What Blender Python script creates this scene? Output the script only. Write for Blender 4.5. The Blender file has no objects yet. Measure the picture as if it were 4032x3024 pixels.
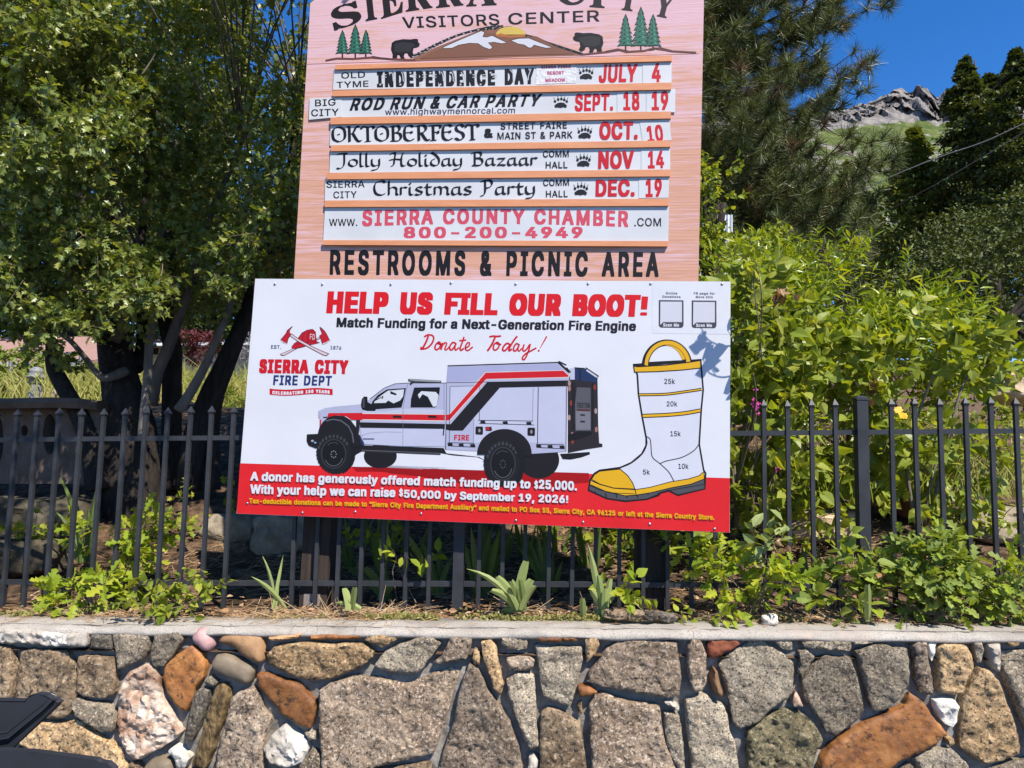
import bpy, math, random
import numpy as np
from mathutils import Vector, Matrix, noise
from mathutils.geometry import tessellate_polygon, delaunay_2d_cdt

scene = bpy.context.scene
R = math.radians
# ------------------------------------------------------------------ camera
FPX = 2800.0                      # focal length in pixels of a 4032 px wide picture
EYE = Vector((0, 0, 1.62))
CAMROT = Matrix.Rotation(R(95.0), 3, 'X') @ Matrix.Rotation(R(1.17), 3, 'Z')
cam = bpy.data.cameras.new('camera')
cam.sensor_width = 36.0
cam.lens = FPX / 4032 * 36.0
cam.clip_start = 0.05
cam.clip_end = 20000
cam_o = bpy.data.objects.new('camera', cam)
scene.collection.objects.link(cam_o)
cam_o.matrix_world = Matrix.Translation(EYE) @ CAMROT.to_4x4()
scene.camera = cam_o
# ------------------------------------------------------------------ light
SUN_EL, SUN_AZ = R(53), R(34)     # azimuth: to the right of the direction back towards the viewer
SUN = Vector((math.sin(SUN_AZ) * math.cos(SUN_EL), -math.cos(SUN_AZ) * math.cos(SUN_EL), math.sin(SUN_EL)))
world = bpy.data.worlds.new('World')
scene.world = world
world.use_nodes = True
wn = world.node_tree
sky = wn.nodes.new('ShaderNodeTexSky')
sky.sky_type = 'NISHITA'
sky.sun_disc = False
sky.sun_elevation = SUN_EL
sky.sun_rotation = math.atan2(SUN.x, SUN.y)
sky.altitude = 1300
sky.air_density = 1.0
sky.dust_density = 0.15
sky.ozone_density = 2.5
hs = wn.nodes.new('ShaderNodeHueSaturation')
hs.inputs['Saturation'].default_value = 1.34
wn.links.new(sky.outputs[0], hs.inputs['Color'])
tint = wn.nodes.new('ShaderNodeMix')
tint.data_type = 'RGBA'; tint.blend_type = 'MULTIPLY'
tint.inputs['Factor'].default_value = 1.0
tint.inputs[7].default_value = (1.0, .98, 1.15, 1)
wn.links.new(hs.outputs[0], tint.inputs[6])
wn.links.new(tint.outputs[2], wn.nodes['Background'].inputs[0])
wn.nodes['Background'].inputs[1].default_value = 0.098
sl = bpy.data.lights.new('sun', 'SUN')
sl.energy = 4.4
sl.angle = R(0.53)
sl.color = (1.0, 0.94, 0.84)
sun_o = bpy.data.objects.new('sun', sl)
sun_o.rotation_euler = SUN.to_track_quat('Z', 'Y').to_euler()
scene.collection.objects.link(sun_o)
scene.view_settings.view_transform = 'Standard'
scene.view_settings.look = 'None'
scene.view_settings.gamma = 1
scene.view_settings.exposure = 0.9
scene.cycles.max_bounces = 8
scene.cycles.diffuse_bounces = 1
scene.cycles.transmission_bounces = 4
scene.cycles.use_adaptive_sampling = True

# ------------------------------------------------------------------ helpers: pixels to points on real surfaces
def ray(px, py):
    return (CAMROT @ Vector(((px - 2016) / FPX, (1512 - py) / FPX, -1.0)))
def at(px, py, Y):
    d = ray(px, py)
    return EYE + d * (Y / d.y)
def plane(z0, yaw, slope=0.0):
    """a vertical plane z0 metres ahead, turned by yaw degrees; returns (origin, along, normal towards the viewer)"""
    o = Vector((0, z0, 1.62))
    a = Vector((math.cos(R(yaw)), -math.sin(R(yaw)), slope))
    n = Vector((-math.sin(R(yaw)), -math.cos(R(yaw)), 0))
    return o, a, n
def on(pl, px, py, off=0.0):
    o, a, n = pl
    d = ray(px, py)
    return EYE + d * ((o + n * off - EYE).dot(n) / d.dot(n))
SIGN = plane(3.535, 5.9)
FENCE = plane(3.665, 3.7, .028)
WALL = plane(3.27, 3.7, .028)

# ------------------------------------------------------------------ helpers: objects
def srgb(r, g, b):
    f = lambda c: (c / 255 / 12.92) if c <= 10 else ((c / 255 + .055) / 1.055) ** 2.4
    return (f(r), f(g), f(b), 1)
def link(o, parent=None):
    scene.collection.objects.link(o)
    if parent is not None:
        o.parent = parent
    return o
def tag(o, label=None, cat=None, group=None, kind=None):
    if label: o['label'] = label
    if cat: o['category'] = cat
    if group: o['group'] = group
    if kind: o['kind'] = kind
    return o
def thing(name, label, cat, loc=(0, 0, 0), group=None):
    o = bpy.data.objects.new(name, None)
    o.empty_display_size = 0.1
    o.location = loc
    link(o)
    return tag(o, label, cat, group)
def mesh_np(name, V, faces, mats, parent=None, smooth=False, midx=None, keep_world=True):
    """V (n,3); faces: list of (m,k) int arrays"""
    V = np.asarray(V, dtype=np.float32).reshape(-1, 3)
    if parent is not None and keep_world:
        V = V - np.array(parent.matrix_basis.translation if parent.parent is None else parent.parent.matrix_basis.translation, dtype=np.float32)
    if not isinstance(faces, (list, tuple)): faces = [faces]
    faces = [np.asarray(f, dtype=np.int32) for f in faces if len(f)]
    me = bpy.data.meshes.new(name)
    nf = sum(len(f) for f in faces)
    nl = sum(f.size for f in faces)
    me.vertices.add(len(V)); me.loops.add(nl); me.polygons.add(nf)
    me.vertices.foreach_set('co', V.ravel())
    me.loops.foreach_set('vertex_index', np.concatenate([f.ravel() for f in faces]))
    starts = []; c = 0
    for f in faces:
        starts.append(c + np.arange(len(f)) * f.shape[1]); c += f.size
    me.polygons.foreach_set('loop_start', np.concatenate(starts).astype(np.int32))
    if midx is not None: me.polygons.foreach_set('material_index', np.asarray(midx, dtype=np.int32))
    me.polygons.foreach_set('use_smooth', np.full(nf, bool(smooth)))
    for m in (mats if isinstance(mats, (list, tuple)) else [mats]): me.materials.append(m)
    me.update(calc_edges=True); me.validate()
    o = bpy.data.objects.new(name, me)
    return link(o, parent)
class MB:
    """collects boxes, tubes and sheets and builds them as one mesh object"""
    def __init__(s): s.V = []; s.q = []; s.t = []; s.n = 0; s.mq = []; s.mt = []; s.m = 0
    def add(s, V, quads=(), tris=()):
        b = s.n; s.V.append(np.asarray(V, dtype=np.float32)); s.n += len(V)
        for f in quads: s.q.append([i + b for i in f]); s.mq.append(s.m)
        for f in tris: s.t.append([i + b for i in f]); s.mt.append(s.m)
    def box(s, c, ax, ay, az):
        """c centre, ax ay az half axis vectors"""
        c, ax, ay, az = Vector(c), Vector(ax), Vector(ay), Vector(az)
        V = [c + ax * i + ay * j + az * k for k in (-1, 1) for j in (-1, 1) for i in (-1, 1)]
        s.add([tuple(v) for v in V], [(0, 2, 3, 1), (4, 5, 7, 6), (0, 1, 5, 4), (2, 6, 7, 3), (0, 4, 6, 2), (1, 3, 7, 5)])
    def loft(s, rings, cap=True):
        n = len(rings[0]); V = [p for r in rings for p in r]; Q = []
        for i in range(len(rings) - 1):
            for j in range(n):
                Q.append((i * n + j, i * n + (j + 1) % n, (i + 1) * n + (j + 1) % n, (i + 1) * n + j))
        T = []
        if cap:
            V = list(V) + [np.mean(np.array(rings[0]), 0), np.mean(np.array(rings[-1]), 0)]
            a = len(rings) * n
            for j in range(n):
                T.append((a, (j + 1) % n, j)); T.append((a + 1, (len(rings) - 1) * n + j, (len(rings) - 1) * n + (j + 1) % n))
        s.add(V, Q, T)
    def tube(s, pts, rad, sides=8, wob=0.0, seed=0, cap=True):
        P = [Vector(p) for p in pts]
        if not isinstance(rad, (list, tuple, np.ndarray)): rad = [rad] * len(P)
        t0 = (P[1] - P[0]).normalized()
        up = Vector((0, 0, 1)) if abs(t0.z) < .9 else Vector((1, 0, 0))
        nrm = t0.cross(up).normalized(); rings = []
        for i, p in enumerate(P):
            t = (P[min(i + 1, len(P) - 1)] - P[max(i - 1, 0)]).normalized()
            nrm = (nrm - t * nrm.dot(t)).normalized(); bn = t.cross(nrm)
            ring = []
            for k in range(sides):
                a = 2 * math.pi * k / sides
                d = nrm * math.cos(a) + bn * math.sin(a)
                r = rad[i]
                if wob: r *= 1 + wob * noise.noise(Vector((d.x * 1.7 + seed, d.y * 1.7 + p.z * 2.3, d.z + p.x * 2)))
                ring.append(tuple(p + d * r))
            rings.append(ring)
        s.loft(rings, cap)
    def lathe(s, base, prof, sides=20):
        b = Vector(base)
        s.loft([[tuple(b + Vector((r * math.cos(2 * math.pi * k / sides), r * math.sin(2 * math.pi * k / sides), z))) for k in range(sides)] for r, z in prof])
    def build(s, name, mats, parent=None, smooth=False):
        fs = []; mi = []
        if s.q: fs.append(np.array(s.q)); mi += s.mq
        if s.t: fs.append(np.array(s.t)); mi += s.mt
        return mesh_np(name, np.concatenate(s.V), fs, mats, parent, smooth, mi)
def spline(pts, n=6):
    """Catmull-Rom through the points"""
    P = [np.array(p, dtype=float) for p in pts]
    P = [2 * P[0] - P[1]] + P + [2 * P[-1] - P[-2]]
    out = []
    for i in range(1, len(P) - 2):
        a, b, c, d = P[i - 1], P[i], P[i + 1], P[i + 2]
        for k in range(n):
            t = k / n
            out.append(.5 * (2 * b + (c - a) * t + (2 * a - 5 * b + 4 * c - d) * t * t + (3 * b - a - 3 * c + d) * t ** 3))
    out.append(P[-2])
    return out
# ------------------------------------------------------------------ helpers: materials
def new_mat(name):
    m = bpy.data.materials.new(name); m.use_nodes = True
    nt = m.node_tree
    return m, nt, nt.nodes['Principled BSDF']
def setp(b, **k):
    names = dict(rough='Roughness', metal='Metallic', spec='Specular IOR Level')
    for a, v in k.items(): b.inputs[names[a]].default_value = v
def nd(nt, typ, **k):
    n = nt.nodes.new(typ)
    for a, v in k.items():
        if a.startswith('i_'): n.inputs[a[2:].replace('_', ' ')].default_value = v
        else: setattr(n, a, v)
    return n
def coords(nt, scale=(1, 1, 1), rot=(0, 0, 0)):
    tc = nd(nt, 'ShaderNodeTexCoord'); mp = nd(nt, 'ShaderNodeMapping')
    mp.inputs['Scale'].default_value = scale; mp.inputs['Rotation'].default_value = rot
    nt.links.new(tc.outputs['Object'], mp.inputs[0])
    return mp.outputs[0]
def ntex(nt, vec, scale, detail=4, rough=.55, dist=0.0):
    n = nd(nt, 'ShaderNodeTexNoise'); n.inputs['Scale'].default_value = scale; n.inputs['Detail'].default_value = detail
    n.inputs['Roughness'].default_value = rough; n.inputs['Distortion'].default_value = dist
    nt.links.new(vec, n.inputs['Vector'])
    return n.outputs['Fac']
def ramp(nt, fac, stops):
    r = nd(nt, 'ShaderNodeValToRGB'); e = r.color_ramp.elements
    while len(e) < len(stops): e.new(.5)
    for i, (p, c) in enumerate(stops):
        e[i].position = p; e[i].color = c if len(c) == 4 else (*c, 1)
    nt.links.new(fac, r.inputs[0])
    return r.outputs[0]
def mix(nt, fac, a, b, typ='MIX'):
    m = nd(nt, 'ShaderNodeMix', data_type='RGBA', blend_type=typ)
    for sock, v in ((m.inputs['Factor'], fac), (m.inputs[6], a), (m.inputs[7], b)):
        if hasattr(v, 'is_linked'): nt.links.new(v, sock)
        else: sock.default_value = v
    return m.outputs[2]
def bump(nt, b, h, strength=.4, dist=.01):
    n = nd(nt, 'ShaderNodeBump'); n.inputs['Strength'].default_value = strength; n.inputs['Distance'].default_value = dist
    nt.links.new(h, n.inputs['Height']); nt.links.new(n.outputs[0], b.inputs['Normal'])
PAINT = {}
def paint(rgb, rough=.5, spec=.25):
    k = (tuple(rgb), rough)
    if k not in PAINT:
        m, nt, b = new_mat('print_%d_%d_%d' % tuple(rgb))
        setp(b, rough=rough, spec=spec); v = coords(nt); lin = srgb(*rgb)[:3]        # pigment: below the sunlit value it shows
        c = mix(nt, ntex(nt, v, 9, 5), [x * .70 for x in lin] + [1], [x * .60 for x in lin] + [1])
        nt.links.new(c, b.inputs['Base Color'])
        PAINT[k] = m
    return PAINT[k]
def simple(name, c1, c2, scale=8, rough=.7, bumps=.2, bscale=60, bdist=.004, metal=0, stretch=(1, 1, 1), spec=.4):
    m, nt, b = new_mat(name)
    v = coords(nt, stretch)
    c = ramp(nt, ntex(nt, v, scale, 6, .6), [(.3, c1), (.7, c2)])
    nt.links.new(c, b.inputs['Base Color']); setp(b, rough=rough, metal=metal, spec=spec)
    if bumps: bump(nt, b, ntex(nt, v, bscale, 6, .65), bumps, bdist)
    return m
def leaf_mat(name, cols, trans=.4, rough=.45, spec=.35):
    """cols: a few greens, one picked per leaf"""
    m, nt, b = new_mat(name)
    g = nd(nt, 'ShaderNodeNewGeometry')
    n = len(cols)
    c = ramp(nt, g.outputs['Random Per Island'], [((i + .5) / n, cl) for i, cl in enumerate(cols)])
    nt.links.new(c, b.inputs['Base Color']); setp(b, rough=rough, spec=spec)
    t = nd(nt, 'ShaderNodeBsdfTranslucent')
    warm = mix(nt, 1.0, c, (1.35, 1.25, .35, 1), 'MULTIPLY')
    nt.links.new(warm, t.inputs[0])
    mx = nd(nt, 'ShaderNodeMixShader'); mx.inputs[0].default_value = trans
    nt.links.new(b.outputs[0], mx.inputs[1]); nt.links.new(t.outputs[0], mx.inputs[2])
    nt.links.new(mx.outputs[0], nt.nodes['Material Output'].inputs[0])
    return m
GLYPHS = {
 'medium': {
  '&': [138,59,50,-5,-10,1,-9,3,-8,5,-7,6,-4,6,-4,9,-2,10,0,10,4,13,4,7,6,7,13,11,-1,2,-7,10,-3,6,-3,9,0,19,2,6,3,7,6,7,7,4,3,2,8,2,6,1,12,0,12,-3,5,-2,8,-5,4,-6,3,-5,3,-9,0,-14,-3,-9,-1,-3,-7,-10,-15,-11,-1,-3,23,-28,1,2,3,10,0,6,1,2,22,1,1,-1,1,-15,-1,-6,-3,-12,-5,-11,17,-21,0,-7,0,-1,-2,-1,-26,1,-7,7,-1,1,-12,-6,-10,-3,-9,-2,15,54,18,6,0,5,1,10,4,5,4,-25,31,-3,3,-2,1,-6,-5,-7,-8,-3,-6,-1,-5,3,-8,5,-5,6,-4,15,55,101,2,0,9,7,4,4,4,8,0,4,-2,4,-4,4,-6,2,-6,-1,-6,-3,-3,-4,-2,-6,1,-5,3,-5],
  '.': [60,15,23,-5,-6,3,-5,5,-1,4,1,13,4,6,5,3,14,0,3,-1,5,-3,3,-6,0,-12,-2,-5,-4,-5,-5,-2],
  '0': [140,37,60,-5,-13,2,-11,6,-6,5,-3,4,-4,5,-4,8,-4,11,-4,19,0,10,0,23,0,9,2,10,5,18,8,14,7,8,9,6,11,4,13,2,14,-1,11,-3,10,-6,8,-8,4,-7,4,-7,4,-12,3,-16,1,-8,0,-30,-1,-7,-4,-19,-3,-10,-5,-9,-9,-10,-6,-5,-10,-4,-11,-3,29,66,19,3,0,9,3,4,2,6,6,5,10,3,9,3,19,0,17,0,7,-4,14,-3,10,-6,8,-4,5,-7,4,-7,1,-10,-3,-6,-4,-5,-6,-4,-7,-3,-9,-2,-10,-2,-13,1,-20,3,-15,3,-7,6,-10,5,-5,6,-4],
  '1': [140,22,20,-3,-1,1,0,20,1,2,38,0,1,0,1,2,0,103,-2,0,-28,-20,-7,-1,-1,2,0,25,34,25,29,0,1,-1,1,-134,1,-1,32,0,1,-2,0,-21,-2,-1],
  '2': [140,46,17,-3,-1,1,0,20,64,69,8,11,3,7,1,5,-1,7,-1,3,-5,6,-8,6,-10,2,-5,-1,-6,-2,-5,-3,-3,-3,-4,-7,-3,-13,-23,0,-2,2,0,13,2,7,3,6,7,11,5,5,9,5,9,3,14,2,15,-1,14,-5,8,-5,7,-6,5,-9,4,-13,0,-16,-1,-6,-5,-12,-10,-15,-12,-15,-33,-34,0,-1,1,0,61,0,1,-2,0,-22,-2,-1],
  '3': [140,59,56,-5,-8,1,-10,3,-9,4,-8,7,-6,7,-3,6,-2,7,-1,12,2,1,24,0,1,-1,4,-10,5,-6,9,-5,10,-2,7,0,9,3,5,3,5,6,3,5,2,6,0,3,-4,10,-6,8,-9,5,-8,2,-6,1,-17,0,-1,1,0,20,1,3,31,36,-1,1,-57,0,-1,2,0,21,2,1,95,0,1,-1,0,-21,-37,-42,0,-1,2,-1,5,0,8,-2,9,-5,8,-6,6,-9,4,-8,1,-9,0,-16,-3,-12,-6,-10,-5,-6,-7,-5,-6,-3,-11,-3,-9,-2],
  '4': [140,30,82,-3,-1,1,0,28,-1,1,-70,1,-1,2,0,21,61,104,2,1,23,0,1,-1,0,-7,-56,-95,2,-1,38,0,1,2,0,44,1,1,23,0,1,-1,1,-45,1,-1,18,0,2,0,0,-23,-2,-1,-18,0,-1,-1,-1,-29,0,-1],
  '5': [140,62,57,-5,-11,2,-6,2,-8,5,-8,6,-4,6,-4,9,-2,8,1,9,1,1,23,0,1,-2,2,-5,2,-4,4,-6,7,-4,6,-2,6,-1,8,2,5,2,8,7,4,7,1,5,1,3,0,7,-2,7,-6,10,-8,6,-7,3,-7,1,-8,-1,-8,-4,-7,-4,-7,0,-17,3,-1,7,9,75,2,1,85,0,2,-1,0,-21,-2,-2,-62,0,-1,-1,-4,-31,1,0,14,4,17,0,9,-2,11,-5,6,-4,9,-10,5,-9,4,-15,0,-20,-3,-11,-5,-11,-4,-6,-9,-8,-9,-5,-7,-2,-10,-2],
  '6': [140,36,60,-5,-12,2,-9,4,-9,6,-6,8,-5,10,-3,12,0,21,0,4,5,15,6,13,44,65,3,1,25,0,1,-1,0,-5,-1,-2,-33,-49,1,-1,17,-1,8,-2,10,-5,7,-7,4,-5,4,-7,2,-9,1,-4,0,-21,-1,-5,-4,-11,-4,-7,-6,-7,-7,-5,-8,-5,-9,-2,-6,-1,24,64,19,6,0,6,1,9,6,4,6,4,6,1,6,0,6,-2,8,-6,9,-6,5,-5,2,-5,2,-4,0,-8,-3,-6,-4,-6,-7,-5,-12,0,-5,1,-5,5,-9,3,-5,5,-3,3,-2],
  '7': [140,14,27,-3,-1,1,0,7,64,126,-2,1,-72,0,-1,2,0,22,2,0,103,0,1,-1,-1,-25,-66,-133,-2,-1],
  '8': [140,48,58,-5,-15,2,-14,8,-5,4,-5,5,-5,11,-2,7,0,17,2,8,4,9,4,6,10,8,-9,10,-4,10,-1,5,0,19,2,6,4,9,7,8,7,5,8,3,9,3,10,1,15,-1,10,-3,7,-3,5,-3,7,-6,4,-5,2,-6,3,-9,0,-18,-2,-7,-3,-6,-3,-5,-7,-7,10,-8,5,-6,3,-7,3,-9,0,-19,-3,-8,-4,-8,-6,-7,-6,-5,-13,-6,-10,-2,-6,-1,23,64,19,7,0,7,1,7,3,5,4,3,4,3,6,1,3,-1,7,-5,9,-4,3,-5,4,-10,3,-9,0,-11,-4,-9,-8,-2,-4,-2,-6,0,-4,1,-5,5,-8,5,-3,5,-3,19,64,91,6,0,4,1,6,3,4,2,5,6,3,9,-3,9,-5,7,-6,4,-8,2,-8,-1,-5,-1,-5,-3,-5,-6,-3,-9,1,-8,4,-6,6,-5],
  '9': [140,30,37,-3,-1,1,0,6,34,50,-1,1,-14,0,-14,4,-10,6,-6,6,-6,11,-3,13,0,20,1,9,5,10,4,6,7,8,8,5,15,5,14,1,14,-2,10,-4,8,-5,9,-10,6,-10,3,-13,0,-20,-2,-9,-5,-14,-8,-14,-41,-61,23,64,78,8,-1,5,2,6,4,7,7,3,6,1,6,0,6,-1,4,-1,5,-4,6,-8,7,-10,4,-8,-1,-5,-2,-4,-3,-7,-8,-2,-4,-3,-8,1,-9,2,-6,4,-6,7,-6],
  'A': [148,17,2,-3,-1,1,1,7,54,150,1,1,2,0,27,0,2,-3,54,-148,0,-8,-2,-1,-25,1,-13,36,-3,6,-54,0,-1,-1,-15,-41,6,53,63,36,0,2,1,-19,55,-2,-2,-17,-52],
  'B': [141,28,15,-3,-1,1,1,158,1,0,63,0,15,-2,11,-5,7,-6,6,-8,4,-9,1,-5,0,-18,-2,-7,-5,-8,-8,-8,10,-6,3,-5,5,-8,2,-6,1,-12,0,-13,-3,-8,-3,-6,-5,-7,-8,-6,-9,-3,-10,-3,-6,-1,16,41,21,35,0,9,1,6,3,6,4,4,6,2,6,-2,7,-3,6,-5,5,-8,4,-5,2,-5,1,-33,0,-1,-2,0,-41,14,41,90,31,-1,9,3,4,1,7,7,3,5,2,7,-2,6,-5,8,-10,4,-10,2,-28,0,-1,-2,0,-39],
  'C': [157,71,71,-5,-13,2,-10,3,-6,4,-8,5,-7,7,-7,11,-7,14,-4,17,0,7,0,23,0,7,3,14,5,13,8,12,6,7,6,4,12,7,14,5,14,2,16,-1,11,-3,10,-3,12,-8,5,-5,7,-9,4,-9,4,-13,0,-6,-2,-1,-24,0,-1,1,-4,9,-4,7,-7,7,-6,4,-7,2,-7,2,-7,0,-7,-2,-8,-3,-9,-6,-4,-4,-7,-10,-4,-10,-3,-14,0,-15,2,-12,3,-7,5,-11,10,-10,12,-7,13,-2,5,0,10,3,9,5,5,4,3,4,4,6,3,8,1,1,24,0,1,-1,0,-8,-5,-14,-5,-9,-10,-10,-7,-6,-11,-5,-12,-3,-7,-1],
  'D': [155,24,15,-3,-1,1,1,158,1,0,58,0,8,0,15,-3,13,-6,9,-7,7,-8,5,-7,6,-12,4,-14,1,-13,0,-19,-1,-8,-2,-12,-4,-11,-4,-9,-5,-7,-9,-9,-12,-7,-11,-4,-18,-4,21,41,21,27,0,9,1,10,3,8,5,4,3,5,5,6,11,4,11,2,9,0,16,-3,11,-4,11,-5,8,-9,8,-8,5,-10,3,-10,1,-25,0,-1,-1,0,-108],
  'E': [130,26,15,-3,-1,1,1,158,1,0,98,0,1,-1,0,-21,-1,-2,-72,0,-1,0,0,-41,0,-1,68,-1,1,-1,0,-21,0,-1,-2,-1,-67,0,0,-2,0,-40,0,-2,1,0,73,0,1,-2,0,-22,-1,-1],
  'F': [127,20,15,-3,-1,1,1,158,1,0,98,0,0,-1,0,-21,-1,-2,-71,0,-1,0,0,-44,1,-1,64,0,1,-2,0,-21,-2,-1,-64,-1,0,-1,0,-64,-2,-1],
  'G': [160,77,71,-5,-13,2,-9,3,-9,5,-5,4,-9,8,-6,8,-6,14,-5,19,0,7,0,23,0,7,3,12,4,12,3,6,7,11,8,8,11,7,7,3,10,3,15,2,15,-1,11,-3,9,-3,11,-7,7,-5,6,-8,5,-9,5,-13,0,-8,-2,-1,-24,0,-7,12,-4,6,-8,7,-9,4,-9,3,-6,0,-13,-4,-10,-6,-5,-5,-6,-9,-5,-11,-3,-14,0,-15,2,-12,3,-7,8,-14,6,-6,6,-4,5,-3,10,-3,6,0,11,2,8,3,5,3,6,7,7,10,2,8,0,2,-2,1,-36,1,-1,1,1,21,1,1,62,0,2,0,0,-2,0,-25,-1,-7,-2,-11,-5,-11,-5,-8,-12,-11,-12,-6,-11,-3,-10,-2],
  'H': [159,26,15,-3,-1,1,1,158,1,0,23,0,2,-1,0,-63,0,-2,71,0,2,1,0,1,0,63,2,1,24,0,1,-1,-1,-158,-1,-1,-23,0,-2,1,0,67,0,1,-72,1,-1,-1,0,-1,0,-67,-2,-1],
  'I': [94,26,7,-3,-1,1,0,21,0,1,24,1,2,1,0,108,0,2,-2,0,-24,0,0,2,0,21,1,1,76,0,1,-1,0,-22,-2,-1,-22,0,-1,-1,0,-108,0,-2,1,0,24,-1,0,-1,0,-22,-2,-1],
  'K': [144,27,15,-3,-1,1,1,158,1,0,23,0,2,-1,0,-67,0,-1,1,0,63,69,3,0,29,0,1,-6,-1,-2,-57,-62,0,-2,57,-79,1,-3,0,-5,-2,-1,-28,1,-49,68,-2,-1,-12,-13,-4,-6,-1,-48,-1,-1],
  'L': [122,12,15,-3,-1,1,0,157,2,1,24,0,1,-1,0,-133,1,-1,69,0,1,-2,0,-22,-2,-1],
  'M': [192,29,15,-3,-1,1,1,158,1,0,32,0,1,-1,36,-92,8,-22,2,-2,8,23,36,93,2,1,32,0,1,-1,-1,-158,-1,-1,-22,0,-2,1,0,104,-2,-2,-39,-101,-1,-1,-1,-1,-21,0,-2,1,-40,102,-2,2,0,-104,-2,-1],
  'N': [161,21,15,-3,-1,1,1,158,1,0,26,0,3,-1,70,-110,1,-1,0,111,2,1,24,0,1,-1,-1,-158,-1,-1,-29,1,-50,79,-20,33,-1,-1,0,-2,0,-109,-2,-1],
  'O': [164,40,71,-5,-13,2,-10,3,-6,4,-9,6,-6,6,-6,9,-6,12,-3,9,-3,12,0,7,0,23,0,7,5,18,6,13,10,14,6,5,12,7,15,5,14,2,16,-1,8,-2,9,-3,7,-3,6,-5,9,-7,6,-8,4,-7,6,-14,3,-14,0,-7,0,-23,0,-7,-4,-17,-6,-14,-7,-10,-9,-8,-10,-7,-13,-5,-14,-3,31,79,20,10,1,9,4,7,4,8,8,4,5,5,12,2,9,2,13,-1,9,-2,11,-5,12,-6,8,-6,7,-7,5,-9,3,-8,2,-9,-1,-10,-3,-9,-7,-5,-4,-8,-13,-3,-7,-3,-15,0,-14,1,-9,4,-10,5,-10,9,-10,6,-4,9,-4],
  'P': [137,24,15,-3,-1,1,1,158,1,0,61,0,15,-2,13,-5,5,-3,7,-8,5,-8,3,-10,1,-10,0,-18,-3,-10,-3,-7,-4,-5,-7,-8,-7,-4,-9,-3,-13,-3,-39,0,0,-2,0,-53,-2,-1,18,41,77,31,-1,8,2,5,2,5,4,6,6,2,5,1,6,0,7,-1,4,-3,7,-3,4,-10,6,-7,2,-5,1,-29,0,0,-2,0,-52],
  'R': [139,31,15,-3,-1,1,1,158,1,0,61,0,16,-2,7,-2,7,-4,7,-6,6,-8,3,-4,2,-8,1,-8,0,-16,-1,-10,-5,-10,-3,-6,-6,-5,-9,-6,-1,-1,30,-55,0,-8,-1,-1,-28,1,-31,58,-2,1,-27,0,-1,-1,0,-1,0,-57,-2,-1,15,41,80,31,0,13,3,5,3,6,7,3,7,1,5,-2,10,-4,7,-7,6,-11,3,-6,1,-29,0,0,-2,0,-48],
  'S': [138,81,59,-6,-14,2,-10,3,-5,3,-10,7,-5,7,-4,7,-3,12,0,9,2,0,24,0,1,-1,2,-8,4,-5,4,-4,11,-6,8,-1,6,0,12,3,11,6,5,7,1,3,1,4,-1,4,-3,4,-4,4,-7,4,-13,5,-31,9,-10,5,-8,5,-6,7,-4,10,-1,5,0,17,3,9,3,7,8,9,6,4,8,4,15,4,10,1,16,-1,11,-3,9,-3,8,-6,7,-6,4,-8,2,-4,2,-7,-1,-10,-1,-1,-24,0,-2,7,-3,5,-7,6,-11,5,-11,1,-10,-3,-9,-6,-5,-8,-1,-3,0,-4,2,-4,5,-5,9,-5,40,-13,11,-5,8,-5,7,-9,4,-8,1,-5,0,-20,-3,-10,-5,-7,-6,-7,-7,-5,-6,-3,-9,-3,-8,-2,-8,0],
  'T': [139,16,55,-3,-1,1,0,133,-2,1,-45,0,-1,2,0,21,1,1,121,0,1,-1,0,-21,-1,-2,-46,0,-1,-1,0,-134,-2,-1],
  'U': [159,39,64,-5,-11,2,-5,2,-9,4,-6,4,-7,8,-5,7,-5,13,-2,10,0,110,2,1,23,0,2,-1,0,-100,1,-10,3,-5,3,-6,7,-7,12,-6,7,-2,6,0,12,3,10,7,7,8,4,8,1,9,0,101,2,1,24,0,1,-1,0,-111,-2,-9,-2,-8,-4,-7,-7,-9,-6,-5,-10,-6,-8,-3,-12,-3],
  'V': [148,19,58,-3,-3,5,-53,144,-1,3,1,6,1,1,24,0,2,-1,34,-93,9,-28,0,-1,43,122,2,1,24,0,1,-1,0,-7,-1,-3,-54,-148,-2,-1],
  'W': [210,30,44,-3,-2,1,-40,150,-1,7,1,1,25,0,1,-1,29,-113,1,0,29,108,2,6,26,0,3,-1,30,-113,0,0,1,3,28,110,2,1,23,0,2,0,0,-7,-1,-4,-40,-148,-2,-1,-26,0,-2,1,-30,110,-1,0,-29,-110,-2,-1],
  'X': [146,27,3,-3,-1,1,0,5,1,2,51,73,-49,71,0,7,2,0,28,0,22,-32,13,-21,2,-1,13,20,23,34,2,0,27,0,0,-1,0,-7,-48,-69,3,-6,47,-68,1,-3,0,-5,-2,-1,-27,1,-40,57,-40,-57],
  'Y': [146,21,58,-3,-1,1,0,62,-54,86,-2,4,1,5,1,1,26,0,2,0,27,-44,12,-20,1,-1,39,65,2,0,27,0,1,-1,0,-5,-2,-4,-53,-86,-1,-63,-2,-1],
  'a': [121,50,42,-6,-12,2,-9,4,-8,6,-3,6,-3,7,-1,5,0,18,2,8,3,4,5,5,11,6,15,4,25,2,8,3,2,1,2,3,-2,6,-4,6,-3,2,-6,3,-6,1,-9,-3,-7,-3,-5,-5,-4,-6,-7,0,-17,5,0,7,4,9,7,8,8,5,6,2,14,4,21,0,8,-2,12,-5,7,-7,6,-8,2,-7,0,-4,0,-89,-2,-1,-22,1,-1,0,0,5,-1,1,-6,-5,-8,-3,-12,-1,16,49,17,7,1,5,2,6,2,5,5,6,9,1,7,0,7,-22,-3,-11,-2,-6,-2,-5,-5,-4,-6,1,-4,3,-3,6,-5],
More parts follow.
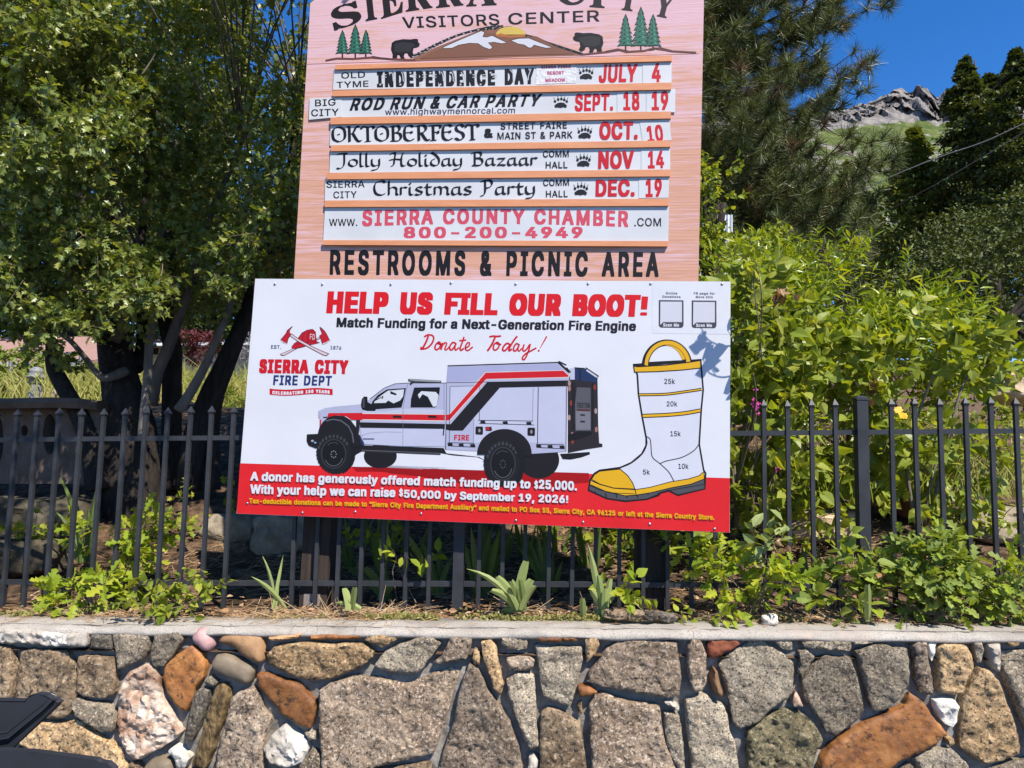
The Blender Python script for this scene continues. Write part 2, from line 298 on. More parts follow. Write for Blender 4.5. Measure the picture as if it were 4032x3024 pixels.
  'c': [123,63,50,-5,-13,3,-12,8,-7,8,-6,10,-4,13,-2,13,0,13,3,15,3,10,6,11,7,8,8,6,10,4,8,2,22,0,4,-1,8,-3,8,-3,8,-7,6,-7,3,-7,2,-5,0,-6,-2,-1,-15,-4,-7,0,-1,1,-3,6,-3,4,-3,3,-5,3,-8,3,-5,0,-10,-3,-3,-3,-5,-4,-3,-5,-4,-8,-2,-10,0,-10,3,-13,5,-10,6,-5,6,-4,7,-2,5,0,3,1,5,2,5,3,4,4,5,9,2,2,6,0,16,-5,1,-2,0,-6,-3,-7,-4,-7,-7,-8,-7,-4,-6,-3,-11,-3],
  'd': [131,31,48,-5,-13,3,-11,8,-7,9,-6,11,-4,16,-1,21,2,13,4,14,6,10,6,8,8,5,9,4,8,2,21,0,7,-2,5,-3,5,-4,2,0,0,45,2,1,23,0,1,-1,0,-158,-2,-1,-22,1,-1,0,0,7,-1,1,-9,-7,-10,-3,27,59,18,4,0,7,2,6,3,5,5,3,6,3,6,3,15,-2,14,-3,9,-2,4,-5,6,-6,4,-9,3,-4,0,-7,-2,-5,-3,-5,-5,-2,-3,-4,-7,-3,-13,0,-10,1,-5,2,-8,4,-7,8,-9,6,-3],
  'e': [125,47,51,-5,-11,2,-11,6,-9,8,-7,11,-5,15,-2,12,0,13,2,13,4,13,3,7,5,7,10,8,9,5,11,4,22,0,8,-2,10,-4,8,-6,7,-7,5,-11,4,-14,1,-7,0,-20,-2,-1,-78,0,-2,-1,1,-2,3,-9,4,-6,5,-5,6,-4,8,-2,8,0,8,3,7,5,5,8,2,1,7,0,15,-4,1,-1,0,-7,-4,-8,-4,-6,-9,-7,-8,-4,-13,-4,13,34,70,52,0,1,1,-1,5,-3,6,-7,8,-8,4,-3,1,-6,0,-9,-3,-7,-5,-6,-8,-3,-7],
  'f': [80,37,22,-3,-1,1,0,95,-2,1,-19,0,-1,1,0,21,1,1,19,0,1,1,1,20,1,6,4,6,8,8,8,3,10,2,9,0,11,-2,4,-2,0,-6,-4,-15,-7,-1,-7,2,-5,-2,-3,-3,-4,-6,0,-9,2,-2,22,0,2,0,0,-21,0,-1,-2,-1,-22,0,-1,-1,-1,-96,-1,-1],
  'g': [132,54,50,-48,-8,1,-7,2,-9,5,-3,2,-7,6,-4,7,0,8,15,8,6,0,9,-10,9,-4,11,-3,9,2,10,5,5,6,3,8,1,12,-1,1,-9,-7,-8,-2,-5,-1,-17,0,-8,2,-9,3,-6,4,-5,4,-6,7,-4,7,-3,10,-2,7,-1,23,3,15,3,9,5,9,6,8,7,6,11,5,8,2,21,0,9,-3,10,-7,1,1,0,6,1,1,23,0,1,-2,0,-128,-2,-8,-5,-11,-7,-7,-8,-4,-8,-3,-11,-3,27,59,22,4,-1,7,2,5,3,5,3,3,5,4,7,3,14,-1,12,-2,8,-4,7,-2,3,-7,6,-4,2,-7,2,-4,0,-7,-2,-3,-2,-7,-5,-2,-4,-4,-7,-3,-13,1,-14,2,-7,3,-6,8,-8,5,-3],
  'h': [127,36,13,-3,-1,1,0,157,2,1,23,0,1,-1,0,-45,2,0,4,3,5,3,6,2,4,1,20,0,8,-3,8,-4,6,-4,6,-10,2,-8,2,-9,0,-84,-2,-1,-22,0,-2,1,0,76,-3,10,-6,7,-8,4,-6,1,-7,-2,-7,-4,-5,-5,-2,-4,-2,-5,-1,-5,0,-73,-2,-1],
  'i': [54,8,13,-1,-1,1,0,114,2,1,23,0,1,-2,0,-113,-2,-1,15,19,132,-6,2,-3,6,-1,7,2,6,3,3,6,3,10,0,5,-2,5,-5,1,-4,0,-6,-1,-4,-4,-5,-4,-1],
  'k': [118,26,13,-3,-1,1,0,157,2,1,23,0,1,-1,0,-81,2,0,42,43,27,0,2,-1,0,-6,-1,-2,-32,-32,-10,-11,-1,-1,46,-58,2,-3,0,-6,-2,-1,-28,1,-36,45,-4,3,-7,-7,0,-41,-2,-1],
  'l': [61,21,33,-4,-7,2,-5,2,-3,3,-4,7,-2,8,0,137,0,1,2,0,22,0,2,-1,0,-128,1,-4,3,-3,3,-1,8,1,2,-1,3,-14,0,-7,-3,-1,-5,-1],
  'm': [187,55,13,-3,-1,1,0,117,1,2,23,0,1,-1,0,-6,1,0,8,5,7,3,5,1,17,0,5,-1,6,-3,4,-4,5,-6,12,9,8,4,7,1,18,0,9,-2,6,-3,3,-3,7,-7,4,-10,2,-10,0,-86,-1,-1,-23,-1,-2,1,0,81,-2,6,-3,5,-6,4,-9,2,-5,-1,-7,-4,-6,-6,-3,-9,0,-77,0,-1,-24,-1,-1,1,0,81,-4,8,-5,5,-7,4,-5,0,-6,-2,-6,-4,-5,-7,-2,-5,-1,-5,0,-75,-2,-1],
  'n': [127,34,13,-3,-1,1,0,119,2,0,22,0,1,-1,0,-6,1,-1,11,7,10,3,20,0,8,-3,8,-3,5,-5,6,-8,3,-9,2,-9,-1,-85,-1,-1,-22,0,-2,1,0,76,-3,10,-6,7,-8,4,-6,1,-7,-2,-7,-4,-5,-5,-2,-4,-2,-5,-1,-5,0,-73,-2,-1],
  'o': [129,31,50,-5,-13,3,-12,8,-7,8,-6,10,-4,13,-2,13,0,13,3,15,3,10,6,11,7,8,8,6,10,4,8,2,22,0,4,-1,9,-3,12,-6,7,-8,7,-12,4,-12,2,-10,0,-21,-2,-9,-3,-12,-5,-10,-10,-10,-6,-4,-7,-4,-11,-3,28,59,18,5,0,5,1,5,2,8,6,6,11,2,7,2,8,-1,11,-3,11,-3,5,-4,6,-5,4,-4,3,-7,2,-5,0,-6,-2,-7,-3,-4,-5,-3,-4,-3,-6,-4,-13,0,-10,1,-5,2,-8,4,-7,7,-9,6,-3],
  'p': [131,31,13,-46,-1,1,0,161,2,1,22,0,1,-1,0,-7,1,-1,10,7,3,2,6,2,23,0,11,-4,7,-4,9,-8,5,-6,6,-14,3,-17,0,-19,-2,-14,-4,-10,-5,-10,-8,-9,-7,-5,-11,-4,-5,-1,-21,0,-7,2,-13,8,0,-49,-2,-1,26,63,18,5,0,6,2,7,4,3,3,4,5,4,8,2,10,1,7,-2,13,-3,8,-4,6,-8,7,-10,4,-5,0,-7,-2,-4,-3,-6,-6,-6,-11,-1,-5,-2,-10,2,-13,2,-7,3,-6,4,-5,6,-5],
  'r': [82,24,13,-3,-1,1,0,118,2,1,22,0,1,-1,0,-4,1,-1,10,6,6,2,16,0,5,-1,1,-1,0,-23,-1,0,-10,0,-3,0,-7,-2,-7,-4,-4,-3,-5,-9,-1,-4,0,-75,-2,-1],
  's': [113,70,42,-5,-7,1,-9,3,-7,5,-4,3,-3,4,-4,9,-1,5,0,7,18,4,5,0,2,-1,4,-9,3,-3,6,-3,10,-3,5,1,9,4,4,3,3,5,0,2,-1,3,-3,2,-5,4,-35,9,-7,4,-7,5,-4,6,-3,8,0,17,1,5,3,6,6,8,6,4,8,3,10,3,23,0,7,-2,11,-5,7,-6,4,-6,3,-8,1,-7,-1,-2,-14,-3,-9,0,-5,8,-6,5,-6,3,-6,0,-6,-2,-6,-3,-4,-6,-1,-3,1,-3,4,-3,6,-3,32,-9,8,-4,6,-3,5,-7,3,-7,1,-4,0,-14,-1,-5,-3,-7,-4,-6,-6,-5,-8,-4,-14,-4],
  't': [72,38,43,-5,-8,2,-5,2,-8,6,-4,6,-2,6,0,6,0,70,-2,1,-14,0,-1,1,0,22,1,0,14,0,2,1,0,25,1,2,24,0,0,-2,1,-25,1,-1,20,0,2,-1,0,-20,-1,-1,-21,-1,-1,-1,-1,-63,2,-6,2,-3,3,-1,3,-1,3,0,10,0,3,-13,0,-9,-3,-1,-7,-1],
  'u': [127,34,45,-5,-11,3,-8,5,-7,8,-4,9,-3,13,0,83,2,1,22,0,2,-1,0,-74,1,-5,3,-8,6,-5,4,-3,8,-2,7,1,8,5,5,6,4,8,1,5,0,72,2,1,23,0,1,-2,0,-118,-2,-1,-22,1,-1,0,0,7,-1,1,-8,-6,-9,-3,-5,-1],
  'w': [174,29,38,-3,-1,3,-33,108,0,7,0,2,24,0,2,0,20,-74,1,-1,21,74,2,1,24,0,2,-4,19,-71,1,0,0,3,20,72,2,0,23,0,1,0,0,-9,-34,-111,-23,-1,-2,1,-22,75,0,0,-1,-2,-21,-73,-1,-1],
  'y': [121,29,18,-47,-6,1,-1,2,0,6,4,15,2,1,12,-1,4,2,4,4,3,5,4,12,-42,108,0,9,2,0,24,0,1,0,29,-81,2,2,3,11,25,67,2,1,24,0,1,-6,-1,-3,-46,-122,-7,-15,-7,-10,-8,-5,-11,-3],
 },
 'bold': {
  '!': [73,18,15,-1,-5,2,-3,3,-3,6,0,5,1,3,2,4,4,2,4,2,30,0,5,-3,3,-3,1,-3,1,-7,-1,-3,-1,-2,-5,-5,-6,-1,8,9,48,-1,2,-1,102,2,1,41,0,1,-2,0,-102,-2,-1],
  '$': [148,67,50,-30,-1,2,-1,17,-12,2,-9,4,-10,5,-6,5,-4,5,-3,5,-3,8,-2,9,0,15,1,1,42,0,1,-1,3,-9,2,-1,1,2,-1,23,-16,5,-9,5,-9,6,-6,7,-2,5,-2,9,0,26,2,9,4,7,8,10,14,7,16,5,1,18,0,2,36,0,1,-2,0,-18,16,-4,12,-6,10,-9,5,-7,1,-5,2,-7,0,-17,0,-2,-42,0,-1,1,-1,5,-2,1,0,-18,1,-2,17,-5,11,-5,7,-6,6,-6,5,-9,1,-6,0,-29,-1,-7,-3,-6,-6,-8,-3,-3,-8,-6,-5,-2,-10,-4,-12,-2,0,-17,-1,-2,7,86,36,1,1,3,4,0,2,-3,3,-1,0,0,-1],
  '&': [148,51,41,-10,-14,3,-8,4,-8,5,-7,9,-3,6,-2,8,-1,6,0,18,1,6,2,7,4,8,4,5,11,10,-7,12,-2,9,0,26,1,8,4,7,5,6,7,5,8,2,10,2,28,0,13,-2,8,-5,5,-3,4,-5,3,-7,2,-8,0,-22,-2,-9,-5,-9,-6,-6,-9,-7,0,-2,4,-5,2,3,2,0,37,0,2,-1,0,-24,-2,-13,-4,-10,15,-18,0,-16,-2,-1,-43,0,-4,2,-9,-3,-9,-1,11,56,25,2,-1,2,1,6,2,1,1,-17,20,-1,1,-5,-6,-1,-3,0,-3,4,-6,8,57,114,2,0,2,2,3,5,0,2,-4,3,-2,-1,-3,-5],
  "'": [76,13,12,87,0,1,-1,4,0,16,-2,21,0,31,2,1,41,0,1,-2,0,-21,-1,-3,-1,-47,-2,-1],
  ',': [70,10,0,-43,-1,1,0,16,9,55,2,0,42,0,1,-2,0,-15,-15,-55,-2,-1],
  '-': [150,8,23,49,-1,1,0,30,1,1,89,0,1,-1,1,-30,-2,-1],
  '.': [70,16,14,-9,-7,3,-2,3,-2,5,0,21,3,6,2,2,6,3,30,0,6,-3,2,-3,2,-5,0,-21,-2,-5,-4,-4,-6,-2],
  '0': [150,35,51,-10,-13,3,-4,2,-7,4,-5,5,-6,7,-7,14,-5,20,-2,15,0,32,2,19,6,18,5,10,8,10,9,8,13,4,12,2,22,0,13,-2,7,-2,6,-3,5,-3,7,-8,8,-13,5,-13,2,-11,2,-13,0,-38,-3,-17,-4,-15,-4,-10,-8,-10,-10,-8,-9,-5,-11,-2,23,66,26,3,0,4,3,6,5,3,6,6,13,3,19,-1,16,-5,18,-2,6,-5,8,-5,4,-5,3,-3,-2,-5,-4,-4,-4,-4,-7,-5,-15,-2,-17,1,-16,5,-17,7,-12,4,-4],
  '1': [150,23,12,-8,-1,2,0,29,0,1,39,0,1,1,0,1,0,82,0,0,-1,0,-12,-8,-24,0,0,2,0,33,34,25,46,1,1,-2,0,-134,2,-1,32,0,0,-1,0,-30,-1,-1],
  '2': [150,46,8,-8,-1,2,0,29,61,64,11,15,4,9,-2,5,-4,6,-6,4,-3,2,-3,-1,-5,-3,-4,-4,-4,-7,-2,-11,-1,-1,-40,0,-1,1,0,22,2,7,2,7,7,10,6,5,8,5,10,3,14,2,21,0,14,-2,12,-4,7,-5,7,-7,4,-7,2,-4,2,-10,0,-24,0,-5,-5,-13,-10,-15,-13,-15,-25,-26,0,-1,2,0,53,0,1,-2,-1,-30,-1,-1],
  '3': [150,54,48,-10,-9,1,-10,4,-9,4,-9,7,-4,6,-5,11,-1,9,0,15,1,0,42,0,1,-1,2,-7,3,-5,7,-6,8,-4,7,3,4,3,7,7,2,7,-1,5,-3,5,-5,5,-8,4,-8,3,-6,0,-17,0,-2,1,0,31,25,28,0,2,-51,0,0,2,0,30,1,1,112,0,2,-2,-1,-29,-30,-35,1,-1,9,-3,11,-6,5,-4,7,-11,2,-6,2,-9,0,-25,-3,-11,-6,-10,-6,-7,-6,-4,-7,-3,-10,-4,-10,-1],
  '4': [150,26,73,-8,-1,2,0,28,-1,1,-70,1,-1,1,0,30,61,105,3,1,40,0,1,-2,0,-15,-24,-40,2,-1,30,0,2,-1,0,-44,2,-2,18,0,1,0,0,-31,-1,-1,-18,0,-2,-1,0,-29,-1,-2,6,54,57,16,-1,2,1,0,29,-2,-1,-16,-27],
  '5': [150,56,49,-10,-11,2,-7,3,-8,5,-8,7,-6,10,-3,8,0,5,0,17,1,0,41,0,1,-2,1,-5,2,-3,3,-5,7,-5,5,-2,7,4,6,6,3,6,2,5,0,5,-3,8,-4,6,-6,5,-7,3,-5,-1,-10,-6,-24,0,-18,2,0,16,9,76,1,1,103,0,1,-2,0,-29,0,-2,-64,0,-1,-1,-2,-18,2,-1,29,0,9,-2,11,-5,5,-3,7,-7,7,-13,4,-14,0,-29,-4,-15,-3,-7,-6,-8,-8,-6,-9,-5,-7,-3,-10,-1],
  '6': [150,35,51,-10,-11,2,-9,4,-5,4,-5,3,-4,5,-5,8,-3,9,-2,9,0,28,3,11,3,9,10,19,40,59,2,1,43,0,1,-2,-1,-15,-28,-41,1,-1,6,0,12,-2,9,-4,7,-5,7,-9,3,-7,4,-13,0,-30,-2,-7,-3,-9,-8,-11,-7,-6,-10,-6,-9,-2,-6,-1,17,66,25,4,1,7,5,4,5,4,10,0,3,-2,5,-5,8,-6,5,-4,2,-7,-4,-4,-3,-4,-7,-2,-7,1,-6,3,-7,5,-5],
  '7': [150,14,18,-8,-1,2,1,15,59,118,-2,1,-68,0,-1,2,1,30,1,1,121,-1,0,-1,0,-33,-67,-133,-2,-1],
  '8': [150,44,50,-10,-15,3,-15,7,-5,4,-5,6,-5,10,-1,8,0,25,0,5,2,5,4,7,4,6,4,4,-6,11,-3,9,0,28,1,4,3,8,6,8,9,7,10,5,9,2,10,1,22,0,14,-2,12,-4,9,-6,7,-9,4,-10,1,-5,0,-27,-3,-10,-5,-10,3,-3,5,-7,5,-12,1,-4,0,-27,-1,-4,-4,-11,-7,-8,-7,-5,-12,-6,-16,-3,17,66,25,3,-1,3,1,9,6,4,4,3,7,-3,6,-6,7,-6,4,-5,2,-4,-2,-7,-4,-5,-5,-4,-8,2,-6,4,-5,4,-3,15,66,98,4,0,6,4,4,5,2,5,0,3,-3,5,-5,5,-6,3,-6,-3,-5,-5,-4,-8,1,-2,3,-5,4,-4],
  '9': [150,32,28,-8,-1,2,0,14,29,42,-1,1,-13,0,-12,5,-8,5,-5,5,-4,6,-4,10,-2,9,0,29,4,13,6,11,8,8,7,5,11,4,14,2,22,0,13,-2,10,-3,9,-6,9,-9,5,-11,3,-9,1,-4,0,-29,-2,-8,-5,-14,-12,-20,-38,-55,18,66,84,2,0,4,1,7,6,5,9,1,4,0,3,-2,5,-3,6,-6,6,-6,4,-6,-3,-6,-6,-3,-7,-2,-6,1,-7,5,-7,3,-4],
  'A': [158,15,-6,-8,-1,2,0,15,55,151,2,1,44,-1,2,-3,54,-147,0,-17,-1,-1,-42,0,-16,43,-37,0,-2,-1,-14,-41,6,65,68,12,-1,2,1,-7,20,-1,0,-2,-6],
  'B': [151,30,7,-8,-1,2,0,166,1,1,80,0,15,-3,6,-1,8,-5,5,-4,6,-8,3,-10,1,-5,0,-27,-2,-7,-2,-5,-4,-5,1,-1,3,-3,5,-7,3,-5,2,-9,1,-9,-1,-21,-2,-9,-5,-7,-4,-6,-8,-6,-8,-3,-10,-2,-7,-1,15,50,25,18,0,9,2,5,2,5,3,4,5,2,3,0,3,-4,7,-4,4,-9,5,-9,2,-17,0,-1,-1,0,-33,14,50,94,14,0,8,2,5,2,3,3,5,6,2,3,-1,5,-5,6,-7,4,-12,3,-12,0,-1,-2,0,-31],
  'C': [167,69,62,-10,-9,1,-10,4,-6,2,-8,5,-11,10,-7,11,-4,7,-5,15,-2,15,0,32,1,8,3,13,5,13,7,12,4,4,8,8,12,7,15,4,14,2,23,0,10,-1,10,-2,10,-4,13,-8,5,-6,6,-8,4,-9,4,-10,0,-4,0,-14,-2,-1,-41,1,-6,13,-9,10,-6,4,-5,2,-3,1,-4,0,-8,-4,-8,-5,-7,-8,-6,-9,-2,-7,-3,-14,0,-8,2,-11,5,-12,5,-9,8,-7,5,-3,8,-4,4,0,6,1,5,3,7,5,7,10,4,10,2,1,40,0,2,-2,0,-16,-1,-4,-5,-11,-7,-11,-10,-10,-11,-6,-12,-4,-10,-2],
  'D': [165,25,7,-8,-1,2,0,166,1,1,75,0,9,-1,14,-3,6,-2,7,-4,7,-5,10,-10,5,-6,4,-8,5,-15,2,-17,0,-28,-3,-19,-4,-12,-4,-8,-6,-8,-8,-8,-11,-7,-13,-5,-10,-2,-7,-1,20,50,25,10,0,12,2,9,4,9,5,5,6,7,10,3,12,2,8,0,8,-2,12,-4,10,-6,9,-5,5,-7,5,-8,4,-10,2,-14,1,-2,-1,0,-100],
  'E': [140,26,7,-8,-1,2,0,166,1,1,116,-1,1,-1,0,-29,-2,-2,-71,0,-1,-1,-1,-32,1,-1,68,-1,1,-1,0,-30,-1,-1,-1,0,-67,0,-1,-2,0,-32,1,-1,1,-1,73,0,1,-2,0,-30,-2,-1],
  'F': [137,21,7,-8,-1,2,0,166,1,1,115,-1,1,-1,0,-29,-1,-2,-71,0,-1,-1,-1,-1,1,-34,1,-1,64,0,1,-1,-1,-31,-1,0,-64,-1,-1,-1,0,-64,-1,-1],
  'G': [170,71,62,-10,-9,1,-12,4,-12,7,-12,11,-5,8,-5,9,-5,15,-2,15,0,32,3,19,3,9,4,9,8,11,11,10,8,5,5,3,12,3,14,2,23,0,10,-1,11,-2,10,-4,10,-6,6,-6,7,-8,5,-8,4,-14,0,-17,-2,-1,-41,1,-6,12,-4,6,-5,4,-8,6,-7,2,-3,0,-9,-4,-7,-4,-7,-9,-6,-9,-2,-7,-3,-14,0,-8,2,-11,5,-13,6,-8,5,-6,6,-4,6,-3,7,-2,7,3,9,5,6,7,4,5,2,6,-1,1,-35,0,0,2,0,28,0,2,82,0,1,-2,0,-33,-3,-18,-5,-11,-6,-8,-11,-11,-12,-6,-11,-4,-10,-1],
  'H': [169,26,7,-8,-1,2,0,166,1,1,41,0,1,-1,0,-64,1,-1,54,-1,1,1,1,1,0,64,2,1,41,-1,0,-1,0,-166,-1,-1,-40,0,-2,1,0,67,-1,1,-54,0,-1,0,-1,-1,0,-67,-1,-1],
  'I': [104,26,-2,-8,-1,2,1,30,1,1,23,0,1,1,1,100,-1,1,-1,1,-23,0,-1,0,0,32,1,1,93,-1,1,-1,-1,-31,-1,0,-22,0,-2,-1,0,-100,1,-1,1,-1,22,0,1,-1,0,-31,-1,-1],
  'J': [133,33,38,-10,-8,2,-12,5,-7,4,-7,9,-4,11,-2,9,0,29,2,1,40,0,1,-2,0,-11,1,-5,3,-7,6,-7,4,-2,1,0,4,2,6,7,2,4,1,8,0,113,2,1,41,0,1,-2,0,-129,-3,-14,-4,-7,-7,-9,-4,-3,-9,-4,-9,-2,-6,-1],
  'K': [154,29,7,-8,-1,2,0,166,1,1,41,0,1,-1,0,-48,1,-2,0,0,40,43,8,7,48,0,0,-1,0,-13,0,-2,-52,-55,-2,-4,0,-1,53,-74,1,-3,0,-14,-1,-1,-45,0,-39,54,-4,4,-3,-3,-5,-6,0,-48,-1,-1],
  'L': [132,12,7,-8,-1,2,0,166,1,1,41,0,1,-2,0,-133,2,-1,69,0,1,-2,0,-30,-2,-1],
  'M': [202,24,7,-8,-1,2,0,165,0,1,51,0,36,-90,2,-2,36,92,49,1,2,-1,0,-166,0,-2,-41,0,-1,1,-1,59,-2,-2,-22,-57,-40,-1,-3,3,-21,54,-1,3,-1,0,-1,-59,-1,-1],
  'N': [171,21,7,-8,-1,2,0,166,1,1,44,0,2,-1,53,-83,1,0,0,2,0,81,2,1,42,-1,0,-1,0,-166,-1,-1,-46,1,-54,83,0,0,-1,-2,0,-81,-1,-1],
  'O': [174,42,62,-10,-9,1,-10,4,-6,2,-8,5,-4,4,-9,9,-8,14,-6,16,-2,15,0,32,1,11,3,10,3,8,4,9,6,9,5,6,5,4,13,8,15,4,14,2,22,0,11,-1,8,-2,8,-2,7,-4,11,-8,10,-11,5,-8,3,-7,4,-13,2,-15,0,-32,-3,-18,-4,-11,-6,-12,-5,-7,-8,-8,-10,-6,-9,-4,-8,-3,-9,-1,29,77,26,4,0,9,3,6,4,8,8,4,6,5,11,3,14,0,8,-1,9,-3,9,-4,7,-4,7,-6,7,-9,5,-9,3,-8,-2,-4,-3,-6,-4,-5,-5,-6,-10,-4,-9,-3,-15,0,-7,2,-11,2,-7,6,-10,9,-10,6,-4],
  'P': [147,25,7,-8,-1,2,0,166,1,1,79,0,15,-3,7,-2,10,-6,7,-7,5,-8,4,-10,1,-10,0,-20,-1,-7,-4,-13,-5,-9,-3,-4,-7,-6,-5,-3,-11,-3,-10,-2,-39,-1,-1,-1,0,-53,-1,-1,16,50,81,13,0,9,1,5,3,7,5,5,9,1,6,-1,5,-2,5,-5,5,-8,5,-7,2,-6,1,-10,0,-1,-1,-1,-45],
  'R': [149,31,7,-8,-1,2,0,166,1,1,79,0,16,-3,7,-2,9,-5,4,-4,4,-5,5,-7,2,-7,2,-10,0,-25,-2,-9,-4,-11,-4,-5,-5,-6,-6,-4,0,-1,26,-48,0,-16,-2,-1,-44,0,-31,58,-2,1,-10,0,-1,0,-1,-1,0,-57,-1,-1,15,50,85,12,-1,10,2,7,3,7,6,3,5,2,6,-3,8,-4,5,-8,5,-8,3,-6,1,-11,0,-1,-1,-1,-41],
  'S': [148,77,50,-10,-14,1,-9,4,-10,5,-6,5,-7,10,-3,8,-2,9,1,16,1,1,41,-1,1,-1,3,-8,4,-6,5,-4,7,-4,4,-1,3,0,6,2,9,6,5,7,1,3,-6,7,-8,5,-13,4,-31,9,-9,5,-11,8,-3,5,-3,5,-2,9,0,26,1,5,5,11,8,10,12,7,8,2,8,2,11,1,22,0,11,-1,10,-2,10,-4,8,-5,6,-7,4,-6,4,-12,0,-18,0,-2,-42,0,-4,9,-4,6,-5,3,-9,4,-8,-3,-7,-4,-3,-4,-1,-5,1,-2,4,-4,5,-4,6,-2,10,-4,18,-5,15,-5,11,-6,7,-6,6,-11,2,-7,0,-29,-1,-7,-3,-6,-6,-9,-6,-5,-10,-5,-10,-4,-15,-2],
  'T': [149,16,47,-8,-1,2,0,133,-2,1,-46,0,-1,2,0,30,2,1,137,0,1,-2,0,-29,0,-2,-46,0,-2,-1,0,-134,-2,-1],
  'U': [169,37,55,-10,-10,2,-6,3,-9,4,-5,4,-8,7,-5,7,-5,13,-1,11,0,119,1,1,41,0,1,-1,0,-101,1,-6,3,-9,5,-7,8,-7,7,-4,5,-1,10,4,8,6,6,10,3,8,1,5,0,102,2,1,41,-1,0,-1,0,-119,-1,-10,-6,-13,-7,-10,-5,-5,-10,-6,-10,-4,-12,-2],
  'V': [158,17,50,-8,-3,6,-53,144,-1,3,0,15,2,1,40,0,3,-1,32,-92,2,-4,34,96,2,1,42,-1,1,-1,-1,-16,-54,-150,-2,-1],
  'W': [220,32,35,-8,-1,2,-41,149,0,16,0,1,42,1,2,-1,18,-71,2,-7,1,-1,3,9,17,65,2,5,44,1,2,-1,19,-73,3,-6,1,2,20,77,1,1,41,0,1,-1,1,-17,-42,-150,-1,-1,-44,0,-1,1,-21,75,-1,2,-1,0,-21,-77,-1,-1],
  'X': [156,25,-5,-8,-1,2,0,13,1,3,47,68,-45,67,0,15,1,1,45,-1,27,-39,2,-1,28,40,45,0,1,-1,-1,-15,-44,-65,47,-69,1,-3,-1,-14,-1,-1,-45,0,-30,44,-1,1,-1,-1,-31,-44],
  'Y': [156,18,50,-8,-1,2,-1,61,-54,87,-1,4,0,14,2,1,44,-1,31,-49,1,-1,31,50,46,0,1,-1,0,-13,-2,-4,-54,-87,-1,-62,-1,-1],
  'a': [131,36,34,-10,-13,2,-9,4,-8,7,-4,6,-2,6,-1,5,0,26,3,8,2,4,5,6,7,3,6,3,16,3,1,1,-19,0,-17,6,-1,1,0,13,2,5,5,9,5,4,9,6,13,4,5,1,38,0,14,-3,9,-5,6,-6,4,-9,3,-9,0,-98,-2,-1,-35,0,-8,-2,-7,-1,13,50,24,3,0,9,6,5,5,2,5,0,2,-4,1,-10,-3,-6,-2,-5,-3,-2,-3,0,-2,2,-2,11,43,75,4,-1,15,2,6,2,0,2,-6,7,-3,2,-2,0,-7,-5,-5,-4,-2,-4],
  'b': [141,27,49,-10,-8,2,-36,0,-1,1,0,166,1,2,41,-1,0,-1,1,-36,40,0,13,-4,7,-4,9,-7,4,-7,6,-13,3,-18,0,-27,0,-7,-2,-8,-3,-8,-4,-9,-4,-6,-6,-5,-5,-4,-6,-3,-7,-2,-5,-1,20,65,25,3,0,5,3,5,7,5,10,3,10,0,5,-2,6,-4,9,-3,5,-5,5,-6,4,-6,-3,-8,-9,-3,-8,-3,-11,1,-8,3,-8,2,-5,7,-8],
  'c': [133,56,42,-10,-14,4,-11,7,-5,5,-5,8,-5,11,-3,8,-1,12,0,22,2,15,3,10,7,11,6,8,9,6,10,4,8,2,39,0,12,-3,11,-6,5,-4,5,-8,6,-12,-1,-14,-17,-5,-23,0,-2,1,-3,6,-4,6,-6,4,-4,0,-6,-3,-4,-5,-4,-5,-3,-7,-2,-7,-1,-4,1,-6,3,-8,5,-9,5,-6,7,-4,3,1,6,4,4,6,4,7,1,1,24,0,15,-4,2,-2,0,-14,-3,-8,-4,-8,-8,-7,-6,-4,-10,-4,-8,-2],
  'd': [141,24,39,-10,-13,4,-11,7,-7,9,-6,14,-3,9,-1,12,0,23,1,12,5,16,6,9,6,7,8,6,6,2,10,3,40,0,1,36,0,1,41,1,2,-2,-1,-166,-1,-1,-36,0,-9,-2,19,61,25,1,0,5,2,6,6,3,5,2,6,3,10,-1,10,-3,10,-7,10,-8,5,-3,-1,-4,-3,-7,-7,-4,-10,-3,-10,2,-11,5,-11,8,-9],
  'e': [135,47,42,-10,-7,2,-8,3,-10,6,-8,9,-7,13,-3,14,-1,8,0,22,1,12,4,13,8,13,6,7,7,5,11,4,7,2,38,0,15,-4,8,-5,7,-5,3,-5,6,-11,2,-7,3,-14,-1,-29,-1,0,-76,0,-1,-1,0,-1,4,-7,5,-5,3,-3,6,-2,4,1,5,4,3,3,5,7,25,0,15,-4,1,-2,0,-13,-1,-4,-4,-8,-5,-6,-7,-5,-12,-5,-9,-2,10,46,75,28,-1,2,1,-3,5,-5,6,-4,2,-3,1,-3,-1,-6,-5,-5,-5],
  'f': [90,39,13,-8,-1,2,0,95,-2,1,-18,0,-2,1,0,29,2,1,18,0,2,1,0,20,2,6,4,7,5,5,6,4,9,2,7,1,24,0,8,-1,6,-1,2,-1,0,-1,0,-15,-5,-15,-1,0,-17,0,-4,-3,-3,-7,0,-1,2,-1,22,0,1,0,1,-29,-1,-1,-1,-1,-22,0,-2,-1,0,-96,-2,-1],
  'g': [142,37,41,-53,-9,2,-6,2,-8,4,-10,9,-5,8,0,13,1,2,14,8,10,1,0,1,-10,6,-8,7,-6,10,-4,10,-2,17,0,21,2,16,3,10,7,11,5,6,8,6,7,3,6,2,4,1,37,0,8,-2,37,0,2,-1,0,-138,-2,-7,-2,-5,-4,-6,-6,-7,-8,-4,-8,-3,-12,-3,8,62,-20,3,1,8,5,5,5,0,3,-33,-1,1,-3,5,-4,19,60,28,2,0,5,2,4,3,4,5,3,7,3,13,-2,10,-4,10,-7,7,-6,4,-4,-2,-4,-3,-6,-6,-3,-8,-4,-12,1,-6,5,-12,8,-9],
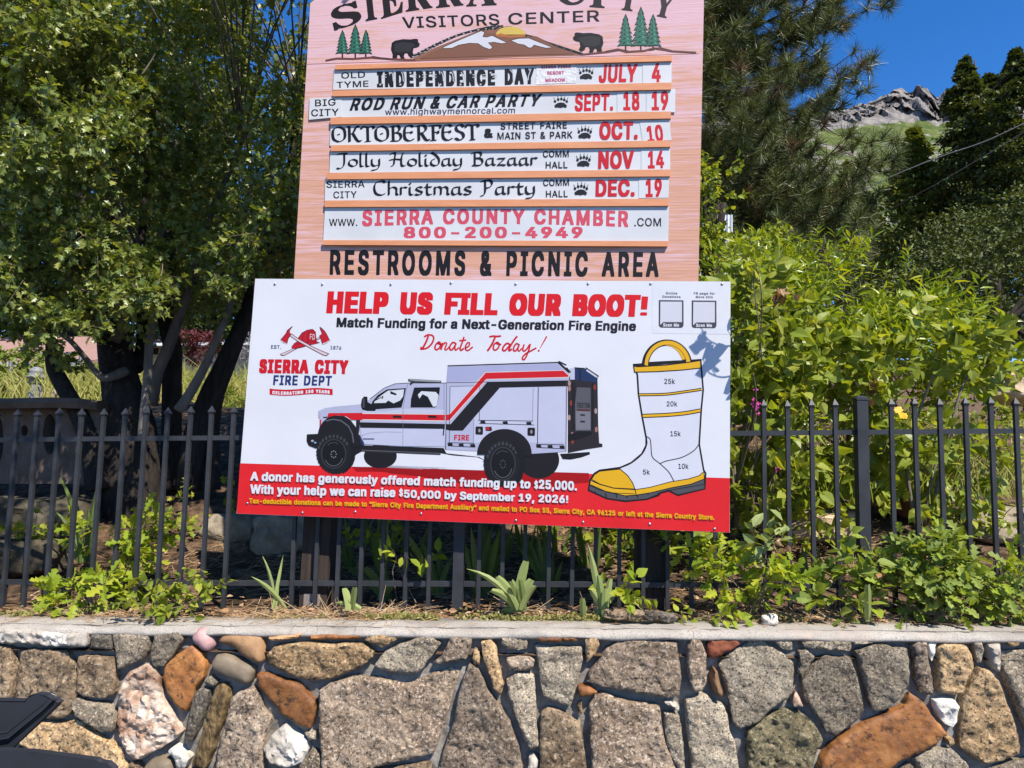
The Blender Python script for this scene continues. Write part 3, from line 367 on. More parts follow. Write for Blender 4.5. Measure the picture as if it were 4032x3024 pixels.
  'h': [137,30,5,-8,-1,2,0,166,1,1,40,0,1,-2,1,-36,40,0,5,-1,8,-3,7,-5,5,-6,3,-6,3,-7,1,-10,0,-92,-1,-1,-40,0,-1,1,-1,76,-2,8,-3,5,-4,4,-5,2,-5,-3,-5,-5,-3,-5,-3,-9,0,-73,-1,-1],
  'i': [64,8,5,-2,-1,2,0,115,1,1,40,0,1,-2,0,-115,-1,-1,17,10,131,-5,2,-2,2,-3,7,0,6,1,3,1,3,3,3,7,2,27,0,5,-1,4,-5,2,-4,0,-8,-2,-4,-4,-5,-5,-1],
  'k': [128,24,5,-8,-1,2,0,166,1,1,40,0,1,-2,1,-63,1,0,25,25,45,0,1,-1,0,-14,0,-2,-32,-32,-7,-8,43,-56,0,-15,-1,-1,-46,0,-28,36,-1,0,-1,-1,0,-33,0,-2],
  'l': [71,21,25,-8,-7,1,-6,3,-2,3,-5,7,-1,8,0,145,0,1,1,1,40,0,1,-1,0,-1,0,-127,2,-5,2,-2,12,-1,1,-1,3,-14,0,-14,-1,-2,-7,-2],
  'm': [197,44,5,-8,-1,2,0,126,0,1,36,0,10,3,32,0,7,-2,8,-4,7,3,9,3,35,0,9,-3,6,-3,4,-2,6,-8,5,-10,1,-10,0,-94,0,-2,-41,0,-1,1,-1,80,-3,9,-4,4,-4,2,-3,-2,-4,-4,-3,-5,-2,-6,0,-77,-1,-2,-40,0,-2,1,0,81,-3,8,-5,5,-2,1,-5,-3,-3,-3,-4,-6,-2,-7,0,-76,-1,-1],
  'n': [137,29,5,-8,-1,2,0,127,1,0,38,0,7,2,37,0,9,-3,7,-3,4,-3,5,-6,3,-6,3,-7,1,-9,0,-93,-1,-1,-40,0,-1,1,-1,76,-2,8,-3,5,-4,4,-5,2,-5,-3,-5,-5,-3,-5,-3,-9,0,-73,-1,-1],
  'o': [139,31,42,-10,-14,4,-11,7,-5,5,-5,8,-5,11,-3,8,-1,12,0,22,2,15,3,10,7,11,6,8,9,6,10,4,8,2,39,0,12,-3,12,-7,8,-8,5,-7,4,-11,3,-17,0,-28,-1,-10,-4,-12,-5,-9,-9,-10,-6,-4,-7,-4,-12,-3,19,61,25,2,-1,2,1,9,7,6,10,3,12,0,6,-2,6,-4,10,-6,8,-6,4,-3,1,-7,-4,-7,-8,-4,-9,-3,-11,3,-12,4,-9,7,-8],
  'p': [141,27,5,-51,-1,2,0,170,1,0,38,0,7,2,37,0,12,-3,6,-3,9,-7,6,-8,5,-10,4,-15,0,-7,0,-27,0,-7,-4,-13,-5,-12,-5,-6,-8,-8,-7,-4,-8,-2,-5,-1,-40,0,-1,-1,0,-38,-1,-2,20,65,25,3,0,5,3,5,7,5,10,3,10,0,5,-2,6,-4,9,-3,5,-5,5,-6,4,-6,-3,-8,-9,-3,-8,-3,-11,1,-8,3,-8,2,-5,7,-8],
  'q': [141,27,82,-51,-1,2,-1,39,-40,0,-8,2,-5,2,-8,4,-5,5,-8,11,-4,10,-3,9,-1,13,0,22,1,8,2,11,5,11,7,11,3,3,8,6,8,3,8,2,37,0,8,-2,37,0,1,-1,0,-170,-1,-1,19,61,25,1,0,5,2,6,6,3,5,2,6,3,10,-1,10,-3,10,-7,10,-8,5,-3,-1,-4,-3,-7,-7,-4,-10,-3,-10,2,-11,5,-11,8,-9],
  'r': [92,19,5,-8,-1,2,0,127,1,0,35,0,11,3,27,0,6,-2,1,-1,0,-31,-2,-1,-15,0,-5,-1,-7,-4,-4,-4,-5,-8,-1,-4,0,-75,-1,-1],
  's': [123,63,33,-10,-7,2,-8,3,-8,5,-4,4,-5,9,-2,7,0,16,17,4,23,0,1,-1,3,-6,2,-4,5,-4,5,-1,6,2,3,3,1,2,-2,3,-6,3,-34,9,-7,4,-7,5,-5,7,-2,7,0,26,2,7,5,7,5,5,8,5,10,3,5,1,39,0,8,-2,6,-2,8,-5,3,-4,7,-11,1,-4,0,-14,-1,-2,-13,-3,-26,0,-6,8,-3,4,-4,2,-5,-3,-3,-4,3,-3,6,-3,28,-7,8,-3,8,-5,5,-4,4,-8,1,-7,0,-23,-2,-9,-5,-8,-6,-5,-8,-4,-7,-2,-8,-2],
  't': [82,36,35,-9,-8,1,-6,3,-7,5,-4,7,-2,5,-1,6,0,71,-2,1,-13,0,-2,1,0,29,2,1,13,0,2,1,0,26,1,1,41,0,1,-1,0,-26,2,-1,20,0,1,-1,0,-29,-1,-1,-20,0,-2,-1,0,-55,2,-6,2,-3,2,-1,16,-1,4,-13,0,-17,-4,-2,-7,0],
  'u': [137,27,36,-9,-11,3,-7,5,-8,8,-5,12,-1,10,0,92,1,0,40,0,1,0,0,-76,2,-6,3,-6,5,-5,4,-2,6,3,4,4,5,8,1,6,1,74,1,0,41,0,0,-1,0,-127,-1,-1,-39,0,-7,-1],
  'v': [131,16,38,-8,-2,2,-3,7,-39,103,0,17,1,0,42,0,21,-56,1,1,2,5,19,50,43,0,1,-1,-1,-15,-43,-112,-2,-1],
  'w': [184,27,30,-8,-2,3,-33,109,0,16,1,1,42,0,12,-40,1,-2,2,6,9,33,2,3,43,0,1,-3,11,-39,1,0,1,4,11,38,41,0,2,0,0,-18,-34,-111,-42,0,-2,3,-11,40,-1,1,0,0,-13,-44],
  'x': [128,23,-5,-8,-1,2,1,15,33,49,-5,9,-26,38,1,16,1,0,43,0,15,-22,1,1,14,21,45,0,0,-1,0,-15,-32,-47,34,-49,0,-2,0,-14,-1,-1,-44,0,-17,25,-18,-25],
  'y': [131,29,10,-51,-6,1,-2,2,0,15,4,14,1,1,14,0,3,1,6,7,4,10,-40,104,0,17,1,0,42,0,21,-56,1,1,2,5,17,47,2,3,43,0,1,-1,0,-13,-1,-4,-47,-121,-6,-15,-8,-11,-7,-4,-4,-2,-8,-1],
  'z': [128,19,1,-8,-1,2,1,28,51,66,0,1,-2,0,-47,1,-1,1,0,30,2,0,108,0,0,-1,0,-29,-50,-65,2,-1,49,0,1,-2,-1,-30,-1,-1],
  '“': [104,9,5,88,-1,2,0,15,14,52,2,3,72,1,2,-1,0,-17,-9,-55],
  '”': [104,10,5,88,-1,2,0,16,7,50,2,4,79,1,2,-1,0,-16,-14,-50,-2,-6],
 },
 'heavy': {
  '!': [86,15,4,-1,-5,2,-3,3,-3,7,0,4,2,4,4,5,4,1,52,1,6,-3,4,-7,1,-6,-2,-5,-4,-4,-5,-2,12,-2,48,-1,2,0,42,-1,3,1,57,1,1,64,-1,0,-1,0,-52,-1,-4,0,-47,-1,0],
  '0': [163,37,40,-14,-8,1,-9,4,-6,4,-6,4,-8,11,-3,7,-4,10,-3,14,-2,15,0,41,3,18,5,18,5,10,7,10,11,8,8,4,8,1,9,1,43,0,9,-1,11,-3,10,-6,8,-7,5,-8,5,-10,2,-9,3,-11,1,-12,0,-48,-2,-16,-4,-16,-5,-9,-7,-10,-10,-9,-9,-4,-12,-2,18,67,40,1,-1,1,1,5,9,4,12,2,15,-1,12,-3,10,-4,10,-4,5,-1,0,-2,-4,-4,-8,-3,-11,-2,-9,0,-11,4,-14,2,-7],
  '1': [163,21,1,-12,-1,2,0,38,2,1,37,0,1,0,1,1,0,65,-2,1,-34,0,-2,0,0,44,35,25,67,0,1,-2,0,-133,2,-1,30,0,2,-1,0,-40,-2,0],
  '5': [163,49,38,-14,-11,2,-10,4,-8,6,-8,9,-4,8,-2,10,0,26,2,0,61,0,2,-1,1,-5,2,-5,3,-3,2,2,2,3,3,4,0,4,-5,10,-4,3,-4,-2,-45,0,-17,3,-1,24,9,76,1,1,125,0,1,-2,0,-38,-1,-1,-63,-1,-1,-1,-1,-8,1,-1,1,-1,29,0,12,-3,12,-7,9,-10,5,-10,4,-14,0,-38,-2,-10,-5,-10,-5,-7,-9,-8,-9,-5,-7,-3,-10,-1],
  'A': [171,16,-17,-12,-1,2,0,23,55,151,3,1,65,0,2,-3,54,-148,0,-26,-1,0,-64,0,-16,42,-1,1,-14,0,-2,-1,-15,-42],
  'B': [164,26,-4,-12,-1,2,0,174,2,1,101,0,15,-2,5,-2,10,-5,4,-4,6,-8,3,-10,1,-5,0,-34,-2,-7,-2,-6,7,-13,3,-9,1,-8,0,-22,-2,-12,-4,-10,-4,-6,-6,-5,-7,-4,-12,-4,-9,-1,11,61,30,5,1,6,2,5,4,3,5,-2,4,-5,4,-7,4,-5,2,-1,-1,0,-23,11,61,100,1,1,7,3,4,4,1,3,-1,4,-3,2,-4,3,-5,2,-1,-2,0,-18],
  'C': [180,62,52,-14,-10,1,-10,3,-6,3,-11,8,-8,7,-7,10,-6,14,-3,13,-2,11,0,40,1,8,3,14,5,12,8,12,4,6,7,6,12,7,15,5,14,1,44,0,15,-1,11,-3,5,-3,12,-8,5,-5,7,-9,4,-8,4,-14,0,-23,-2,-1,-63,0,-1,1,-3,9,-4,7,-7,7,-4,2,-1,0,-8,-4,-4,-5,-7,-10,-3,-7,-3,-12,0,-8,4,-13,6,-11,9,-10,6,-4,4,2,6,5,5,8,4,10,1,1,63,0,1,-2,0,-25,-5,-14,-7,-12,-7,-7,-9,-6,-12,-5,-16,-3],
  'D': [178,26,-4,-12,-1,2,0,174,2,1,96,0,9,-1,14,-3,6,-2,7,-4,7,-4,10,-10,4,-7,4,-8,5,-15,2,-16,0,-37,-1,-12,-2,-8,-3,-11,-5,-8,-5,-8,-8,-8,-12,-7,-12,-5,-11,-2,-7,-1,18,61,32,7,2,7,4,9,8,5,7,4,8,3,15,-1,8,-2,8,-4,8,-5,7,-5,5,-6,4,-5,3,-7,2,-1,-1,0,-1,0,-86],
  'E': [153,26,-4,-12,-1,2,0,174,2,1,137,0,0,-2,0,-38,0,-1,-72,0,-2,-1,0,-1,0,-22,1,-2,68,0,0,-2,0,-39,-1,-1,-67,0,-1,-1,0,-24,0,-1,2,-1,73,0,1,-2,-1,-39,-1,0],
  'F': [150,21,-4,-12,-1,2,0,174,2,1,136,0,1,-2,0,-38,-1,-1,-71,0,-2,-1,0,-1,0,-24,1,-2,64,0,1,-1,0,-40,-1,-1,-64,0,-1,-2,0,-64,-2,0],
  'G': [183,56,52,-14,-10,1,-12,4,-9,5,-6,4,-11,12,-3,5,-6,13,-4,11,-2,14,0,42,3,15,5,16,8,13,10,11,11,8,6,3,11,3,14,1,45,0,14,-1,15,-5,11,-7,7,-5,6,-8,5,-8,5,-15,0,-25,-2,-1,-63,0,-6,13,-4,5,-5,5,-5,3,-7,-4,-5,-5,-6,-8,-2,-5,-5,-16,0,-4,1,-7,3,-10,2,-4,1,0,0,32,1,1,102,0,1,-1,0,-42,-1,-12,-4,-13,-7,-12,-9,-9,-7,-4,-13,-6,-17,-3,9,80,34,2,0,5,4,5,6,2,2,0,1,-28,0,1,-2,6,-6],
  'H': [182,26,-4,-12,-1,2,0,174,2,1,62,0,1,-2,0,-63,2,-1,31,0,2,0,0,1,0,63,1,2,63,0,1,-2,0,-175,-2,0,-62,0,-1,2,0,66,-2,1,-31,0,-2,0,0,-2,0,-67,-2,0],
  'I': [117,26,-13,-12,-1,2,1,39,1,0,23,0,2,1,0,92,-1,1,-1,1,-23,0,-1,0,0,40,1,1,115,0,1,-2,-1,-39,-1,0,-22,0,-2,-2,0,-91,0,-1,2,-1,22,0,1,0,0,-41,-1,0],
  'L': [145,12,-4,-12,-1,2,0,174,2,1,62,0,1,-2,0,-133,2,-1,69,0,0,-2,0,-38,-1,-1],
  'N': [184,20,-4,-12,-1,2,0,174,2,1,66,0,32,-50,1,0,0,2,0,46,1,2,65,0,0,-2,0,-175,-2,0,-67,0,-32,50,-1,0,0,-2,0,-46,-1,-2],
  'O': [187,39,52,-14,-10,1,-10,3,-6,3,-11,7,-10,12,-6,8,-4,9,-4,12,-2,14,0,41,2,15,5,15,5,9,10,14,14,10,13,5,10,2,10,1,44,0,15,-1,12,-4,14,-8,8,-8,6,-7,5,-8,5,-13,2,-10,2,-12,0,-40,-2,-15,-5,-15,-7,-12,-4,-6,-8,-7,-10,-7,-9,-4,-8,-3,-10,-1,25,79,35,2,0,4,2,9,8,3,5,6,12,3,14,-3,12,-2,6,-3,7,-5,7,-6,6,-7,4,-2,0,-6,-4,-4,-5,-4,-6,-7,-13,-2,-10,0,-4,2,-11,2,-6,3,-7,6,-8,6,-6],
  'P': [160,24,-4,-12,-1,2,0,174,2,1,100,0,15,-2,8,-3,9,-6,7,-6,5,-9,3,-10,2,-11,0,-28,-1,-7,-4,-13,-5,-9,-7,-7,-7,-4,-13,-5,-9,-1,-39,-1,-1,-1,0,-52,-1,-2,12,61,87,5,2,6,4,3,5,4,6,-3,6,-4,5,-5,4,-5,2,-1,0,-1,-1,0,-32],
  'R': [162,25,-4,-12,-1,2,0,174,2,1,99,0,16,-2,8,-3,9,-5,5,-4,6,-9,4,-10,2,-10,0,-33,-2,-9,-4,-10,-4,-6,-8,-9,22,-42,0,-25,-1,0,-66,0,-20,38,-3,2,0,-38,-1,-2,11,61,90,5,2,5,3,5,5,3,5,-3,6,-3,4,-5,4,-7,3,-1,-2,0,-28],
  'S': [161,52,40,-15,-15,2,-10,4,-9,5,-5,4,-4,5,-4,6,-3,8,-1,8,0,24,0,1,63,1,0,1,-4,1,-26,8,-7,3,-11,8,-6,6,-3,6,-2,9,0,34,2,10,6,9,7,7,13,8,14,3,11,1,44,0,15,-1,12,-4,12,-7,6,-7,5,-7,3,-11,0,-28,-2,-1,-55,0,0,-1,5,-1,24,-7,10,-5,9,-6,6,-9,3,-5,2,-7,0,-37,-3,-11,-4,-7,-6,-6,-10,-7,-12,-5,-17,-2,11,66,33,2,0,5,3,3,4,0,2,-6,5,-9,4,-6,2,-1,-2,3,-8,3,-5,10,75,104,2,-1,1,2,-3,7,-5,5,-2,2,-1,-1,-4,-2,-1,-4,4,-3],
  'T': [162,16,36,-12,-1,2,0,132,-2,2,-46,0,-1,1,1,39,1,1,159,0,1,-2,0,-38,-1,-1,-45,0,-2,-2,0,-134,-2,0],
  'U': [182,35,45,-14,-11,2,-6,2,-8,5,-6,4,-8,7,-4,7,-5,13,-2,11,0,127,2,1,61,0,2,-1,0,-102,2,-8,4,-9,8,-9,3,-2,7,3,6,8,3,9,2,8,0,102,2,1,62,0,1,-2,0,-128,-2,-10,-2,-6,-3,-7,-8,-10,-10,-7,-10,-5,-10,-4,-6,0],
  'V': [171,16,39,-12,-3,6,-54,146,0,24,2,1,64,0,1,-2,21,-58,2,-5,0,-1,24,66,65,0,0,-2,0,-24,-54,-150,-2,-1],
  'Y': [169,18,39,-12,-1,2,0,61,-55,89,-1,2,0,22,2,1,66,0,1,-2,19,-30,1,-1,21,33,67,0,0,-2,0,-23,-55,-89,-1,-63,-1,0],
 },
 'serif': {
  'S': [121,77,10,-5,-1,2,0,50,1,1,12,0,6,-18,6,-10,3,-4,5,-4,5,-3,5,-2,3,-1,7,0,7,3,7,6,3,6,1,4,-1,7,-2,3,-6,7,-6,4,-28,14,-10,7,-5,5,-5,6,-5,10,-1,6,0,13,2,7,4,8,4,7,6,5,8,4,5,2,10,1,12,0,10,-1,17,-4,2,1,2,4,11,0,1,-1,0,-44,-1,-2,-9,0,-2,1,-5,13,-7,10,-9,8,-8,4,-4,1,-5,0,-5,-1,-3,-2,-6,-7,-2,-7,3,-7,4,-6,8,-5,36,-18,9,-7,6,-6,3,-7,3,-13,0,-15,-3,-8,-2,-5,-4,-5,-9,-8,-8,-4,-11,-4,-6,0,-21,0,-9,1,-12,4,-2,-1,-3,-5],
  'I': [82,29,2,-1,-1,1,0,6,9,3,5,2,3,4,1,8,0,92,-1,6,-2,5,-6,3,-9,1,0,7,1,1,74,0,1,-2,0,-5,-9,-2,-6,-2,-1,-2,-2,-5,0,-100,1,-5,2,-4,5,-2,8,-2,2,-1,0,-6,-2,-1],
  'E': [137,64,2,-1,-1,1,0,6,9,1,5,3,3,5,1,9,0,86,0,8,-2,4,-3,5,-4,2,-8,2,0,6,1,1,120,0,1,-2,0,-40,-2,-2,-9,0,-1,1,-4,13,-3,5,-4,6,-7,4,-11,3,-12,2,-8,-1,-3,-3,-1,-4,0,-42,0,-2,3,0,6,2,8,6,4,8,3,13,10,0,2,-1,0,-68,0,-1,-2,-1,-10,1,-1,2,0,3,-2,10,-5,8,-8,5,-8,2,0,-2,0,-46,2,-5,5,-2,11,0,15,4,10,5,7,6,5,7,6,12,11,0,1,-1,0,-4,-8,-40,-2,0],
  'R': [146,46,2,-1,-1,1,0,6,3,1,6,1,4,2,3,5,2,5,0,98,-2,5,-3,4,-5,2,-7,2,0,6,1,1,77,0,8,-1,17,-4,9,-4,6,-5,6,-8,3,-9,0,-13,-3,-8,-5,-8,-4,-4,-6,-3,-10,-4,-1,-2,37,-54,4,-3,7,-2,0,-7,-2,0,-48,0,-39,60,-1,0,0,-2,0,-32,2,-10,2,-4,3,-2,11,-3,0,-1,0,-6,-1,0,18,58,72,3,-1,7,1,9,4,6,6,2,6,2,6,0,13,-3,10,-3,4,-2,2,-5,3,-6,2,-6,-2,-2,-2,-1,-3,-1,-6,0,-42],
  'A': [135,35,-5,-1,-1,1,0,7,4,0,6,4,5,9,49,120,2,1,10,0,5,-11,46,-107,4,-8,3,-5,4,-3,4,0,0,-7,-1,-1,-69,0,-1,1,0,7,11,1,4,3,1,3,-9,23,-2,2,-34,0,-2,-2,-7,-17,-1,-3,0,-4,2,-3,4,-2,10,-1,0,-2,0,-6,6,40,50,25,-1,2,1,-14,34,-2,-4,-11,-28],
  'C': [144,65,73,-5,-9,1,-12,2,-14,7,-13,9,-6,6,-4,7,-5,10,-3,7,-3,17,0,15,1,6,2,8,3,9,5,10,6,9,11,10,15,8,9,3,9,2,23,0,12,-3,16,-5,3,2,3,5,11,1,1,-2,0,-47,-1,-1,-11,0,-6,14,-7,10,-7,7,-7,5,-10,4,-4,0,-6,0,-8,-4,-6,-5,-4,-4,-5,-10,-3,-14,-2,-12,0,-14,0,-13,2,-10,3,-13,5,-8,6,-7,8,-5,7,-3,7,0,12,3,11,5,7,6,10,10,7,0,6,-6,0,-2,-2,-2,-12,-13,-8,-5,-7,-4,-8,-3,-11,-2],
  'T': [131,41,25,-1,-1,1,1,6,10,2,3,2,2,2,3,7,0,108,-2,1,-5,-1,-6,-2,-4,-3,-6,-6,-3,-4,-2,-7,-3,-11,-2,0,-9,0,-1,1,0,42,2,1,124,0,0,-2,0,-41,-1,-1,-9,0,-1,0,-4,15,-3,6,-5,5,-5,4,-6,2,-7,2,-2,-1,0,-108,2,-6,2,-3,6,-3,9,-1,0,-7,-2,0],
  'Y': [132,49,28,-1,-1,1,1,6,2,1,4,0,5,3,3,2,1,3,1,5,0,33,-36,65,-6,8,-3,2,-7,3,0,6,2,1,71,0,1,-2,-1,-6,-6,0,-4,-1,-4,-2,0,-3,8,-17,16,-30,2,2,21,34,3,8,-1,3,-2,3,-4,2,-9,2,0,6,2,1,47,0,1,-2,0,-5,-8,-5,-7,-7,-36,-59,0,-40,1,-5,2,-4,2,-1,3,-2,10,-2,0,-1,0,-6,-2,0],
 },
}
# ------------------------------------------------------------------ lettering: letter outlines kept as plain numbers
_GC = {}
def glyph(font, ch):
    k = (font, ch)
    if k in _GC: return _GC[k]
    v = GLYPHS[font][ch]
    adv = v[0]; i = 1; loops = []
    while i < len(v):
        n = v[i]; i += 1; x = y = 0; L = []
        for _ in range(n):
            x += v[i]; y += v[i + 1]; i += 2; L.append((x, y))
        loops.append(L)
    _GC[k] = (adv, loops)
    return _GC[k]
def ell(cx, cy, rx, ry, n=40, a0=0, a1=360, rot=0):
    c, s_ = math.cos(R(rot)), math.sin(R(rot)); out = []
    closed = abs(a1 - a0) >= 360
    for i in range(n if closed else n + 1):
        t = R(a0 + (a1 - a0) * i / n); x, y = rx * math.cos(t), ry * math.sin(t)
        out.append((cx + x * c - y * s_, cy + x * s_ + y * c))
    return out
class Flat:
    """printed or painted shapes lying on a board; each later shape a hair proud of the earlier ones"""
    EPS = 1.6e-5
    def __init__(s, pl, off, zoom=(0, 0, 1)):
        s.pl = pl; s.off = off; s.n = 0; s.V = []; s.T = []; s.mi = []; s.mats = []; s.z = zoom; s.key = ''; s.keys = []; s.nk = 0
    def begin(s, nm):
        """shapes from here on become a part of their own called nm, until end()"""
        s.nk += 1; s.key = '%s %d' % (nm, s.nk)
    def end(s): s.key = ''
    def zoom(s, x, y, k): s.z = (x, y, k); return s
    def px(s, p): return (s.z[0] + p[0] * s.z[2], s.z[1] + p[1] * s.z[2])
    def slot(s, m):
        if m not in s.mats: s.mats.append(m)
        return s.mats.index(m)
    def _tri(s, loops, m):
        b = len(s.V); flat = [Vector((p[0], p[1], 0)) for L in loops for p in L]
        tr = tessellate_polygon([[Vector((p[0], p[1], 0)) for p in L] for L in loops])
        for p in flat: s.V.append(tuple(on(s.pl, *s.px(p), s.off + s.n * s.EPS)))
        for a, b_, c in tr:
            pa, pb, pc = flat[a], flat[b_], flat[c]
            w = (pb.x - pa.x) * (pc.y - pa.y) - (pb.y - pa.y) * (pc.x - pa.x)
            s.T.append((b + a, b + c, b + b_) if w > 0 else (b + a, b + b_, b + c)); s.mi.append(m); s.keys.append(s.key)
    def poly(s, pts, col, *holes):
        s.n += 1
        s._tri([pts] + list(holes), s.slot(col if hasattr(col, 'node_tree') else paint(col)))
        return s
    def line(s, pts, w, col, closed=False, w2=None):
        """a stroke of width w (tapering to w2)"""
        P = [np.array(p, float) for p in pts]
        if closed: P = P + [P[0], P[1]]
        L = []; Rr = []; n = len(P)
        for i, p in enumerate(P):
            a = P[i] - P[i - 1] if i else P[1] - P[0]
            b = P[i + 1] - P[i] if i < n - 1 else a
            a = a / (np.hypot(*a) + 1e-9); b = b / (np.hypot(*b) + 1e-9); t = a + b
            if np.hypot(*t) < .3: t = b
            t /= np.hypot(*t); q = np.array((-t[1], t[0])); k = 1 / max(.5, abs(q @ np.array((-b[1], b[0]))))
            ww = w if w2 is None else w + (w2 - w) * i / (n - 1)
            L.append(tuple(p + q * ww / 2 * k)); Rr.append(tuple(p - q * ww / 2 * k))
        s.n += 1; m = s.slot(col if hasattr(col, 'node_tree') else paint(col))
        for i in range(n - 1): s._tri([[L[i], L[i + 1], Rr[i + 1], Rr[i]]], m)
        return s
    def nib(s, pts, nv, col, n=5, smooth=True):
        """a broad-nib pen stroke: nv is the half nib vector"""
        P = spline(pts, n) if smooth and len(pts) > 2 else [np.array(p, float) for p in pts]
        nv = np.array(nv, float); m = s.slot(paint(col)); s.n += 1
        s.line(P, np.hypot(*nv) * .62, col); s.n += 1
        for a, b in zip(P[:-1], P[1:]):
            q = [tuple(a - nv), tuple(b - nv), tuple(b + nv), tuple(a + nv)]
            s._tri([q], m)
        return s
    def text(s, txt, font, p0, p1, p2, col, gap=0, warp=None, space=None):
        """p0 left end of the baseline, p1 right end of the baseline, p2 top of the capitals above p0"""
        x = 0; G = []
        for ch in txt:
            if ch == ' ': x += (space or 150) * .6; continue
            adv, loops = glyph(font, ch); G.append([[(a + x, b) for a, b in L] for L in loops]); x += adv + gap * .6
        xs = [p[0] for g in G for L in g for p in L]; x0, x1 = min(xs), max(xs)
        cap = max(p[1] for L in glyph(font, 'E' if font != 'sans' else 'H')[1] for p in L)
        s.n += 1; m = s.slot(paint(col)); own = not s.key
        if own: s.begin('lettering')
        for g in G:
            LL = []
            for L in g:
                o = []
                for a, b in L:
                    u, v = (a - x0) / (x1 - x0), b / cap
                    q = (p0[0] + u * (p1[0] - p0[0]) + v * (p2[0] - p0[0]), p0[1] + u * (p1[1] - p0[1]) + v * (p2[1] - p0[1]))
                    o.append(warp(q, u, v) if warp else q)
                LL.append(o)
            # separate outer outlines from holes by area sign, and give each outer its own holes
            ar = [sum(L[i - 1][0] * L[i][1] - L[i][0] * L[i - 1][1] for i in range(len(L))) for L in LL]
            big = max(range(len(LL)), key=lambda i: abs(ar[i])); sg = ar[big] > 0
            outs = [i for i in range(len(LL)) if (ar[i] > 0) == sg]
            for oi in outs:
                bx = [p[0] for p in LL[oi]]; by = [p[1] for p in LL[oi]]
                hs_ = [LL[i] for i in range(len(LL)) if (ar[i] > 0) != sg and min(bx) < LL[i][0][0] < max(bx) and min(by) < LL[i][0][1] < max(by)]
                s._tri([LL[oi]] + hs_, m)
        if own: s.end()
        return s
    def build(s, name, parent):
        V = np.array(s.V); T = np.array(s.T); mi = np.array(s.mi); o = None
        for k in dict.fromkeys(s.keys):
            sel = np.array([q == k for q in s.keys]); t = T[sel]; used, inv = np.unique(t, return_inverse=True)
            ms = sorted(set(mi[sel]))
            o = mesh_np(k.split()[0] if k else name, V[used], inv.reshape(-1, 3), [s.mats[i] for i in ms], parent, False, [ms.index(i) for i in mi[sel]])
        return o
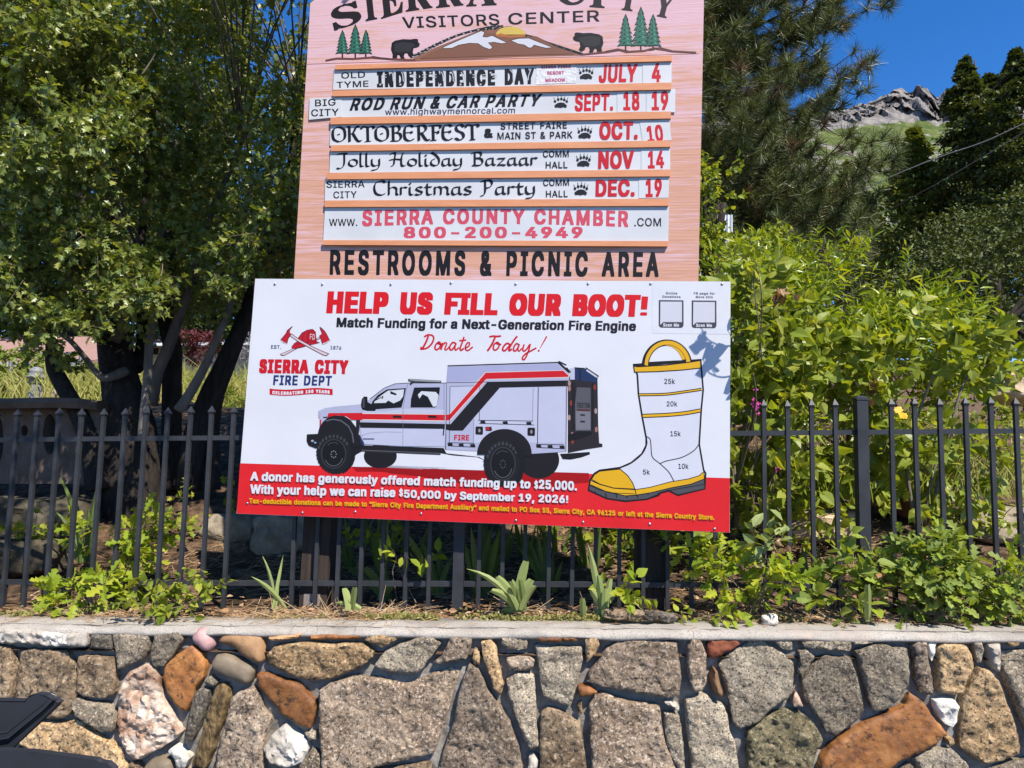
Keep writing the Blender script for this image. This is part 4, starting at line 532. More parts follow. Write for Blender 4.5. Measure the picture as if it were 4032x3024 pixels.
# ------------------------------------------------------------------ broad-nib letters for the calligraphic lines (x-height .56, capitals 1)
CAL = {
 'J': (.50, [[(.02, .92), (.30, .98), (.52, .95)], [(.36, .95), (.36, .3), (.30, .0), (.12, -.16), (.0, -.10)]]),
 'o': (.50, [[(.24, .54), (.06, .40), (.06, .14), (.24, .0)], [(.24, .54), (.42, .42), (.42, .14), (.24, .0)]]),
 'l': (.24, [[(.06, 1.0), (.06, .12), (.14, .0), (.22, .04)]]),
 'y': (.52, [[(.04, .54), (.05, .16), (.18, .02), (.36, .12)], [(.40, .56), (.40, .05), (.28, -.22), (.02, -.30)]]),
 'H': (.82, [[(.02, .84), (.14, .98), (.28, .94), (.24, .5), (.20, .1), (.08, .0)], [(.0, .46), (.3, .52), (.6, .48)], [(.66, 1.0), (.58, .6), (.58, .12), (.68, .0), (.78, .06)]]),
 'i': (.24, [[(.06, .56), (.06, .12), (.14, .0), (.22, .04)], [(.04, .80), (.10, .74)]]),
 'd': (.50, [[(.24, .54), (.06, .38), (.06, .12), (.24, .0)], [(.06, 1.0), (.26, .82), (.42, .52), (.42, .16), (.24, .0)]]),
 'a': (.52, [[(.34, .54), (.10, .46), (.05, .14), (.16, .0), (.36, .16)], [(.38, .56), (.38, .10), (.50, .02)]]),
 'B': (.62, [[(.0, .90), (.16, .98)], [(.16, .98), (.16, .0)], [(.10, .96), (.40, .98), (.48, .78), (.36, .58), (.16, .54)], [(.16, .54), (.46, .50), (.54, .24), (.40, .02), (.04, .02)]]),
 'z': (.46, [[(.04, .50), (.40, .52)], [(.40, .52), (.04, .02)], [(.04, .02), (.24, .04), (.42, .0)]]),
 'r': (.36, [[(.06, .56), (.06, .0)], [(.06, .38), (.18, .54), (.34, .50)]]),
 'C': (.64, [[(.58, .86), (.44, 1.0), (.16, .86), (.08, .50), (.16, .12), (.40, .0), (.58, .12)]]),
 'h': (.50, [[(.06, 1.0), (.06, .0)], [(.06, .40), (.24, .56), (.40, .44), (.40, .10), (.48, .0)]]),
 's': (.40, [[(.34, .50), (.20, .56), (.06, .44), (.16, .30), (.32, .20), (.30, .06), (.14, .0), (.02, .06)]]),
 't': (.36, [[(.12, .78), (.12, .12), (.22, .0), (.34, .06)], [(.0, .54), (.32, .54)]]),
 'm': (.76, [[(.06, .56), (.06, .0)], [(.06, .40), (.20, .56), (.34, .46), (.34, .0)], [(.34, .40), (.50, .56), (.64, .44), (.64, .10), (.72, .0)]]),
 'P': (.60, [[(.0, .86), (.10, .96), (.24, .92)], [(.20, .94), (.20, .2), (.12, -.04), (.0, -.10)], [(.08, .94), (.40, 1.0), (.52, .76), (.40, .50), (.20, .44)]]),
 'O': (.72, [[(.34, 1.0), (.08, .78), (.08, .22), (.34, .0)], [(.34, 1.0), (.62, .78), (.62, .22), (.34, .0)], [(.32, .52), (.36, .46)]]),
 'K': (.68, [[(.12, 1.0), (.12, .0)], [(.0, 1.0), (.12, .98)], [(.60, .94), (.48, 1.0), (.32, .62), (.14, .48)], [(.28, .56), (.48, .12), (.62, .0), (.66, .1)]]),
 'T': (.62, [[(.31, .94), (.31, .02)], [(.18, .0), (.44, .02)], [(.0, .80), (.06, .97), (.31, .93), (.56, .98), (.62, .82)]]),
 'E': (.60, [[(.50, .88), (.34, 1.0), (.10, .84), (.08, .20), (.30, .0), (.54, .14)], [(.10, .52), (.40, .56)], [(.40, .62), (.42, .48)]]),
 'R': (.64, [[(.14, 1.0), (.14, .0)], [(.0, .92), (.36, 1.0), (.50, .76), (.36, .54), (.16, .50)], [(.26, .52), (.46, .10), (.60, .0), (.64, .10)]]),
 'F': (.56, [[(.18, .95), (.18, .02)], [(.04, .0), (.32, .02)], [(.02, .94), (.3, .97), (.52, .95), (.54, .78)], [(.18, .52), (.42, .54)], [(.42, .62), (.42, .44)]]),
 'S': (.54, [[(.46, .84), (.32, 1.0), (.10, .86), (.14, .62), (.40, .44), (.44, .16), (.24, .0), (.04, .14)]]),
}
CAL['O '] = CAL['O']
def calligraphy(f, txt, p0, p1, p2, col, nibw=.075, ang=35, gap=.06, space=.34):
    x = 0; S = []
    for ch in txt:
        if ch == ' ': x += space; continue
        w, st = CAL[ch]
        for q in st: S.append([(a + x, b) for a, b in q])
        x += w + gap
    x1 = x - gap
    ux = (np.array(p1, float) - np.array(p0, float)) / x1; uy = np.array(p2, float) - np.array(p0, float)
    h = np.hypot(*uy); nv = (np.array((math.cos(R(ang)), 0)) * 1 + np.array((0, -math.sin(R(ang))))) * h * nibw
    f.begin('lettering')
    for q in S:
        pts = [tuple(np.array(p0, float) + ux * a + uy * b) for a, b in q]
        f.nib(pts, nv, col)
    f.end()
# ------------------------------------------------------------------ materials of the place
def stone_mat(name, stops, scale=14, speck=None, rough=.85, bs=.9, spec=.3, stretch=(1, 1, 1), fine=80, bdist=.010, warm=(1.0, .93, .80), veins=None):
    m, nt, b = new_mat(name)
    v = coords(nt, stretch); oi = nd(nt, 'ShaderNodeObjectInfo')
    sh = nd(nt, 'ShaderNodeVectorMath', operation='ADD'); cb = nd(nt, 'ShaderNodeCombineXYZ')
    for k in range(3): nt.links.new(oi.outputs['Random'], cb.inputs[k])
    sc_ = nd(nt, 'ShaderNodeVectorMath', operation='SCALE'); sc_.inputs['Scale'].default_value = 40
    nt.links.new(cb.outputs[0], sc_.inputs[0]); nt.links.new(v, sh.inputs[0]); nt.links.new(sc_.outputs[0], sh.inputs[1]); v = sh.outputs[0]
    stops = [(p, tuple(x * w for x, w in zip(c, warm))) for p, c in stops]
    c = ramp(nt, ntex(nt, v, scale, 9, .72, .5), stops)
    big = ramp(nt, ntex(nt, v, 3.2, 4, .6, .3), [(.35, (.62, .56, .50)), (.62, (1.12, 1.10, 1.06))])
    c = mix(nt, 1.0, c, big, 'MULTIPLY')
    if speck:
        f = ramp(nt, ntex(nt, v, fine, 4, .65), [(.53, (0, 0, 0)), (.64, (1, 1, 1))])
        c = mix(nt, f, c, (*[x * w for x, w in zip(speck, warm)], 1))
        f2 = ramp(nt, ntex(nt, v, fine * .8, 5, .7), [(.38, (1, 1, 1)), (.47, (0, 0, 0))])
        c = mix(nt, f2, c, (.045, .034, .024, 1))
    if veins:
        w_ = ramp(nt, ntex(nt, v, 6, 4, .6, 3.0), [(.485, (0, 0, 0)), (.5, (1, 1, 1)), (.515, (0, 0, 0))])
        c = mix(nt, w_, c, (*veins, 1))
        d_ = ramp(nt, ntex(nt, v, 26, 6, .7), [(.36, (1, 1, 1)), (.46, (0, 0, 0))]); c = mix(nt, d_, c, (.06, .03, .016, 1))
    h = nd(nt, 'ShaderNodeHueSaturation')
    mr = nd(nt, 'ShaderNodeMapRange'); mr.inputs[3].default_value = .74; mr.inputs[4].default_value = 1.25
    nt.links.new(oi.outputs['Random'], mr.inputs[0]); nt.links.new(mr.outputs[0], h.inputs['Value'])
    nt.links.new(c, h.inputs['Color']); nt.links.new(h.outputs[0], b.inputs['Base Color'])
    setp(b, rough=rough, spec=spec)
    add = nd(nt, 'ShaderNodeMath', operation='ADD')
    nt.links.new(ntex(nt, v, fine * .7, 7, .72), add.inputs[0]); nt.links.new(ntex(nt, v, 20, 7, .68), add.inputs[1])
    bump(nt, b, add.outputs[0], bs, bdist)
    return m
STONE = {
 'grey': stone_mat('grey_granite', [(.3, (.14, .125, .108)), (.5, (.27, .24, .205)), (.7, (.40, .36, .31))], speck=(.50, .46, .41), fine=105, scale=9),
 'light': stone_mat('pale_granite', [(.3, (.20, .18, .15)), (.5, (.35, .315, .27)), (.7, (.50, .455, .395))], speck=(.64, .60, .54), fine=125, scale=8),
 'brown': stone_mat('brown_granite', [(.3, (.12, .092, .068)), (.5, (.24, .185, .135)), (.7, (.36, .28, .205))], speck=(.44, .36, .28), fine=62, scale=18),
 'tan': stone_mat('tan_granite', [(.3, (.27, .18, .10)), (.5, (.42, .30, .18)), (.7, (.52, .39, .25))], speck=(.58, .46, .32)),
 'pinkish': stone_mat('pinkish_granite', [(.3, (.17, .135, .112)), (.5, (.29, .235, .195)), (.7, (.41, .34, .285))], speck=(.54, .47, .42)),
 'dark': stone_mat('dark_slate', [(.3, (.06, .055, .052)), (.55, (.13, .12, .11)), (.75, (.22, .20, .18))], speck=(.28, .26, .23)),
 'olive': stone_mat('olive_stone', [(.32, (.10, .09, .055)), (.5, (.22, .20, .13)), (.7, (.34, .31, .21))], speck=(.40, .37, .27), scale=11),
 'rust': stone_mat('rust_slab', [(.28, (.07, .035, .018)), (.42, (.20, .075, .022)), (.55, (.32, .13, .036)), (.7, (.42, .21, .075)), (.8, (.20, .12, .07))], scale=9, rough=.6, bs=.5, spec=.4, fine=40, warm=(1, 1, 1), veins=(.19, .10, .05)),
 'quartz': stone_mat('white_quartz', [(.3, (.34, .31, .27)), (.45, (.66, .63, .58)), (.65, (.80, .77, .72))], scale=18, rough=.6, bs=.7, fine=40, bdist=.012, warm=(1, .98, .95)),
 'pinkquartz': stone_mat('stained_quartz', [(.3, (.19, .10, .06)), (.44, (.42, .27, .19)), (.56, (.62, .52, .44)), (.72, (.76, .70, .64))], scale=10, rough=.7, bs=.8, fine=45, bdist=.012, warm=(1, .98, .95)),
 'cobble': stone_mat('river_cobble', [(.3, (.17, .145, .12)), (.7, (.27, .235, .195))], scale=9, rough=.6, bs=.12, fine=120, bdist=.003),
 'browncobble': stone_mat('brown_cobble', [(.3, (.27, .16, .09)), (.7, (.40, .26, .16))], scale=9, rough=.65, bs=.3),
 'pink': stone_mat('pink_cobble', [(.3, (.34, .19, .19)), (.7, (.48, .30, .29))], scale=12, rough=.55, bs=.2, fine=60, warm=(1, 1, 1)),
 'red': stone_mat('red_stone', [(.3, (.20, .065, .04)), (.7, (.34, .12, .07))], scale=12, rough=.75, bs=.4),
 'bark': stone_mat('banded_stone', [(.35, (.04, .03, .02)), (.5, (.20, .14, .07)), (.65, (.42, .33, .19))], scale=9, stretch=(6, 1, 2), bs=.6),
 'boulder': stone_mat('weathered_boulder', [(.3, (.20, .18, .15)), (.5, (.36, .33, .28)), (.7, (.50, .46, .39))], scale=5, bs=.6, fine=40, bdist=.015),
 'shadeboulder': stone_mat('shade_dark_boulder', [(.3, (.03, .028, .022)), (.55, (.075, .07, .055)), (.75, (.15, .14, .11))], scale=5, bs=.6, fine=40, bdist=.015),  # boulder stone coloured darker to carry the shade under the bench
 'redboulder': stone_mat('reddish_boulder', [(.3, (.13, .06, .035)), (.5, (.26, .13, .08)), (.7, (.42, .28, .2))], scale=5, bs=.6, fine=40, bdist=.015),
 'pale_rock': stone_mat('pale_rock', [(.3, (.38, .28, .2)), (.5, (.55, .45, .36)), (.7, (.68, .6, .52))], scale=5, bs=.6, fine=40, bdist=.015),
}
M = {}
M['mortar'] = simple('mortar', (.15, .135, .115), (.30, .27, .235), 14, .95, .8, 70, .008)
M['concrete'] = simple('cap_concrete', (.42, .40, .375), (.60, .575, .54), 7, .9, .5, 110, .004)
def _concrete():
    m, nt, b = new_mat('weathered_cap_concrete'); v = coords(nt)
    c = ramp(nt, ntex(nt, v, 5, 6, .6), [(.3, (.27, .235, .195)), (.5, (.385, .345, .295)), (.7, (.46, .42, .365))])
    sp = ramp(nt, ntex(nt, v, 190, 3, .7), [(.42, (1, 1, 1)), (.5, (0, 0, 0))])
    c = mix(nt, sp, c, (.24, .22, .20, 1))
    st = ramp(nt, ntex(nt, v, 2.2, 5, .7), [(.55, (0, 0, 0)), (.7, (1, 1, 1))])
    c = mix(nt, st, c, (.42, .33, .27, 1))
    nt.links.new(c, b.inputs['Base Color']); setp(b, rough=.92, spec=.2)
    bump(nt, b, ntex(nt, v, 150, 6, .75), .6, .004)
    return m
M['cap'] = _concrete()
M['asphalt'] = simple('asphalt', (.04, .04, .042), (.07, .068, .066), 20, .9, .5, 160, .004)
M['iron'] = simple('black_painted_iron', (.022, .023, .026), (.038, .040, .045), 9, .5, .15, 40, .002, spec=.3)
M['post'] = simple('weathered_post_wood', (.016, .011, .008), (.055, .038, .028), 5, .85, .6, 30, .006, stretch=(8, 8, .7))
def _soil():
    m, nt, b = new_mat('littered_soil'); v = coords(nt)
    c = ramp(nt, ntex(nt, v, 9, 9, .7), [(.3, (.03, .02, .014)), (.46, (.085, .055, .035)), (.58, (.20, .125, .075)), (.7, (.34, .25, .17))])
    nt.links.new(c, b.inputs['Base Color']); setp(b, rough=.95, spec=.1)
    bump(nt, b, ntex(nt, v, 40, 9, .75), 1.0, .03)
    return m
M['soil'] = _soil()
def _board():
    m, nt, b = new_mat('weathered_pink_plywood')
    tc = nd(nt, 'ShaderNodeTexCoord')
    mp = nd(nt, 'ShaderNodeMapping'); mp.inputs['Scale'].default_value = (.9, .9, 9); nt.links.new(tc.outputs['Object'], mp.inputs[0])
    mp2 = nd(nt, 'ShaderNodeMapping'); mp2.inputs['Scale'].default_value = (1.6, 1.6, 55); nt.links.new(tc.outputs['Object'], mp2.inputs[0])
    sx = nd(nt, 'ShaderNodeSeparateXYZ'); nt.links.new(tc.outputs['Object'], sx.inputs[0])
    mr = nd(nt, 'ShaderNodeMapRange'); mr.inputs[1].default_value = 2.35; mr.inputs[2].default_value = 3.3
    mr.inputs[3].default_value = .10; mr.inputs[4].default_value = -.10
    nt.links.new(sx.outputs['Z'], mr.inputs[0])
    add = nd(nt, 'ShaderNodeMath', operation='ADD'); nt.links.new(ntex(nt, mp.outputs[0], 2.2, 8, .68, .6), add.inputs[0]); nt.links.new(mr.outputs[0], add.inputs[1])
    f = ramp(nt, add.outputs[0], [(.46, (0, 0, 0)), (.64, (1, 1, 1))])
    add2 = nd(nt, 'ShaderNodeMath', operation='ADD'); nt.links.new(ntex(nt, mp2.outputs[0], 2.0, 6, .6, .3), add2.inputs[0]); nt.links.new(mr.outputs[0], add2.inputs[1])
    g = ramp(nt, add2.outputs[0], [(.56, (0, 0, 0)), (.68, (1, 1, 1))])
    c = mix(nt, f, (.56, .36, .39, 1), (.53, .28, .20, 1))
    c = mix(nt, g, c, (.48, .245, .165, 1))
    nt.links.new(c, b.inputs['Base Color']); setp(b, rough=.75, spec=.25)
    bump(nt, b, ntex(nt, mp2.outputs[0], 3, 6, .6), .35, .004)
    return m
M['board'] = _board()
M['board_edge'] = simple('board_edge_paint', (.45, .27, .09), (.60, .40, .16), 12, .7)
M['slat'] = simple('orange_painted_slat', (.52, .20, .09), (.60, .26, .13), 6, .65, .3, 60, .003, stretch=(1, 1, 8))
M['strip'] = simple('white_plastic_strip', (.47, .475, .485), (.55, .555, .56), 3, .4, .08, 20, .003)
def _coroplast():
    m, nt, b = new_mat('fluted_white_plastic'); v = coords(nt)
    c = ramp(nt, ntex(nt, v, 3, 4), [(.3, (.535, .535, .56)), (.7, (.57, .57, .595))])
    nt.links.new(c, b.inputs['Base Color']); setp(b, rough=.38, spec=.4)
    w = nd(nt, 'ShaderNodeTexWave', wave_type='BANDS', bands_direction='Z'); w.inputs['Scale'].default_value = 62
    nt.links.new(v, w.inputs['Vector']); bump(nt, b, w.outputs['Fac'], .10, .003)
    return m
M['banner'] = _coroplast()
def _redband():
    m, nt, b = new_mat('red_print'); v = coords(nt)
    c = ramp(nt, ntex(nt, v, 4, 6), [(.3, (.50, .007, .009)), (.7, (.57, .010, .012))])
    nt.links.new(c, b.inputs['Base Color']); setp(b, rough=.4, spec=.4)
    w = nd(nt, 'ShaderNodeTexWave', wave_type='BANDS', bands_direction='Z'); w.inputs['Scale'].default_value = 62
    nt.links.new(v, w.inputs['Vector']); bump(nt, b, w.outputs['Fac'], .10, .003)
    return m
M['redband'] = _redband()
M['steel'] = simple('screw_steel', (.45, .46, .48), (.6, .6, .62), 20, .3, 0, metal=1)
M['bark'] = simple('dark_furrowed_bark', (.012, .009, .007), (.05, .037, .028), 8, .95, 1.0, 22, .03, stretch=(3, 3, .6))
M['limb'] = simple('grey_smooth_bark', (.10, .082, .066), (.21, .175, .145), 7, .85, .4, 40, .008, stretch=(2, 2, .5))
M['pinebark'] = simple('pine_bark', (.05, .028, .018), (.13, .075, .045), 5, .95, .9, 15, .03)
M['stem'] = simple('shrub_stem', (.11, .08, .05), (.22, .17, .12), 9, .85, .3, 50, .004)
L = {}
L['maple'] = leaf_mat('lobed_leaf_green', [(.12, .17, .03), (.17, .22, .045), (.24, .28, .07), (.13, .18, .03), (.32, .33, .085)], .36, .36, .6)
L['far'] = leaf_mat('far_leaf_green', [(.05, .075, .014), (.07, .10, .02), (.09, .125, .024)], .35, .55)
L['lilac'] = leaf_mat('heart_leaf_green', [(.21, .27, .03), (.26, .32, .04), (.32, .37, .06), (.15, .20, .02), (.38, .40, .07)], .45, .4, .35)
L['willow'] = leaf_mat('narrow_leaf_green', [(.17, .25, .016), (.24, .32, .02), (.30, .37, .028), (.11, .17, .016), (.40, .42, .03)], .42, .32, .4)
L['oak'] = leaf_mat('oak_leaf_green', [(.23, .31, .025), (.28, .36, .03), (.34, .40, .04), (.42, .44, .045)], .45, .5, .2)
L['oakgrey'] = leaf_mat('bluish_oak_leaf', [(.17, .23, .045), (.22, .28, .06), (.28, .33, .08), (.27, .34, .035)], .4, .5, .2)
L['ivy'] = leaf_mat('dark_creeper_leaf', [(.14, .19, .02), (.19, .25, .028), (.26, .31, .035), (.36, .37, .045)], .42, .45, .25)
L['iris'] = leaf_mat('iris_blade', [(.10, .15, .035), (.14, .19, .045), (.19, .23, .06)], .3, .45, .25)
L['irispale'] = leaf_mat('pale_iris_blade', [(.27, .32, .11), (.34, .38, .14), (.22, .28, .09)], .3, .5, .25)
L['needle'] = leaf_mat('pine_needle', [(.06, .075, .02), (.085, .105, .028), (.115, .135, .038), (.15, .165, .055)], .15, .42, .35)
L['brownneedle'] = leaf_mat('brown_pine_needle', [(.12, .07, .03), (.16, .10, .05)], .1, .6)
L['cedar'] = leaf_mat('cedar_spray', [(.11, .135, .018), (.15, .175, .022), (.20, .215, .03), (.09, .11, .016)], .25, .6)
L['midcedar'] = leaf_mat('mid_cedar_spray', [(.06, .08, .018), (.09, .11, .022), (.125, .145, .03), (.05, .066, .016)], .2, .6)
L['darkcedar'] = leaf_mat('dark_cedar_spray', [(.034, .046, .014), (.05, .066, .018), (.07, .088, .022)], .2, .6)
L['grass'] = leaf_mat('pale_grass_blade', [(.36, .38, .09), (.46, .44, .13), (.26, .32, .06), (.55, .48, .19)], .4, .5)
L['dry'] = leaf_mat('dry_leaf', [(.34, .19, .09), (.46, .29, .16), (.28, .14, .06), (.52, .38, .24), (.20, .10, .05)], .2, .7)
L['straw'] = leaf_mat('dry_pine_straw', [(.42, .25, .13), (.55, .36, .19), (.34, .18, .09), (.60, .46, .28)], .15, .7)
L['moss'] = leaf_mat('moss_sprig', [(.24, .23, .06), (.32, .30, .09), (.18, .19, .05), (.38, .31, .14)], .25, .8)
L['red'] = leaf_mat('dark_red_leaf', [(.10, .018, .022), (.15, .03, .035), (.07, .015, .02)], .35, .5)
L['hedge'] = leaf_mat('hedge_leaf', [(.16, .21, .025), (.23, .28, .035), (.11, .15, .02)], .35, .5)
L['magenta'] = leaf_mat('magenta_petal', [(.48, .02, .26), (.58, .05, .36)], .35, .5)
L['yellow'] = leaf_mat('yellow_petal', [(.80, .42, .015), (.85, .52, .02)], .35, .5)
L['lavender'] = leaf_mat('lavender_spike', [(.26, .24, .34), (.2, .24, .2), (.3, .3, .4)], .2, .7)
# ------------------------------------------------------------------ ground, road
rng = np.random.default_rng(7)
random.seed(5)
def hgt(x, y):
    """height of the planted bank behind the wall"""
    x = np.asarray(x, float); y = np.asarray(y, float)
    z = np.interp(y, [3.2, 3.41, 3.47, 3.95, 4.5, 5.0, 6.0, 7.5, 9, 20, 40, 100, 300, 900], [.68, .70, .785, .80, .94, 1.12, 1.42, 1.8, 2.05, 2.3, 3.2, 8, 34, 120])
    z = z + .028 * np.clip(x, -8, 8) * np.clip((6 - y) / 2, 0, 1)
    return z
ys = np.concatenate([np.arange(3.28, 6.5, .06), np.arange(6.5, 14, .3), np.geomspace(14, 900, 26)])
def xs_at(y): return np.linspace(-1, 1, 150)
Vg = []
for y in ys:
    half = 7 + max(0, y - 4) * 1.6
    for t in xs_at(y):
        x = t * half
        y_ = y - .0647 * np.clip(x, -7, 7) * np.clip((6 - y) / 2, 0, 1)
        a = .02 if y < 8 else .1
        z = float(hgt(x, y)) + a * noise.fractal(Vector((x * 1.3, y * 1.3, 0)), .8, 2, 4) * min(1, (y - 3.28) * 4)
        Vg.append((x, y_, z))
nx = 150
Qg = np.array([(j * nx + i, j * nx + i + 1, (j + 1) * nx + i + 1, (j + 1) * nx + i) for j in range(len(ys) - 1) for i in range(nx - 1)])
ground = mesh_np('ground', Vg, Qg, M['soil'], smooth=True); tag(ground, kind='structure')
road = mesh_np('road', [(-300, -300, 0), (300, -300, 0), (300, 3.5, 0), (-300, 3.5, 0)], np.array([(0, 1, 2, 3)]), M['asphalt']); tag(road, kind='structure')

